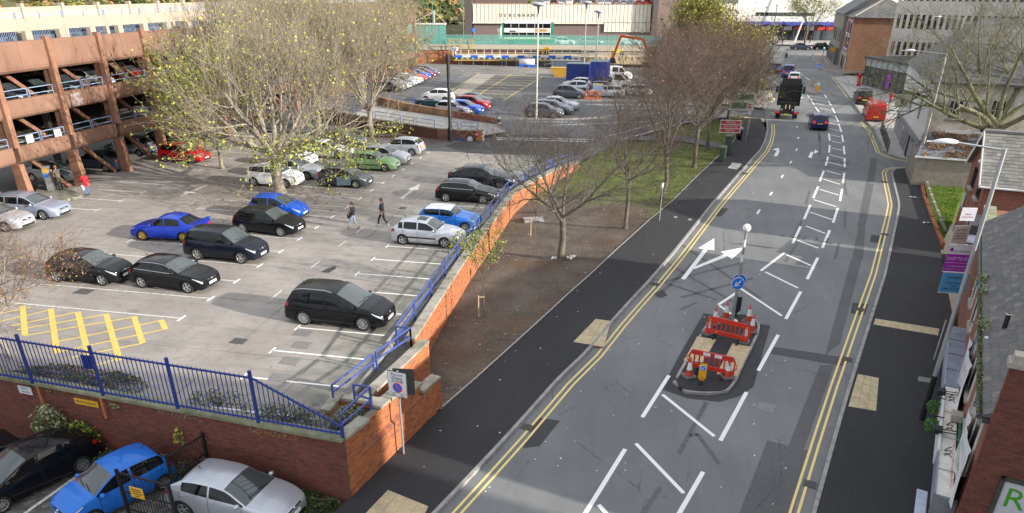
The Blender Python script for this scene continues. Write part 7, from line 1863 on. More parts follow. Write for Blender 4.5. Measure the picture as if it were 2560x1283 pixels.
def up(label,p,rz,paint,sh,mode='nose',**k):
 s=SH[sh];sg=-1 if mode=='nose' else 1
 return car(label,(p[0]+sg*cos(rz)*s.L/2,p[1]+sg*sin(rz)*s.L/2,zl(p[1])+.01),rz,paint,s,group=UG,lod=1,name='parked_car',**k)
up('white crossover parked tail outward in the upper car park cluster',(-25.2,90.6),pi-.1,'white','juke','tail');up('dark green open roadster behind the stained parapet',(-24.4,85.7),-.1,'teal','roadster');up('silver hatchback closest to the stained parapet',(-20.6,81.5),-.12,'silver','hatch');up('blue hatchback second from the parapet',(-19.5,82.3),-.12,'blue','hatch');up('crimson crossover third from the parapet',(-19.4,85.4),-.12,'crimson','juke');up('dark grey saloon at the back of the upper car cluster',(-19.9,89),-.12,'grey','saloon')
for p,pc,sh,lab in(((-34.2,98.5),'grey','hatch','grey hatchback deep behind the twigs in the upper row'),((-34.2,101.2),'silver','estate','silver estate behind the twigs in the upper row'),((-34.3,104.2),'silver','supermini','pale silver supermini in the upper row near the twigs'),((-34.3,106.8),'white','hatch','white hatchback in the upper row next to the red car'),((-34.6,109.6),'red','hatch','red hatchback in the upper row by the car park'),((-34.8,112.4),'blue','supermini','blue supermini in the upper row by the car park'),((-34.8,115.0),'purple','supermini','purple supermini at the far end of the upper row'),((-35,118),'grey','hatch','grey green hatchback past the purple car in the upper row')):up(lab,p,-.12,pc,sh)
up('silver hatchback beyond the bare branches, farther of two',(-9.6,103.5),pi+.05,'silver','hatch','tail');up('silver saloon nosing left beyond the grey hatchback',(-13.8,107.2),pi,'silver','hatch','nose');up('dark grey people carrier behind the bare branches',(-9.4,97.6),0,'grey','picasso','nose')
up('grey hatchback nearest the cream lamp column',(-10.4,82.1),-.1,'grey','hatch');up('grey estate second from the cream lamp column',(-9.6,84.6),-.1,'steel','estate');up('silver grey saloon third from the cream lamp column',(-9.3,87.6),-.1,'silver','bigsaloon')
up('silver estate facing left by the orange barrier',(-4.6,99.6),pi,'silver','estate','tail');up('dark saloon behind the white tipper pickup',(-6,113),0,'plum','saloon','nose');up('white crew van by the blue containers',(-4.6,119),0,'white','kombi','nose',name_=None)if False else up('white crew van by the blue containers',(-4.6,119),0,'white','kombi','nose');up('white hatchback with red lower half among the trees',(-1.4,101),pi/2+1.2,'white','supermini','tail');up('dark saloon half hidden behind the pickup',(-5.4,103.8),0,'plum','hatch','nose')
pk=thing('pickup_truck','white dropside pickup truck with dark load bed','pickup',(-6.8,108.3,zl(108)),0);MB().box(-.2,2.5,-.95,.95,.45,1.1).obj('bonnet_cab_base',pk,PAINT['white'])
m_=MB();m_.add([(x,y,z)for y in(-.9,.9)for x,z in((-.1,1.1),(2.1,1.1),(1.25,2.05),(0,2.1))],[(0,1,2,3),(7,6,5,4),(0,3,7,4),(3,2,6,7),(2,1,5,6)]);m_.obj('cab',pk,PAINT['white'])
m_=MB();
for y in(-.905,.905):m_.add([(.2,y,1.2),(1.75,y,1.2),(1.15,y,1.9),(.25,y,1.95)],[(0,1,2,3)if y<0 else(3,2,1,0)])
m_.add([(2.05,-.8,1.17),(2.05,.8,1.17),(1.32,.78,2.0),(1.32,-.78,2.0)],[(0,1,2,3)]);m_.obj('cab_window',pk,MATS['car_glass'])
MB().box(-2.6,-.25,-1,1,.75,1.2).obj('load_bed',pk,MATS['trim_black'])
tm_0,rm_0=wheel_meshes(.34,'dark_05')
def wheels_on(t,pts):
 for x,y,R in pts:
  tm,rm=wheel_meshes(R,'dark_06',.26 if R<.45 else.30);w_=mo('wheel',tm,t,(x,y,R),0 if y>0 else pi);mo('rim',rm,w_)
wheels_on(pk,[(1.7,-.85,.34),(1.7,.85,.34),(-1.5,-.85,.34),(-1.5,.85,.34)])
ob=thing('barrier','orange plastic mesh barrier beside the silver estate','barrier',(-8.5,96.8,.65));
for k in range(9):MB().box(-1+.25*k-.03,-1+.25*k+.03,-.02,.02,0,1).obj('bar',ob,MATS['cone_orange'])
MB().box(-1.05,1.05,-.03,.03,.92,1.02).obj('rail',ob,MATS['cone_orange']);MB().box(-1.05,1.05,-.03,.03,.05,.15).obj('rail',ob,MATS['cone_orange'])
sb2=thing('site_board','small blue and yellow site board on the car park edge','sign',(-8.0,98.4,.65));MB().box(-.7,.7,-.03,.03,1.0,1.75).obj('panel',sb2,pm('site_blue',(.25,.36,.62),.5,.1));MB().box(-.7,.7,-.035,-.0305,1.5,1.74).obj('strip',sb2,pm('site_yellow',(.55,.5,.25),.5,.1));MB().box(-.05,.05,0,.06,0,1.7).obj('post',sb2,MATS['galv'])
# yellow hatched area and car park markings of the upper lot
def zlay(polys,m,dz,name):return tag(sheet(name,polys,m,dz,zl),kind='structure')
hb_=[(-28.4,97.5),(-19.4,93.0),(-18.6,118.5),(-29.8,125)]
zlay([[(-30,126),(-27.5,97.5),(-25.2,96.5),(-26.5,123)]],pm('worn_slab',(.30,.285,.25),.85,.15,1),.02,'worn_slab')
zz_=[]
for k in range(9):
 y=95.5+k*3.1;x0,x1=-27.6,-19.2+.02*k
 for j in range(8):
  xa,xb=x0+(x1-x0)*j/8,x0+(x1-x0)*(j+1)/8;zz_.append(strip((xa,y+(0,.55)[j%2]),(xb,y+(.55,0)[j%2]),.24))
zlay(zz_,MATS['yellow_worn'],.03,'yellow_zigzag');zlay([strip((-28.0,96.2),(-29.6,124),.14),strip((-19.4,93.3),(-18.6,120),.14),strip((-23.6,95),(-24,122),.14)],MATS['yellow_worn'],.034,'yellow_line')
zlay([strip((-31.4,y),(-29.8,y+.1),.3)for y in(118,119.4,116.6)]+[strip((-33.4,y),(-31.6,y),.12)for y in(103,105.6,108.2,110.8,113.4)]+[strip((-31,97.5),(-31,99.5),.25),strip((-30.6,102.8),(-28.6,102.8),.3)],MATS['worn_white'],.03,'worn_markings')
zlay([strip((-15.4,70.6),(-6,71.6),.2),strip((-15.2,69.9),(-6.5,70.6),.2),strip((-11,77.5),(0,82),.14),strip((-14,79),(-9,79.6),.12),strip((-5,73),(2,84),.14),strip((-3.4,72),(4,83.5),.14),strip((-1,87),(6,90),.14),strip((-6,89.4),(5,92.5),.14),strip((-9,92),(1,94),.14)],MATS['white_line'],.03,'entrance_markings')
ik=thing('kerbed_island','long curved kerb island in the entrance to the upper car park','kerb island');pl_=dens(smoothpl([(-15.5,80.2),(-9,80.8),(-4.5,84),(-4.0,87)],2),.9)
for a,b in zip(pl_,pl_[1:]):m_=MB();m_.beam((a[0],a[1],zl(a[1])+.06),(b[0],b[1],zl(b[1])+.06),.25,.16);m_.obj('kerb_stone',ik,MATS['kerb'])
ik=thing('kerbed_island','straight kerb edge in front of the silver estate','kerb island');pl_=dens([(-13,94.2),(-6,96),(0,96.8)],.95)
for a,b in zip(pl_,pl_[1:]):m_=MB();m_.beam((a[0],a[1],zl(a[1])+.06),(b[0],b[1],zl(b[1])+.06),.3,.16);m_.obj('kerb_stone',ik,MATS['kerb'])
# ================================================================== BUILDING SITE AND BRIDGE
D11=(cos(radians(11)),sin(radians(11)))
def ba(s,d,z,P=(-25,150)):return(P[0]+D11[0]*s-D11[1]*d,P[1]+D11[1]*s+D11[0]*d,z)
def dbox(parent,name,m,s0,s1,d0,d1,z0,z1,P=(-25,150)):
 vs=[ba(s,d,z,P)for z in(z0,z1)for d in(d0,d1)for s in(s0,s1)]
 return MB().add(vs,[(0,2,3,1),(4,5,7,6),(0,1,5,4),(2,6,7,3),(0,4,6,2),(1,3,7,5)],False).obj(name,parent,m)
tag(sheet('site_ground',[[ba(-24,-22,0)[:2],ba(26,-20,0)[:2],ba(26,2,0)[:2],ba(27,2,0)[:2],ba(25,-15,0)[:2],ba(-24,-17,0)[:2]]],pm('site_dirt',(.25,.235,.215),.95,.2,1,tint=(.15,.135,.115),tscale=.3),.02,zl),kind='structure')
br=thing('road_bridge','concrete road deck with brick abutment carrying the bus','bridge')
dbox(br,'deck',MATS['deck_concrete'],-34,40,-.3,14,2.7,3.3);dbox(br,'edge_beam',MATS['stone_sill'],-34,40,-.45,-.31,2.5,3.5);dbox(br,'abutment',MATS['brickwork_orange'],-23,-2.0,-.2,.6,-1.2,2.7);dbox(br,'wall',MATS['kerb'],-2,40,-.1,.6,-1.2,2.7)
dbox(br,'footway',MATS['paving_grey'],-34,40,-.2,1.4,3.301,3.42)
gmesh=bpy.data.materials.new('green_mesh');MATS['green_mesh']=gmesh;gmesh.use_nodes=True;_b=gmesh.node_tree.nodes['Principled BSDF'];_b.inputs['Base Color'].default_value=(.11,.38,.32,1);_b.inputs['Roughness'].default_value=.7;_b.inputs['Alpha'].default_value=.38
gfn=thing('green_screen_fence','green debris netting fence along the bridge edge','fence')
for k in range(24):
 s0=-25+k*2.45;dbox(gfn,'netting',MATS['green_mesh'],s0+.03,s0+2.42,-.33,-.31,3.5,5.2);dbox(gfn,'post',MATS['galv'],s0-.03,s0+.03,-.36,-.30,3.5,5.3)
dbox(gfn,'rail',MATS['galv'],-25,34,-.36,-.31,5.2,5.25)
pgr=thing('parapet_rail','dark green parapet railing behind the netting on the bridge','railing')
dbox(pgr,'rail',pm('dark_green',(.02,.07,.05),.5,.1),-25,34,.0,.06,4.35,4.42)
for k in range(60):dbox(pgr,'bar',MATS['dark_green'],-25+k,-24.96+k,.0,.04,3.42,4.35)
shl=thing('bus_shelter','green glazed bus shelter with white roof at the bridge end','bus shelter')
dbox(shl,'roof',MATS['fascia_white'],-25.5,-17.3,1.2,4.2,6.9,7.08)
for k in range(6):dbox(shl,'glass_pane',pm('shelter_glass',(.16,.42,.38),.12,.05,1,alpha=.75),-25+k*1.3,-23.75+k*1.3,1.35,1.40,3.45,6.9);dbox(shl,'post',MATS['galv'],-25.06+k*1.3,-25+k*1.3,1.3,1.45,3.4,6.9)
mst=thing('mast','white roof mast with stays over the green shelter','mast');m_=MB();m_.beam(ba(-19.5,2,7),ba(-19.5,2,9.4),.16);m_.beam(ba(-19.5,2,9.2),ba(-17.2,2,7.1),.07);m_.beam(ba(-19.5,2,9.2),ba(-24,2,7.1),.07);m_.obj('stay',mst,MATS['sign_white'])
# bus
bus=thing('double_decker_bus','green and white double decker bus on the bridge','bus',ba(-1.5,3.4,3.3),radians(191))
BL_,BW_,BH_=10.6,2.5,4.3
pm('bus_green',(.03,.22,.11),.35,0,coat=.6);pm('bus_lime',(.30,.50,.06),.35,0,coat=.6);pm('bus_white',(.72,.74,.70),.35,0,coat=.6)
def bb(name,m,x0,x1,y0,y1,z0,z1):return MB().box(x0,x1,y0,y1,z0,z1).obj(name,bus,m)
def bprof(z0,z1,f):
 m_=MB();m_.add([(x,y,z)for y in(-BW_/2,BW_/2)for x,z in((-BL_/2,z0),(BL_/2-f[0],z0),(BL_/2-f[1],z1),(-BL_/2+f[2],z1))],[(0,1,2,3),(7,6,5,4),(0,4,5,1),(1,5,6,2),(2,6,7,3),(3,7,4,0)]);return m_
bprof(.35,1.15,(0,0,0)).obj('skirt',bus,MATS['bus_green']);bprof(1.15,2.9,(0,.1,.05)).obj('lower_deck',bus,MATS['bus_white']);bprof(2.9,4.1,(.1,.55,.1)).obj('upper_deck',bus,MATS['bus_white']);bprof(4.1,BH_,(.55,.9,.3)).obj('roof',bus,MATS['bus_white'])
for sgn in(-1,1):
 y0,y1=sorted((sgn*(BW_/2+.002),sgn*(BW_/2+.02)))
 for k in range(6):bb('window',MATS['car_glass'],-4.6+k*1.55,-3.15+k*1.55,y0,y1,3.05,3.85);bb('window',MATS['car_glass'],-4.6+k*1.55,-3.15+k*1.55,y0,y1,1.45,2.25)
 bb('front_sweep',MATS['bus_green'],4.4,4.85,y0,y1,1.2,4.0);bb('rear_sweep',MATS['bus_green'],-5.28,-4.7,y0,y1,1.2,4.1);bb('lime_stripe',MATS['bus_lime'],-5.2,4.9,y0,y1,.95,1.15);bb('advert',pm('advert',(.45,.16,.06),.5,.5,6,tint=(.5,.35,.1),tscale=4),-3.9,-1.6,y0,y1+sgn*.004,2.4,2.9);bb('destination',MATS['trim_black'],2.2,3.4,y0,y1,2.35,2.6)
bb('windscreen',MATS['car_glass'],5.2,5.325,-1.1,1.1,1.3,2.6)
wheels_on(bus,[(3.2,-1.12,.48),(3.2,1.12,.48),(-2.6,-1.12,.48),(-2.6,1.12,.48)])
for lab,s_,pc,sh in(('white car behind the bus on the bridge',6.0,'white','hatch'),('silver estate car behind the green netting',11.2,'silver','estate'),('white panel van behind the green netting',18.8,'white','smallvan'),('blue saloon behind the netting at the right end',24.6,'blue','saloon')):
 car(lab,ba(s_,3.6,3.3),radians(11)+(0 if 'white p' in lab or 'estate' in lab else 0),pc,SH[sh],group='vehicles crossing the bridge',lod=1)
for lab,s_ in(('blue bus stop flag beside the bus',-11.8),('dark timetable post in front of the bus',-7)):
 t=thing('bus_stop',lab,'bus stop',ba(s_,.9,3.4));MB().tube([(0,0,0),(0,0,2.9)],.05,6).obj('post',t,MATS['galv']);MB().box(-.3,.3,-.03,.03,2.3,2.95,radians(11)).obj('flag',t,MATS['blue_disc']if 'flag' in lab else MATS['galv_dark'])
 # formwork platform with blue and white edge boards, scaffold and railings
pf_=thing('formwork_platform','timber formwork platform with blue and white edge boards','scaffold')
dbox(pf_,'deck',pm('ply',(.46,.37,.24),.8,.15,1),-15,8,-12,-1,2.0,2.12);dbox(pf_,'beam',pm('yellow_beam',(.42,.30,.08),.7,.2,2),-15,8,-12.2,-12.02,1.55,1.85)
for k in range(46):dbox(pf_,'joist_end',MATS['sign_white' if k%2 else 'trim_black'],-15+k*.5,-14.7+k*.5,-12.35,-12.21,1.85,2.05)
for k in range(8):dbox(pf_,'edge_board',MATS['sign_blue'],-14.6+k*2.8,-13.3+k*2.8,-12.3,-12.22,2.1,2.5);dbox(pf_,'edge_board',MATS['sign_white'],-13.3+k*2.8,-11.9+k*2.8,-12.3,-12.22,2.14,2.42)
for k in range(18):dbox(pf_,'rail_post',MATS['sign_white'],-15+k*1.4,-14.88+k*1.4,-12.1,-12.0,2.1,3.4)
for z in(2.75,3.05,3.35):dbox(pf_,'rail',MATS['trim_black'],-15,8,-12.08,-12.0,z,z+.12)
for k in range(9):dbox(pf_,'prop',MATS['galv'],-14+k*2.6,-13.9+k*2.6,-11.8,-11.7,-1.0,1.55)
pf2=thing('timber_handrail','pale timber handrail along the plywood bank of the site','railing')
for k in range(14):dbox(pf2,'post',MATS['ply'],8.5+k*1.2,8.6+k*1.2,-9,-8.9,1.6,3.1)
for z in(2.3,2.7,3.05):dbox(pf2,'rail',MATS['ply'],8,25,-8.98,-8.9,z,z+.1)
dbox(pf2,'bank_board',MATS['ply'],8,26,-8.8,-3,.8,2.0)
sc_=thing('scaffold_tower','yellow scaffold stair tower against the brick abutment','scaffold')
for s_ in(-16.5,-14.2,-12):
 for d_ in(-2.2,-.8):m_=MB();m_.beam(ba(s_,d_,-1),ba(s_,d_,4.6),.09);m_.obj('upright',sc_,MATS['yellow_beam'])
for z in(-.4,1.2,2.5,3.4,4.4):m_=MB();m_.beam(ba(-16.5,-2.2,z),ba(-12,-2.2,z),.09);m_.obj('ledger',sc_,MATS['yellow_beam'])
m_=MB();m_.beam(ba(-16.5,-2.3,.8),ba(-12.2,-2.3,2.5),.1);m_.beam(ba(-12.2,-2.3,2.5),ba(-16.3,-2.3,4.3),.1);m_.obj('brace',sc_,MATS['yellow_beam'])
gr_=thing('grid_rack','stack of dark framed window grids beside the car park corner','rack')
for i in range(5):
 for j in range(8):dbox(gr_,'grid_bar',MATS['galv_dark'],-24.8+i*.8,-24.7+i*.8,-2,-1.9,.8,3.8)if j==0 else(dbox(gr_,'grid_bar',MATS['galv'],-24.8,-21.5,-2.02,-1.92,.8+j*.4,.86+j*.4)if i==0 else None)
 # containers, skip, plant
def container(label,c,L_,W_,H_,rz,m):
 t=thing('container',label,'container',(c[0],c[1],zl(c[1])),rz);MB().box(-L_/2+.05,L_/2-.05,-W_/2+.05,W_/2-.05,.1,H_).obj('box',t,m);MB().box(-L_/2,L_/2,-W_/2,W_/2,H_,H_+.06).obj('roof',t,pm('container_roof',(.16,.22,.24),.6,.15,2))
 n=int(L_/.35);mb=MB()
 for k in range(n):
  x=-L_/2+.1+k*.35;mb.box(x,x+.17,-W_/2-.0,-W_/2+.05,.15,H_)
 n2=int(W_/.35)
 for k in range(n2):y=-W_/2+.1+k*.35;mb.box(L_/2-.05,L_/2,y,y+.17,.15,H_);mb.box(-L_/2,-L_/2+.05,y,y+.17,.15,H_)
 mb.obj('corrugation',t,m)['kind']='stuff'
 for x in(-L_/2,L_/2-.1):
  for y in(-W_/2,W_/2-.1):MB().box(x-.005,x+.105,y-.005,y+.105,0,H_+.01).obj('corner_post',t,m)
pm('container_blue',(.025,.06,.36),.55,.1,2)
container('nearer bright blue steel container by the lamp columns',(-9.0,112.5),2.5,4.6,3.2,radians(0),MATS['container_blue']);container('lower blue steel cabin left of the bright blue container',(-12.6,116.5),3.4,2.6,2.4,0,pm('container_navy',(.03,.055,.25),.55,.1,2))
sk=thing('skip','yellow builders skip in front of the blue cabins','skip',(-15.6,121.5,.8));m_=MB();m_.add([(x,y,z)for y in(-.9,.9)for x,z in((-1.2,0),(1.2,0),(1.9,1.25),(-1.9,1.25))],[(0,1,2,3),(7,6,5,4),(0,4,5,1),(1,5,6,2),(3,7,4,0)]);m_.obj('body',sk,pm('skip_yellow',(.52,.30,.03),.6,.15,3));MB().box(-1.95,1.95,-.95,.95,1.22,1.30).obj('rim',sk,MATS['skip_yellow'])
ex=thing('excavator','orange tracked excavator with raised boom on the site','excavator',(-1.5,139,.85),radians(10))
for y in(-1.1,1.1):m_=MB();m_.prism([(-1.9,y-.3),(1.9,y-.3),(1.9,y+.3),(-1.9,y+.3)],.12,.8);m_.lathe((-1.9,y,.46),[(.001,-.3),(.34,-.3),(.34,.3),(.001,.3)],12,'y');m_.lathe((1.9,y,.46),[(.001,-.3),(.34,-.3),(.34,.3),(.001,.3)],12,'y');m_.obj('track',ex,MATS['trim_black'])
MB().box(-1.4,2.2,-1.3,1.3,1.0,2.0).obj('body',ex,PAINT['orange']);MB().box(-1.5,.1,.1,1.2,2.0,3.3).obj('cab',ex,MATS['trim_black']);MB().box(1.3,2.6,-1.3,1.3,1.0,2.4).obj('counterweight',ex,PAINT['orange'])
for a,b,w_ in(((-1.0,-.3,1.9),(-2.6,-.3,4.6),.5),((-2.6,-.3,4.6),(-6.4,-.3,5.1),.42),((-6.4,-.3,5.2),(-7.6,-.3,1.6),.4)):m_=MB();m_.beam(a,b,.4,w_);m_.obj('boom' if a[0]>-6 else 'dipper',ex,PAINT['orange'])
m_=MB();m_.beam((-2.6,-.3,3.0),(-5.0,-.3,4.6),.16);m_.beam((-5.4,-.3,5.5),(-6.9,-.3,4.6),.14);m_.obj('ram',ex,MATS['galv']);m_=MB();m_.add([(x,y,z)for y in(-.8,.2)for x,z in((-7.8,1.7),(-7.2,1.5),(-7.0,.7),(-8.1,.5),(-8.3,1.1))],[(0,1,2,3,4),(9,8,7,6,5),(0,5,6,1),(1,6,7,2),(4,9,5,0),(3,8,9,4)]);m_.obj('bucket',ex,MATS['trim_black'])
dp=thing('site_dumper','small yellow dumper with a blue hose on the site bank','dumper',ba(1.5,-5,2.1));MB().box(-1.1,1.1,-.6,.6,.35,.9).obj('body',dp,MATS['skip_yellow']);MB().box(.2,1.3,-.6,.6,.9,1.3).obj('skip',dp,MATS['skip_yellow']);wheels_on(dp,[(-.7,-.6,.35),(.7,-.6,.35),(-.7,.6,.35),(.7,.6,.35)])
rl=thing('road_roller','yellow roller parked under the excavator boom','roller',ba(15.5,-6,2.05));MB().box(-.9,.9,-.5,.5,.55,1.1).obj('body',rl,pm('hi_vis',(.70,.62,.03),.5,.1));
for x in(-.8,.8):m_=MB();m_.lathe((x,0,.42),[(.001,-.55),(.42,-.55),(.42,.55),(.001,.55)],14,'y');m_.obj('drum',rl,MATS['trim_black'])
ptk=thing('portable_tank','white and blue tank trailer behind the site fence','tank',(-23.2,131.5,.85));m_=MB();m_.lathe((0,0,1.0),[(.001,-1.4),(.6,-1.3),(.62,1.3),(.001,1.4)],14,'x');m_.obj('tank',ptk,MATS['sign_white']);MB().box(-1.3,1.5,-.6,.6,.3,.75).obj('chassis',ptk,MATS['sign_blue']);wheels_on(ptk,[(0,-.6,.3),(0,.6,.3)])
bsk=thing('site_cabin','low grey blue open container on the site beside the fence','container',(-16.5,132,.85));MB().box(-2.4,2.4,-.9,.9,0,1.4).obj('box',bsk,pm('dull_blue',(.20,.26,.33),.6,.15,2));MB().box(-2.5,2.5,-1,1,1.4,1.5).obj('rim',bsk,MATS['galv'])
fnc=thing('site_fence','temporary mesh fence panels along the edge of the site','fence');pl_=dens([(-33,124.5),(-22,126.5),(-14,126),(-6,121)],3.4)
for a,b in zip(pl_,pl_[1:]):
 for z in(.1,1.95):m_=MB();m_.beam((a[0],a[1],.85+z),(b[0],b[1],.85+z),.05);m_.obj('rail',fnc,MATS['galv'])
 m_=MB();m_.beam((a[0],a[1],.85),(a[0],a[1],2.85),.05);m_.box(a[0]-.35,a[0]+.35,a[1]-.12,a[1]+.12,.85,1.0);m_.obj('post',fnc,MATS['galv'])
 m_=MB()
 for k in range(1,12):f=k/12;m_.beam((a[0]+(b[0]-a[0])*f,a[1]+(b[1]-a[1])*f,.95),(a[0]+(b[0]-a[0])*f,a[1]+(b[1]-a[1])*f,2.8),.012)
 m_.obj('mesh_wires',fnc,MATS['galv'])['kind']='stuff'
m_=MB();m_.lathe((0,0,0),[(4.2,0),(3.6,.35),(2.4,.5),(.001,.55)],20);hp_=m_.obj('gravel_heap',None,pm('heap',(.20,.185,.165),.95,.25,3,bump=1,bscale=5),(-24,127.5,.8));hp_.scale=(1.6,.7,1);tag(hp_,'low flat heap of grey gravel behind the fence','gravel heap')
# ================================================================== STORES BEHIND
DP=(-25,194)
deb=thing('department_store','long cream panelled department store with rooftop parking','store')
dbox(deb,'brown_base',pm('brown_brick_panel',(.155,.115,.10),.85,.1,2),-22.4,21.2,0,30,.8,5.85,DP)
n=46
for k in range(n):
 s0=-22.5+k*(43.6/n);dbox(deb,'cladding_panel',pm('cream_panel',(.66,.62,.53),.7,.05,1,tint=(.60,.56,.47),tscale=.4),s0+.05,s0+43.6/n-.05,-.4,-.1,5.9,9.9,DP)
for k in range(12):s0=9.8+k*.95;dbox(deb,'cladding_panel',MATS['cream_panel'],s0+.05,s0+.90,-.42,-.12,3.75,5.8,DP)
dbox(deb,'panel_backing',MATS['gutter'],-22.5,21.2,-.09,-.005,5.86,9.9,DP);dbox(deb,'coping',pm('coping_red',(.35,.2,.16),.8,.1),-22.6,21.3,-.5,.2,9.9,10.02,DP);dbox(deb,'cornice',MATS['cream_panel'],-22.6,9.6,-.7,-.1,5.55,5.85,DP);dbox(deb,'roof_deck',MATS['deck_concrete'],-22,21,.2,30,9.2,9.4,DP)
dbox(deb,'stair_tower',pm('brown_tower',(.20,.145,.125),.85,.08,2),21.4,29.5,-2.2,14,.8,16,DP);dbox(deb,'stair_tower',pm('dark_tower',(.085,.07,.068),.8,.1,2),-24.5,-22.7,-.8,14,.8,16,DP);dbox(deb,'tower_rib',pm('tower_rib',(.33,.25,.20),.8,.1),28.4,29.4,-2.6,-2.21,.8,16,DP);dbox(deb,'tower_fin',MATS['dark_tower'],21.25,22.4,-2.5,-2.21,.8,16,DP);dbox(deb,'upper_wall',pm('dark_brown_wall',(.14,.10,.09),.85,.1,2),-22.4,-9,8,8.5,9.4,14,DP)
dbox(deb,'side_tower',MATS['brown_tower'],33,36,0,12,.8,16,DP)
for k in range(6):s0=36.2+k*.98;dbox(deb,'cladding_panel',MATS['cream_panel'],s0+.05,s0+.93,-.4,-.1,6.4,10.2,DP);dbox(deb,'cladding_panel',MATS['cream_panel'],s0+.05,s0+.93,-.4,-.1,2.0,6.2,DP)
dbox(deb,'wing',MATS['gutter'],36,42,-.09,14,.8,10.2,DP)
for i,ch in enumerate('DEBENHAMS'):text('lettering',ch,1.0,MATS['gutter'],deb,frame(ba(-15.6+i*1.12,-.45,7.35,DP),(D11[0],D11[1],0),(0,0,1)),.01)
rnd=random.Random(4)
for k in range(15):
 pc=rnd.choice(['white','silver','white','silver','grey','red','silverblue','black']);s_=-6.5+k*1.9
 t=car('%s car in the rooftop row, %s'%(pc.replace('silverblue','pale blue'),('leftmost','second from left','third from left','fourth from left','fifth from left','sixth from left','seventh from left','middle one','just right of the middle','sixth from right','fifth from right','fourth from right','third from right','second from right','rightmost by the tower')[k]),ba(s_,2.9,9.4,DP),radians(11)+pi/2*(1 if k%3 else-1),pc,SH[rnd.choice(['hatch','supermini','saloon','suv'])],group='cars on the store roof',lod=1,name='parked_car')
tag(bpy.data.objects.new('placeholder',None),None)if False else None
sh_=thing('shopping_centre','white clad shopping centre with wavy blue canopy over shop fronts','store')
dbox(sh_,'white_cladding',pm('white_cladding',(.66,.66,.62),.6,.04,2),42.2,84,0,30,6.1,18,DP);dbox(sh_,'lower_wall',MATS['gutter'],42.2,84,1.6,30,1.4,6.1,DP)
for k in range(13):dbox(sh_,'window',MATS['window_glass'],46.8+k*1.12,47.8+k*1.12,-.05,-.001,7.5,8.3,DP)
for k in range(6):
 s0=43+k*4.2;m_=MB();m_.add([ba(s0,-2.2,5.4,DP),ba(s0+2.1,-2.2,5.75,DP),ba(s0+4.15,-2.2,5.4,DP),ba(s0+4.15,-2.2,6.2,DP),ba(s0,-2.2,6.2,DP),ba(s0,.0,6.3,DP),ba(s0+4.15,.0,6.3,DP)],[(0,1,2,3,4),(4,3,6,5)]);m_.obj('canopy',sh_,pm('canopy_blue',(.035,.05,.27),.5,.1))
rnd=random.Random(8)
for k in range(9):
 s0=43.2+k*2.75;dbox(sh_,'shop_front',rnd.choice([MATS['window_glass'],MATS['shop_glass'],MATS['dark_inside']]),s0,s0+2.6,1.4,1.55,1.5,4.2,DP);dbox(sh_,'shop_sign',rnd.choice([MATS['sign_white'],MATS['ink_navy'],MATS['sign_cream'],MATS['sign_red'],MATS['sign_grey']]),s0+.1,s0+2.5,1.3,1.39,4.3,5.2,DP)
for k in range(10):dbox(sh_,'column',MATS['gutter'],43+k*2.75,43.2+k*2.75,-.3,.0,1.5,5.5,DP)
fp_=thing('flag_mast','tall slanting white mast in front of the shopping centre','mast');m_=MB();m_.tube([ba(56.0,-4,1.9,DP),ba(59,-4,14,DP)],[.22,.16],8);m_.obj('pole',fp_,MATS['sign_white'])
for lab,x,y,h in(('green lamp column left of the shops',22.5,178,8.2),('thin green lamp column in front of the cream wing',10.0,186,9),('green lamp column at the station end',-52,172,9.5),('second green lamp column by the glass shelter',-46,176,9.5)):
 t=thing('lamp_column',lab,'street lamp',(x,y,1.9));MB().tube([(0,0,0),(0,0,h)],[.14,.08],8).obj('column',t,pm('lamp_green',(.05,.18,.14),.5,.1));MB().tube([(0,0,h),(0,0,h+.35)],[.16,.12],8).obj('head',t,MATS['gutter'])
 # distant car park and town at the top of the picture: one crowd of tiny cars nobody could count
def far_cars():
 rnd=random.Random(11);mb=MB();cols=[PAINT[c]for c in('white','silver','silver','red','black','grey','blue','crimson')]
 for i in range(340):
  x,y=rnd.uniform(-110,-40),rnd.uniform(205,420);z=zr(y)-.25;x=x*y/230;m=rnd.choice(cols);a=rnd.choice((0,1.57))+.2
  mb.xf=Matrix.Translation((x,y,z))@Matrix.Rotation(a,4,'Z');mb.mat(m);mb.box(-2.1,2.1,-.85,.85,.25,.9);mb.mat(MATS['car_glass']);mb.add([(xx,yy,zz)for zz,k in((.9,1.0),(1.4,.65))for xx,yy in((-1.7*k,-.8),(1.1*k,-.8),(1.1*k,.8),(-1.7*k,.8))],[(0,1,5,4),(1,2,6,5),(2,3,7,6),(3,0,4,7)]);mb.mat(m);mb.add([(-1.1,-.72,1.42),(.72,-.72,1.42),(.72,.72,1.42),(-1.1,.72,1.42)],[(0,1,2,3)])
 mb.xf=None;tag(mb.obj('distant_cars',None),kind='stuff')
far_cars()
for k,(x,y,w_,d_,h,m)in enumerate(((-84,330,30,12,6,'brickwork_red'),(-150,380,50,14,7,'brickwork_dark'),(-30,300,24,12,9,'brickwork_red'),(30,330,60,20,10,'stone_sill'))):
 t=thing('distant_building',('low red brick block beyond the distant parked cars','long dark brick shed far beyond the car park','red brick building behind the department store','grey stone block beyond the shopping centre')[k],'building',(x,y,2));MB().box(-w_/2,w_/2,0,d_,-1,h).obj('wall',t,MATS[m]);MB().box(-w_/2-.3,w_/2+.3,-.3,d_+.3,h,h+.5).obj('roof',t,MATS['slate'])
 for j in range(int(w_/4)):
  for z in(1.2,4.0):MB().box(-w_/2+1+j*4,-w_/2+2.4+j*4,-.08,-.01,z,z+1.5).obj('window',t,MATS['window_glass'])
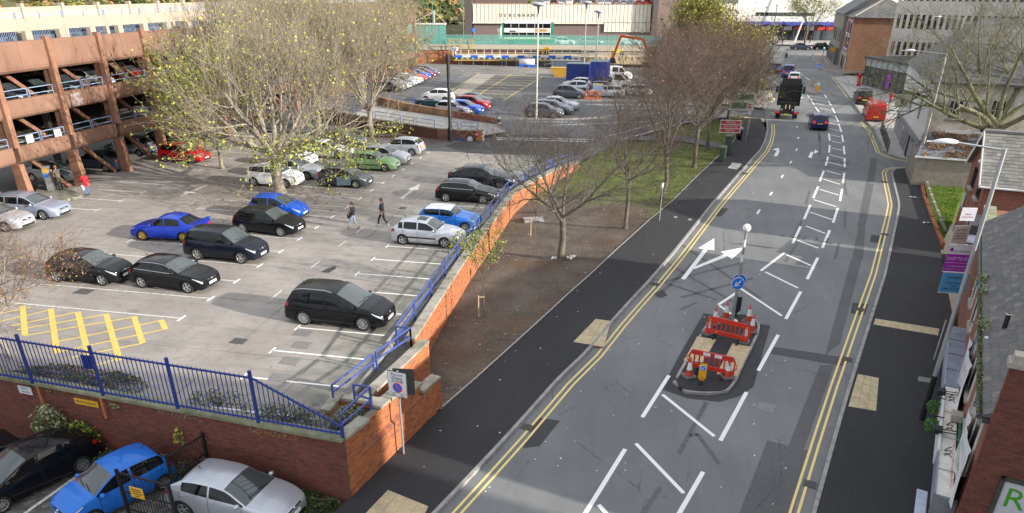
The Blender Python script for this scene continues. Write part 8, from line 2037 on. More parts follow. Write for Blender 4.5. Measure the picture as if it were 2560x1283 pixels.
  # ================================================================== TRAFFIC ON THE ROAD
def onroad(label,p,rz,paint,sh,ref='tail',**k):
 s=SH[sh];sg=1 if ref=='tail' else-1;x,y=p[0]+sg*cos(rz)*s.L/2,p[1]+sg*sin(rz)*s.L/2
 slope=(zr(y+2)-zr(y-2))/4
 t=car(label,(x,y,zr(y)+.005),rz,paint,s,**k);t.rotation_mode='XYZ';t.rotation_euler=(0,-atan2(slope*sin(rz),1),rz);return t
A_=radians(80)
onroad('dark blue hatchback driving up the road past the hatched island',(16.15,80.58),radians(84),'navy','hatch',cat='car',tail_lit=True,indicator=True);onroad('black people carrier parked at the roadside in front of the red van',(23.95,96.96),radians(83),'black','mpvtall',tail_lit=True,group='vehicles waiting at the roadside');onroad('red delivery van parked at the kerb outside the pub',(22.74,85.97),radians(83),'postred','van',name='delivery_van',cat='van',group='vehicles waiting at the roadside',wheels='dark_06')
onroad('blue taxi cab queuing behind the white lorry',(18.51,122.32),radians(80),'taxi','taxi',name='taxi',cat='taxi',lod=1,tail_lit=True);onroad('white car hidden in front of the black lorry',(18.49,115.6),radians(80),'white','hatch',lod=1,tail_lit=True)
onroad('dark plum saloon crossing the junction at the top of the road',(26.3,176.3),0.05,'plum','saloon',ref='mid' if False else 'tail',lod=1);onroad('dark hatchback behind the corner pole at the junction',(31.0,177),0.05,'black','hatch',lod=1)
# the number-plate side of the delivery van: round emblem
# black tractor unit seen from behind
def lorry(label,p,rz,cabm,chm,guards,white=False):
 y=p[1]+3;t=thing('lorry',label,'lorry',(p[0]+cos(rz)*.0,p[1],zr(y)),rz)
 def bx(name,m,x0,x1,y0,y1,z0,z1):return MB().box(x0,x1,y0,y1,z0,z1).obj(name,t,m)
 m_=MB();P=[(4.2,.75),(6.55,.75),(6.6,1.6),(6.35,2.9),(5.9,3.15),(4.3,3.15)]
 m_.add([(x,y,z)for y in(-1.22,1.22)for x,z in P],[tuple(range(6)),tuple(range(11,5,-1))]+[(i,i+6,(i+1)%6+6,(i+1)%6)for i in range(6)]);m_.obj('cab',t,cabm)
 m_=MB();m_.add([(4.35,-1.1,3.15),(4.35,1.1,3.15),(4.4,1.0,3.75),(4.4,-1.0,3.75),(6.0,-1.0,3.16),(6.0,1.0,3.16)],[(0,3,2,1),(3,4,5,2),(0,4,3),(1,2,5)]);m_.obj('roof_deflector',t,cabm)
 for s_ in(-1,1):bx('side_deflector',cabm,3.6,4.25,s_*1.2-.03,s_*1.2+.03,.95,3.5);m_=MB();m_.box(5.9,6.2,s_*1.45-.14,s_*1.45+.14,2.0,2.75);m_.obj('mirror',t,MATS['trim_black']);m_=MB();m_.box(5.1,6.0,s_*1.225-.01,s_*1.225+.01,1.95,2.75);m_.obj('side_window',t,MATS['car_glass'])
 bx('back_panel',pm('cab_back',(.022,.024,.022),.7,.1)if not white else MATS['bus_white'],4.14,4.195,-1.15,1.15,1.1,3.1);bx('windscreen',MATS['car_glass'],6.45,6.56,-1.1,1.1,1.9,2.8)
 for s_ in(-.42,.42):bx('chassis_rail',chm,.1,4.2,s_-.06,s_+.06,.72,.98)
 for x in(.35,1.1,1.85):bx('cross_member',chm,x,x+.18,-.42,.42,.78,.92)
 bx('coupling_plate',MATS['trim_black'],1.0,2.1,-.5,.5,.99,1.10);bx('air_tank',MATS['trim_black'],2.9,3.6,-1.0,1.0,.7,1.35)
 for s_ in(-.2,.2):m_=MB();m_.beam((.2,s_,1.02),(2.6,s_,1.14),.07);m_.obj('ramp_rail',t,pm('ramp_tan',(.50,.38,.22),.7,.1)if not white else chm)
 for x in((.75,1.95)if not white else(1.1,)):
  for s_ in(-1,1):
   m_=MB();vs=[(x+.62*cos(a),yy,.55+.62*sin(a))for yy in(s_*.72,s_*1.25)for a in[pi*k/8 for k in range(9)]];m_.add(vs,[(k,k+1,k+10,k+9)for k in range(8)]);m_.obj('mudguard',t,guards)
 bx('rear_bar',MATS['trim_black'],.02,.12,-1.2,1.2,.55,.75)
 for s_ in(-1,1):bx('tail_light',MATS['tail_lamp_lit'],-.02,.03,s_*.95-.2,s_*.95+.2,.58,.76)
 bx('number_plate',MATS['plate_yellow'],-.02,.01,-.26,.26,.45,.56)
 W_=[(5.6,-1.05,.5),(5.6,1.05,.5)]
 for x in((.75,1.95)if not white else(1.1,)):W_+=[(x,-.98,.5),(x,.98,.5),(x,-.78,.5),(x,.78,.5)]
 wheels_on(t,W_);return t
lorry('black tractor unit lorry without trailer driving up the road',(13.6,86.0),radians(81),pm('lorry_black',(.012,.013,.015),.45,0),MATS['trim_black'],pm('guard_grey',(.17,.175,.18),.45,.1));lorry('white tractor unit with light blue chassis queuing at the lights',(16.8,126.5),radians(79),MATS['bus_white'],pm('chassis_blue',(.03,.16,.52),.5,.1),MATS['chassis_blue'],True)
# far island with bollard and keep-left sign
fi=[(19.05,108.92),(18.96,106.35),(19.76,105.39),(20.97,106.61),(21.21,109.19),(20.97,111.15),(20.44,112.77),(19.65,111.81)];tag(sheet('traffic_island',[fi],MATS['paving_brick'],.13,zr,.2),kind='structure')
p=(20.63,110.69);t=thing('keep_left_sign','blue keep left disc on a pole on the far island','road sign',(p[0],p[1],zr(p[1])+.13));MB().tube([(0,0,0),(0,0,2.9)],.04,8).obj('pole',t,MATS['galv']);keep_left(t,Matrix.Translation((0,-.06,2.8))@frame((0,0,0),(1,0,0),(0,0,1)),.32)
p=(20.46,111.92);t=thing('bollard','pale grey square bollard on the far island','bollard',(p[0],p[1],zr(p[1])+.13));MB().box(-.22,.22,-.14,.14,0,1.05).obj('body',t,MATS['stone_sill'])
p=(20.38,107.61);t=thing('keep_left_marker','low yellow keep left bollard at the near end of the far island','road marker',(p[0],p[1],zr(p[1])+.13));MB().box(-.2,.2,-.1,.1,0,.75).obj('body',t,MATS['bollard_yellow']);MB().lathe((0,-.12,.9),[(.001,-.02),(.2,-.02),(.2,.02),(.001,.02)],14,'y',False).obj('disc',t,MATS['cone_white'])
# ================================================================== SIGNS AND BOXES ALONG THE LEFT PAVEMENT
def cab_(label,p,w_,d_,h,rz):t=thing('utility_cabinet',label,'cabinet',(p[0],p[1],zr(p[1])+.11),rz);MB().box(-w_/2,w_/2,-d_/2,d_/2,.05,h).obj('case',t,pm('cabinet_green',(.045,.075,.05),.6,.1));MB().box(-w_/2-.03,w_/2+.03,-d_/2-.03,d_/2+.03,h,h+.05).obj('lid',t,pm('cabinet_lid',(.12,.16,.125),.6,.1));MB().box(-w_/2+.05,w_/2-.05,-d_/2-.012,-d_/2-.002,.15,h-.08).obj('door',t,MATS['cabinet_green'])
cab_('lower green cabinet, nearer of the two beside the pavement',(5.71,65.58),.45,1.0,1.15,radians(-12));cab_('taller green cabinet, farther of the two beside the pavement',(6.32,68.35),.5,1.2,1.55,radians(-12))
p=(7.76,74.39);t=thing('litter_bin','black litter bin with domed lid at the pavement edge','bin',(p[0],p[1],zr(p[1])+.11));MB().lathe((0,0,0),[(.001,0),(.26,0),(.29,.95)],14).obj('body',t,MATS['trim_black']);MB().lathe((0,0,.95),[(.32,0),(.32,.12),(.22,.24),(.001,.28)],14).obj('lid',t,MATS['galv_dark'])
p=(6.67,72.65);t=thing('red_board_sign','red and white three line notice on posts behind the green cabinet','sign',(p[0],p[1],zr(p[1])+.1))
MB().box(-.95,.95,-.03,.03,.95,2.1).obj('panel',t,MATS['cone_white'])
for k in range(3):MB().box(-.88,.88,-.036,-.0305,1.02+k*.36,1.32+k*.36).obj('red_strip',t,MATS['sign_red'])
for k,s_ in enumerate(('WARNING','PARKING AREA','CAMERAS')):text('lettering',s_,.22,MATS['cone_white'],t,frame((0,-.0375,1.17+.36*(2-k)),(1,0,0),(0,0,1)),.0005,sx=.85)
for x in(-.3,.3):MB().tube([(x,.05,0),(x,.05,2.0)],.035,6).obj('post',t,MATS['galv'])
p=(7.83,76.83);t=thing('car_park_sign','green and white direction sign on two posts near the entrance','road sign',(p[0],p[1],zr(p[1])+.1));MB().box(-1.2,1.2,-.03,.03,2.3,3.9).obj('panel',t,pm('sign_pale',(.50,.53,.50),.6,.08));MB().box(-1.0,.5,-.036,-.0305,2.45,3.0).obj('green_strip',t,pm('sign_greenp',(.03,.15,.05),.5,.1));MB().box(-.2,1.05,-.036,-.0305,3.3,3.8).obj('green_strip',t,MATS['sign_greenp']);MB().box(.62,.92,-.036,-.0305,2.5,2.95).obj('red_square',t,MATS['sign_red'])
text('lettering','H',.36,MATS['cone_white'],t,frame((.77,-.038,2.72),(1,0,0),(0,0,1)),.0005)
for x in(-.9,1.0):MB().tube([(x,.05,0),(x,.05,3.9)],.04,6).obj('post',t,MATS['galv'])
for lab,p,h in(('thin grey pole with a small plate on the black pavement edge',(0.66,48.1),2.55),('thin dark pole on the pavement near the litter bin',(8.29,73.23),2.9),('pole with small white plate on the far left pavement',(12.41,104.65),2.9)):
 t=thing('sign_pole',lab,'pole',(p[0],p[1],zr(p[1])+.11),0,'thin poles along the left pavement');MB().tube([(0,0,0),(0,0,h)],.032,8).obj('pole',t,MATS['galv']);MB().box(-.13,.13,-.05,-.035,h-.35,h-.02,radians(60)if 'small plate' in lab else 0).obj('plate',t,MATS['sign_white'])
p=(22.51,171.4)
for lab,p in(('traffic light with black head and green lamp beside the white lorry',(19.0,151)),('traffic light on the left kerb beyond the yellow trees',(16.8,152)),('traffic light with white band by the old brick house corner',(27.44,145.54))):
 t=thing('traffic_light',lab,'traffic light',(p[0],p[1],zr(p[1])+.1),0,'traffic lights at the junction');MB().tube([(0,0,0),(0,0,3.2)],.06,8).obj('pole',t,MATS['galv_dark']);MB().box(-.22,.22,-.2,.15,2.3,3.4).obj('head',t,MATS['trim_black'])
 for k,m in enumerate((pm('lamp_green_lit',(.1,.8,.5),.3,0,emit=((.2,1,.6),1.5)),MATS['trim_black'],MATS['tail_lamp'])):MB().lathe((0,-.21,2.5+k*.35),[(.001,-.01),(.12,-.01),(.12,.02)],12,'y').obj('lens',t,m)
p=(29.3,145.75);t=thing('yellow_sign','amber temporary road sign on a pole beside the old brick house','road sign',(p[0],p[1],zr(p[1])+.1));MB().tube([(0,0,0),(0,0,6.5)],.07,8).obj('pole',t,MATS['galv']);MB().box(-.75,.75,-.1,-.07,1.9,2.6).obj('panel',t,MATS['sign_yellow'])
t=thing('panel_sign','white sign board with black symbol by the traffic light','road sign',(20.3,158,1.75));MB().box(-.65,.65,-.04,.04,1.2,3.6).obj('panel',t,MATS['sign_white']);MB().lathe((0,-.05,2.2),[(.001,-.01),(.25,-.01),(.25,.01)],12,'y',False).obj('symbol',t,MATS['trim_black']);MB().box(-.04,.04,0,.08,0,3.4).obj('post',t,MATS['galv'])
# far lamp over the junction and a second lamp by the pub
street_lamp('grey street lamp by the offices, half hidden by tree branches',(33.5,100),9.4,(-1,.05),2.4)
# bollards on the pavement beside the van
for k,p in enumerate(((27.09,104.46),(26.56,100.16),(25.51,92.21))):
 t=thing('post','slim steel post on the pale pavement, %s from the red van'%('farthest','middle one','nearest')[k],'bollard',(p[0],p[1],zr(p[1])+.11),0,'slim posts on the pale pavement');MB().tube([(0,0,0),(0,0,1.1)],.06,8).obj('post_body',t,MATS['galv'])
 # ================================================================== TREES
pm('bark_grey',(.10,.088,.07),.9,.25,5,bump=.6,bscale=18,tint=(.155,.14,.11),tscale=2);pm('bark_green',(.16,.165,.085),.9,.25,4,bump=.6,bscale=14,tint=(.09,.08,.06),tscale=1.2);pm('bark_pale',(.30,.265,.21),.85,.25,5,bump=.5,bscale=18,tint=(.12,.105,.085),tscale=2);pm('bark_dark',(.075,.06,.052),.9,.25,5)
pm('twig_tan',(.29,.24,.18),.85,.2,2,tint=(.21,.18,.125),tscale=.7);pm('twig_brown',(.085,.06,.05),.85,.2,2,tint=(.065,.05,.043),tscale=.7);pm('twig_rust',(.135,.078,.06),.85,.2,2,tint=(.09,.062,.048),tscale=.5);pm('twig_olive',(.17,.15,.075),.85,.2,2);pm('bark_birch',(.42,.40,.37),.8,.2,4,tint=(.14,.12,.1),tscale=3,tpos=(.55,.62))
def rdir(rnd,d,spread):
 a=d.orthogonal().normalized();b=d.cross(a);t=rnd.uniform(0,2*pi)
 return(d*cos(spread)+(a*cos(t)+b*sin(t))*sin(spread)).normalized()
def tree(label,base,h,r,seed,bark='bark_grey',twig='twig_brown',fork=.28,limbs=6,spread=(25,50),levels=3,nsub=(5,6,5),lens=(.5,.36,.24,.14),up=.10,wob=.12,twigs=1400,tlen=.8,tr=.008,leaves=0,lmats=None,lsize=.13,lfn=None,lean=(0,0),name='bare_tree',cat='tree',group=None,crown=1.0,tup=.3,droop=.3,limbdirs=None,flat=1.0):
 rnd=random.Random(seed);t=thing(name,label,cat,base,0,group)
 tk=MB();bm_=MB();tw=MB();tips=[]
 top=Vector((lean[0]*h*fork,lean[1]*h*fork,h*fork));mid=top*.5+Vector((rnd.gauss(0,.03)*h*.3,rnd.gauss(0,.03)*h*.3,0))
 tk.tube([(0,0,-.3),(0,0,0),(0,0,.12*h*fork),mid,top],[r*1.6,r*1.35,r*1.08,r*.95,r*.85],12)
 def grow(p,d,L,rr,lv):
  n=5 if lv<2 else 4;pts=[p];rad=[rr];dd=d
  for i in range(n):
   dd=(dd+Vector((rnd.gauss(0,wob),rnd.gauss(0,wob),rnd.gauss(0,wob)+up))*(1 if lv else.6)).normalized();p=p+dd*(L/n);pts.append(p);rad.append(rr*(1-.72*(i+1)/n))
  (tk if lv==0 else bm_).tube(pts,rad,8 if lv==0 else(6 if lv==1 else 4),False)
  for i in range(1,n+1):tips.append((pts[i],dd if i==n else(pts[i]-pts[i-1]).normalized(),lv))
  if lv>=levels:return
  for k in range(nsub[lv]):
   f=.25+.75*(k+rnd.random())/nsub[lv];i=min(n-1,int(f*n));q=pts[i]+(pts[i+1]-pts[i])*(f*n-i)
   base_d=(pts[i+1]-pts[i]).normalized();d2=rdir(rnd,base_d,radians(rnd.uniform(28,58)));d2 .z*=flat;d2 .normalize()
   grow(q,d2,h*lens[lv+1]*rnd.uniform(.7,1.2)*crown,max(.006,rad[i]*.55),lv+1)
 if limbdirs is None:
  limbdirs=[(2*pi*(k+rnd.uniform(-.25,.25))/limbs,radians(rnd.uniform(*spread)))for k in range(limbs)]
 for k,(az,sp)in enumerate(limbdirs):
  d=Vector((cos(az)*sin(sp),sin(az)*sin(sp),cos(sp)));f=1-.22*rnd.random()*(k%2)
  grow(top*f,d,h*lens[0]*rnd.uniform(.85,1.15),r*.52,0)
 pool=[q for q in tips if q[2]>=max(1,levels-1)]or tips
 for _ in range(twigs):
  p,d,lv=rnd.choice(pool);d2=rdir(rnd,d,radians(rnd.uniform(12,50)));d2=(d2+Vector((0,0,tup))).normalized();L=tlen*rnd.uniform(.5,1.3)
  q=p+d2*L*.5;e=q+(d2+Vector((rnd.gauss(0,.2),rnd.gauss(0,.2),rnd.gauss(.05,.15)))).normalized()*L*.5
  s=d2 .orthogonal().normalized();u=d2 .cross(s);vs=[]
  for c,k in((p,tr),(q,tr*.75),(e,tr*.35)):
   for a in(0,2.094,4.189):vs.append(c+(s*cos(a)+u*sin(a))*k)
  tw.add(vs,[(0,1,4,3),(1,2,5,4),(2,0,3,5),(3,4,7,6),(4,5,8,7),(5,3,6,8)],True)
  tips.append((e,d2,9));tips.append((q,d2,9))
 tk.obj('trunk',t,MATS[bark]);
 cr=bm_.obj('branches',t,MATS[bark if r>.14 else twig]);cr['kind']='stuff'
 if tw.v:tw.obj('twigs',t,MATS[twig])['kind']='stuff'
 if leaves:
  pl=[q[0]for q in tips if q[2]==9 or q[2]>=2]
  def fn(rd):
   for _ in range(40):
    p=rd.choice(pl)
    if lfn is None or rd.random()<lfn(p):return tuple(p+Vector((rd.gauss(0,.08),rd.gauss(0,.08),rd.gauss(-.05,.08))))
  leaf_cloud('leaves',t,fn,leaves,lmats,lsize,seed+7,droop)
 return t
L_=LEAFM
# the big half-bare tree in the car park and its neighbours
def lf1(p):return.05+.9*(1 if(p.x<-3.5 and 1.5<p.z<8.5)else 0)+.85*(1 if p.z<4.9 else 0)+.03*(p.z>8)
tree('big half bare tree with lime leaves standing between the parked cars',(-26.32,47.4,0),12.4,.38,11,'bark_pale','twig_tan',.22,9,(28,68),3,(5,5,4),(.50,.30,.19,.11),.10,.10,3600,1.9,.0125,9000,[L_['lime'],L_['green'],L_['green'],L_['yellow'],L_['lime']],.16,lf1,name='plane_tree',tup=.55,crown=1.05,limbdirs=[(0,radians(78)),(-.7,radians(74)),(3.0,radians(80)),(3.6,radians(66)),(2.4,radians(62)),(1.2,radians(55)),(4.6,radians(50)),(.5,radians(40)),(5.6,radians(35)),(2.9,radians(36)),(1.8,radians(18))])
tree('upswept tree with yellow leaves at the ramp wall behind the silver hatchback',(-27.9,69.8,0),11.8,.26,12,'bark_pale','twig_tan',.22,8,(22,55),3,(5,6,5),(.55,.32,.20,.11),.14,.10,3400,2.0,.0135,2200,[L_['yellow'],L_['lime'],L_['olive']],.17,None,name='plane_tree',tup=.6)
tree('tall bare upswept tree in front of the white board on the car park',(-35.6,62.5,0),12.6,.26,13,'bark_pale','twig_tan',.25,7,(15,42),3,(5,6,5),(.55,.32,.20,.11),.15,.10,2800,2.0,.0135,900,[L_['lime'],L_['yellow']],.17,None,name='plane_tree',tup=.65)
tree('bare upswept tree filling the gap between the big tree and the ramp',(-33.2,69,0),12.0,.26,14,'bark_pale','twig_tan',.24,8,(20,52),3,(5,6,5),(.55,.32,.20,.11),.14,.10,3000,2.0,.0135,1300,[L_['yellow'],L_['lime']],.17,None,name='plane_tree',tup=.6)
tree('lime green leafy young tree against the car park pillars',(-34.6,53.6,0),8.6,.15,15,'bark_pale','twig_tan',.3,7,(22,60),3,(5,5,4),(.46,.3,.2,.12),.12,.12,1200,.9,.009,9500,[L_['lime'],L_['green'],L_['green'],L_['lime'],L_['yellow']],.20,None,name='plane_tree')
tree('upswept tree with sparse yellow leaves beside the upper parked row',(-37.5,92,.6),12.0,.26,16,'bark_pale','twig_tan',.22,8,(20,55),3,(5,6,5),(.55,.32,.2,.11),.12,.10,3600,1.6,.014,1500,[L_['yellow'],L_['olive'],L_['lime']],.24,None,name='plane_tree',tup=.6)
tree('small twiggy tree with rusty leaves behind the blue fence at far left',(-24.55,21.2,0),5.6,.085,17,'bark_pale','twig_rust',.34,8,(25,70),3,(6,5,5),(.42,.28,.2,.12),.04,.16,3600,.5,.0045,2600,[L_['rust'],L_['rust'],L_['olive']],.065,lambda p:1.0 if p.x>.6 and p.z<4.2 else.16,name='young_tree',tup=.1,lean=(-.12,.05))
# planting bed: bare trees
BK='bare trees along the planting bed'
bz_=lambda x,y:bed_at(x,y)
tree('wide bare tree with forked trunk on the earth bed, nearest to the road island',(-4.93,40.4,bz_(-4.93,40.4)),8.4,.20,21,'bark_grey','twig_brown',.30,7,(22,62),3,(6,7,5),(.52,.34,.22,.13),.05,.14,2800,.75,.0075,group=BK,tup=.25,limbdirs=[(3.3,radians(30)),(2.4,radians(48)),(5.9,radians(55)),(.6,radians(52)),(1.6,radians(25)),(4.4,radians(58)),(2.9,radians(62))])
tree('slim bare tree on the earth bed beside the black pavement',(-1.5,46.42,bz_(-1.5,46.42)),7.8,.13,22,'bark_grey','twig_brown',.40,7,(18,58),3,(5,5,4),(.46,.30,.2,.12),.08,.12,1700,.75,.0075,group=BK)
tree('bare tree at the edge of the green grass behind the thin grey pole',(.75,52.07,bz_(.75,52.07)),9.8,.16,23,'bark_grey','twig_rust',.36,8,(15,55),3,(5,6,5),(.48,.31,.2,.12),.09,.11,2300,.95,.009,300,[L_['rust'],L_['olive']],.09,group=BK)
tree('bare tree on the leaf covered grass in front of the green cabinets',(3.26,62.67,bz_(3.26,62.67)),9.3,.17,24,'bark_grey','twig_rust',.36,9,(15,60),3,(6,6,5),(.46,.32,.21,.12),.07,.11,2600,1.0,.0105,900,[L_['rust'],L_['olive']],.10,group=BK)
tree('bare tree with rusty twigs just behind the green cabinets',(4.6,69.5,bz_(4.6,69.5)),9.2,.16,25,'bark_grey','twig_rust',.34,9,(18,62),3,(6,6,5),(.46,.32,.21,.12),.07,.11,2500,1.1,.011,1200,[L_['rust'],L_['olive'],L_['olive']],.12,group=BK)
tree('white barked birch among the bare trees on the grass',(1.2,73.5,bz_(1.2,73.5)),8.2,.10,26,'bark_birch','twig_rust',.45,7,(12,40),3,(5,5,4),(.42,.28,.19,.12),.12,.12,2400,.9,.007,name='birch_tree',group=BK)
tree('bushy bare tree left of the birch beside the entrance road',(-3.6,71,.2),5.6,.08,27,'bark_grey','twig_rust',.3,6,(15,45),3,(4,4,3),(.5,.33,.22,.13),.06,.12,600,.9,.0075,group=BK)
tree('olive leaved tree beside the entrance sign',(7.3,84,.5),7.4,.14,28,'bark_grey','twig_olive',.3,8,(18,58),3,(6,6,5),(.48,.32,.21,.13),.08,.11,3600,1.0,.009,2600,[L_['olive'],L_['olive'],L_['rust'],L_['yellow']],.16,name='leafy_tree')
tree('rounded olive yellow tree overhanging the road by the white lorry',(8.2,100,.8),8.2,.15,29,'bark_grey','twig_olive',.28,9,(18,62),3,(6,6,5),(.48,.32,.21,.13),.07,.11,3200,1.1,.011,6500,[L_['olive'],L_['olive'],L_['yellow'],L_['rust']],.21,name='leafy_tree')
tree('tall yellow green tree rising highest behind the bare trees',(3.9,99,.9),11.8,.18,30,'bark_grey','twig_olive',.3,8,(8,24),3,(6,6,5),(.48,.24,.16,.10),.12,.10,2000,1.1,.011,7500,[L_['olive'],L_['yellow'],L_['lime'],L_['olive']],.23,name='leafy_tree')
tree('dark dense bare tree in front of the excavator',(2.0,88,.6),8.4,.16,31,'bark_dark','twig_brown',.28,9,(18,60),3,(6,6,5),(.5,.33,.21,.13),.07,.11,2600,1.1,.012,2200,[L_['olive'],L_['dark'],L_['rust']],.16,name='leafy_tree')
tree('rusty twigged tree in the middle of the dense group',(5.6,83,.45),8.8,.16,32,'bark_grey','twig_rust',.28,9,(18,62),3,(6,6,5),(.5,.33,.21,.13),.07,.11,2600,1.1,.012,1500,[L_['rust'],L_['olive']],.13,group=BK)
tree('olive tree beyond the dense group close to the brown tower',(6.8,108,1.0),9.0,.16,33,'bark_grey','twig_olive',.28,8,(18,58),3,(6,6,5),(.5,.33,.21,.13),.07,.11,2600,1.2,.012,4500,[L_['olive'],L_['yellow'],L_['rust']],.23,name='leafy_tree')
tree('thin tree with pale green leaves in front of the shopping centre',(29.5,178,1.8),11.5,.2,34,'bark_grey','twig_olive',.3,7,(20,55),3,(5,5,4),(.48,.32,.2,.12),.06,.12,1200,1.3,.016,1500,[L_['lime'],L_['olive'],L_['pale']],.3,name='leafy_tree')
tree('large green barked bare tree over the pub lean to at right',(25.2,62.6,-.3),15.0,.40,35,'bark_green','twig_olive',.30,8,(20,60),3,(5,6,5),(.52,.33,.21,.13),.06,.13,5200,1.0,.0085,limbdirs=[(2.6,radians(62)),(2.2,radians(38)),(1.5,radians(22)),(3.3,radians(78)),(.8,radians(35)),(5.4,radians(50)),(2.9,radians(52)),(3.7,radians(70)),(.1,radians(60))],tup=.15)
# saplings with stakes
for lab,b,h,n,mats,seed in(('staked green leaved sapling beside the orange retaining wall',(-7.6,31.86),4.6,900,[L_['green'],L_['ivy'],L_['lime']],41),('staked thin sapling with few yellow leaves beside the wall',(-7.2,44.7),3.4,160,[L_['yellow'],L_['lime']],42)):
 z=bed_at(*b);t=tree(lab,(b[0],b[1],z),h,.022,seed,'bark_grey','twig_olive',.42,7,(8,30),2,(4,4,3),(.42,.22,.14),.22,.1,160,.35,.004,n,mats,.095,None,name='sapling',cat='sapling',group='young staked trees on the bed')
 MB().tube([(-.28,-.05,-.2),(-.28,-.05,1.15)],.035,6).obj('stake',t,MATS['ply']);m_=MB();m_.beam((-.3,-.05,1.05),(.02,.0,1.08),.05);m_.obj('tie',t,MATS['ply'])
t=thing('stone_slab','pale flat slab lying on the earth bed by the wall','slab',(-7.9,48.3,bed_at(-7.9,48.3)));MB().box(-.7,.7,-.5,.5,-.05,.09,.3).obj('slab',t,MATS['kerb'])
for k,(lab,p,rz)in enumerate((('crumpled white rubbish left of the wide bare tree trunk',(-5.3,40.35),0),('crumpled white rubbish right of the wide bare tree trunk',(-4.3,40.6),1))):
 mb=MB();rnd=random.Random(k)
 for j in range(6):x,y=rnd.uniform(-.3,.3),rnd.uniform(-.15,.15);mb.add([(x-.15,y-.08,.03),(x+.12,y-.06,.12),(x+.16,y+.09,.05),(x-.1,y+.08,.16)],[(0,1,2,3)])
 tag(mb.obj('rubbish',None,MATS['litter_paper'],(p[0],p[1],bed_at(*p)),rz),lab,'litter')
 # scrub and trees on the hill behind the car park
def hillscrub():
 rnd=random.Random(5);mb=MB();mats=[L_['olive'],L_['dark'],L_['rust'],L_['green'],L_['olive']]
 for _ in range(1500):
  x,y=rnd.uniform(-330,-60),rnd.uniform(190,400);h=14*(1-math.exp(-((y-180)/26)/2.2))*(0.75+.5*noise.noise(Vector(((x+70)*.02,(y-60)*.02,0))))+1.2
  if x+70>-20:h*=max(0,1-(x+90)/60)
  m=rnd.choice(mats);R=rnd.uniform(1.2,3.2)
  for _ in range(26):
   mb.mat(m if rnd.random()<.7 else rnd.choice(mats));d=Vector((rnd.gauss(0,1),rnd.gauss(0,1),rnd.gauss(.3,1))).normalized();p=Vector((x,y,h+R*.5))+d*R*rnd.uniform(.5,1);s=d.orthogonal().normalized()*rnd.uniform(.4,.9);u=d.cross(s)
   mb.add([p-s,p+u,p+s,p-u],[(0,1,2,3)],False)
 tag(mb.obj('hillside_scrub',None),kind='stuff')
hillscrub()
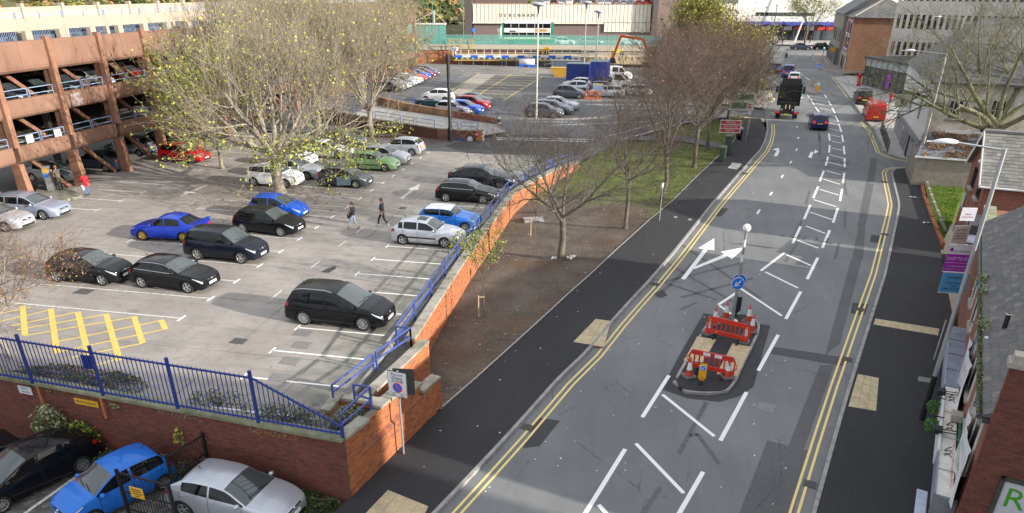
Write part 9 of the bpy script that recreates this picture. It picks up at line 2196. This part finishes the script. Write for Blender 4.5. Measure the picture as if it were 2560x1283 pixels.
# ================================================================== PEOPLE
def person(label,pos,rz,h,cols,pose,hair=(.03,.02,.015),coat=1.0,group=None,build=1.0,hood=False,bag=None):
 """one skinned body; cols = skin, top, trousers, shoes; pose = joint positions for a 1.75 m figure facing +x"""
 t=thing('person',label,'person',pos,rz,group);k=h/1.75
 J=dict(pelvis=(0,0,.95),waist=(.0,0,1.10),chest=(.01,0,1.30),neck=(.015,0,1.47),head0=(.03,0,1.56),head=(.035,0,1.66),crown=(.02,0,1.74),shL=(0,.17,1.42),shR=(0,-.17,1.42),elL=(-.02,.23,1.15),elR=(-.02,-.23,1.15),haL=(.06,.23,.92),haR=(.06,-.23,.92),hiL=(0,.09,.92),hiR=(0,-.09,.92),knL=(.03,.09,.50),knR=(.03,-.09,.50),anL=(-.02,.09,.08),anR=(-.02,-.09,.08),toL=(.16,.10,.04),toR=(.16,-.10,.04))
 J.update(pose)
 R=dict(pelvis=.145,waist=.13,chest=.155,neck=.058,head0=.075,head=.098,crown=.07,shL=.075,shR=.075,elL=.052,elR=.052,haL=.036,haR=.036,hiL=.095,hiR=.095,knL=.062,knR=.062,anL=.046,anR=.046,toL=.036,toR=.036)
 for n in('pelvis','waist','chest','shL','shR','elL','elR'):R[n]*=coat
 names=list(J);idx={n:i for i,n in enumerate(names)}
 E_=[('pelvis','waist'),('waist','chest'),('chest','neck'),('neck','head0'),('head0','head'),('head','crown'),('chest','shL'),('chest','shR'),('shL','elL'),('shR','elR'),('elL','haL'),('elR','haR'),('pelvis','hiL'),('pelvis','hiR'),('hiL','knL'),('hiR','knR'),('knL','anL'),('knR','anR'),('anL','toL'),('anR','toR')]
 V=[tuple(c*k for c in J[n])for n in names];E=[(idx[a],idx[b])for a,b in E_];RR=[R[n]*k*build for n in names]
 for s in 'LR':
  w=Vector(J['el'+s]);q=Vector(J['ha'+s]);d=(q-w).normalized();sd=d.cross(Vector((0,1,0)));sd=sd.normalized()if sd.length>.1 else Vector((1,0,0))
  pi_=len(V);V.append(tuple((q+d*.06)*k));E.append((idx['ha'+s],pi_));RR.append(.030*k)
  for f,(o,l)in enumerate(((-.030,.065),(-.010,.08),(.010,.075),(.028,.06))):
   a=q+d*.09+sd*o;e=a+d*l*.6+Vector((0,.02 if s=='R' else-.02,0));V+=[tuple(a*k),tuple(e*k)];E+=[(pi_,len(V)-2),(len(V)-2,len(V)-1)];RR+=[.011*k,.009*k]
  a=q+d*.03+sd*.05;V.append(tuple(a*k));E.append((idx['ha'+s],len(V)-1));RR.append(.012*k)
 me=bpy.data.meshes.new('body');me.from_pydata(V,E,[]);o=bpy.data.objects.new('body',me);COL.objects.link(o)
 sk=o.modifiers.new('skin','SKIN');sk.use_smooth_shade=True;ss=o.modifiers.new('sub','SUBSURF');ss.levels=1;ss.render_levels=1
 for i,v in enumerate(me.skin_vertices[0].data):v.radius=(RR[i],RR[i]);v.use_root=(i==0)
 bpy.context.view_layer.update();dg=bpy.context.evaluated_depsgraph_get();nm=bpy.data.meshes.new_from_object(o.evaluated_get(dg));bpy.data.objects.remove(o)
 nm.name='body';nm.materials.clear()
 for m in cols:nm.materials.append(m)
 hz=J['pelvis'][2]*k-(.06 if coat<1.12 else.24)*k
 hl,hr=Vector(J['haL'])*k,Vector(J['haR'])*k
 for p in nm.polygons:
  c=p.center;p.use_smooth=True
  if(c-hl).length<.17*k and(c-Vector(J['elL'])*k).length>(hl-Vector(J['elL'])*k).length*.93 or(c-hr).length<.17*k and(c-Vector(J['elR'])*k).length>(hr-Vector(J['elR'])*k).length*.93:p.material_index=0
  elif c.z>1.49*k:p.material_index=0
  elif min((c-Vector(J[n])*k).length for n in('anL','anR','toL','toR'))<.12*k:p.material_index=3
  elif c.z>hz:p.material_index=1
  else:p.material_index=2
 b=mo('body',nm,t)
 hd=Vector(J['head'])*k
 m=MB();m.smooth=True;m.xf=Matrix.Translation(hd+Vector((-.022*k,0,.03*k)))@Matrix.Diagonal((.108*k,.10*k,.112*k,1));m.lathe((0,0,0),[(1.0*sin(a),-cos(a))for a in[pi*(.42+.58*i/6)for i in range(7)]],12);m.xf=Matrix.Translation(hd+Vector((-.06*k,0,-.02*k)))@Matrix.Diagonal((.065*k,.092*k,.095*k,1));m.sphere((0,0,0),1,10,6);m.obj('hair',t,pm('hair_%d'%int(hair[0]*1000),hair,.6,.2,20)if not hood else cols[1])
 m=MB();m.xf=Matrix.Translation(hd);fx=.098*k
 m.mat(cols[0]);m.add([(fx*.95,-.012,.015),(fx*.95,.012,.015),(fx*1.25,0,-.022),(fx*.95,-.016,-.028),(fx*.95,.016,-.028)],[(0,2,1),(0,3,2),(1,2,4),(3,4,2)])
 for s in(-1,1):m.mat(MATS['trim_black']);m.box(fx*.93,fx*.985,s*.033-.011,s*.033+.011,.008,.02);m.mat(cols[0]);m.box(-.015,.015,s*.096*k-.008,s*.096*k+.008,-.03,.02)
 m.mat(MATS['lips']if 'lips' in MATS else pm('lips',(.30,.10,.09),.6,0));m.box(fx*.92,fx*.97,-.022,.022,-.058,-.048);m.obj('face',t)
 return t
SKIN=pm('skin',(.50,.30,.215),.55,.06);pm('cloth_black',(.012,.013,.016),.85,.2,9);pm('cloth_navy',(.018,.02,.035),.85,.2,9);pm('denim',(.10,.17,.33),.85,.2,9);pm('denim_pale',(.22,.30,.42),.85,.2,9);pm('cloth_red',(.50,.015,.035),.8,.15,9);pm('cloth_olive',(.12,.11,.085),.85,.2,9);pm('boot_tan',(.30,.11,.04),.7,.2,9);pm('trainer',(.40,.42,.46),.7,.1,9);pm('scarf_pink',(.55,.08,.25),.8,.2,9);pm('bag_white',(.68,.70,.74),.6,.1,9)
M_=MATS
walk=dict(hiL=(0,.085,.92),hiR=(0,-.085,.92),knL=(.20,.085,.53),anL=(.30,.085,.10),toL=(.46,.085,.09),knR=(-.05,-.085,.50),anR=(-.34,-.085,.14),toR=(-.22,-.09,.04),elL=(-.16,.24,1.18),haL=(-.10,.26,.95),elR=(.10,-.24,1.17),haR=(.30,-.22,1.06))
q=(-16.1,40.9)
person('man in a black jacket and dark trousers striding across the car park',(q[0],q[1],0),pi-.1,1.80,[SKIN,M_['cloth_navy'],M_['cloth_black'],M_['trainer']],walk,(.05,.03,.018),1.08)
q=(-17.72,40.19);t=person('woman in a black jacket, pale jeans and tan boots carrying a handbag',(q[0],q[1],0),pi-.05,1.66,[SKIN,M_['cloth_black'],M_['denim_pale'],M_['boot_tan']],dict(walk,elR=(-.05,-.22,1.15),haR=(.16,-.16,1.08),elL=(-.05,.22,1.15),haL=(.16,.17,1.02)),(.02,.012,.01),1.06,build=.94)
MB().tube([(.06,-.07,1.35),(.13,0,1.33),(.06,.07,1.36),(.14,.02,1.2),(.15,.03,1.08)],[.035,.04,.035,.03,.02],6).obj('scarf',t,M_['scarf_pink'])
bg=thing('handbag','black handbag hanging from the walking woman\'s arm','bag',(q[0]-.24,q[1]+.05,.68));MB().prism([(-.09,-.16),(.09,-.16),(.07,.16),(-.07,.16)],0,.26).obj('body',bg,M_['trim_black']);m_=MB();m_.tube([(0,-.1,.26),(0,-.06,.40),(0,.06,.40),(0,.1,.26)],.012,5);m_.obj('strap',bg,M_['trim_black'])
q=(-39.12,43.79);person('person in a red coat and jeans standing beside the brown pillar',(q[0],q[1],0),2.5,1.64,[SKIN,M_['cloth_red'],M_['denim'],M_['cloth_navy']],dict(elL=(.0,.23,1.16),haL=(.1,.2,.98),haR=(.05,-.24,.88)),(.45,.32,.17),1.14)
bg=thing('carrier_bag','white carrier bag held by the person in the red coat','bag',(q[0]-.20,q[1]-.12,.36));m_=MB();m_.smooth=True;m_.xf=Matrix.Diagonal((.17,.10,.21,1))@Matrix.Translation((0,0,1));m_.sphere((0,0,0),1,10,8);m_.xf=None;m_.tube([(0,0,.36),(.06,.06,.53)],.015,5);m_.obj('body',bg,M_['bag_white'])
q=(-41.58,44.14);person('person in an olive hooded coat using the ticket machine',(q[0]+.15,q[1]-.1,.17),2.9,1.76,[SKIN,M_['cloth_olive'],M_['cloth_black'],M_['cloth_black']],dict(elL=(.12,.22,1.18),haL=(.36,.12,1.15),elR=(.12,-.22,1.18),haR=(.36,-.12,1.18),head=(.06,0,1.65)),(.3,.15,.08),1.28,hood=False)
q=(26.96,97.47);person('person in a red coat and black trousers on the pale pavement',(q[0],q[1],zr(q[1])+.11),1.2,1.66,[SKIN,M_['cloth_red'],M_['cloth_black'],M_['cloth_black']],dict(haL=(.1,.25,.95)),(.02,.012,.01),1.12)
for lab,p,rz,hh in(('dark clad pedestrian on the far kerb, left of a pair',(24.9,186.5,1.95),0,1.75),('dark clad pedestrian on the far kerb, right of a pair',(26.0,186.6,1.95),.4,1.78),('pedestrian in dark clothes by the corner guard rail',(31.0,160.5,1.8),-1.2,1.76),('pedestrian in black walking beside the yellow trees on the left pavement',(12.3,104.2,1.1),1.5,1.74),('pedestrian in black standing before the shop fronts',(33.5,196,1.95),2,1.74)):
 person(lab,p,rz,hh,[SKIN,M_['cloth_black'],M_['cloth_navy'],M_['cloth_black']],{},(.02,.012,.01),1.15)
wk=ba(-21.8,-5.5,.8);person('site worker in an orange jacket by the brick abutment',wk,1,1.78,[SKIN,M_['cone_orange'],M_['cone_orange'],M_['cloth_black']],{},(.4,.3,.05),1.12)
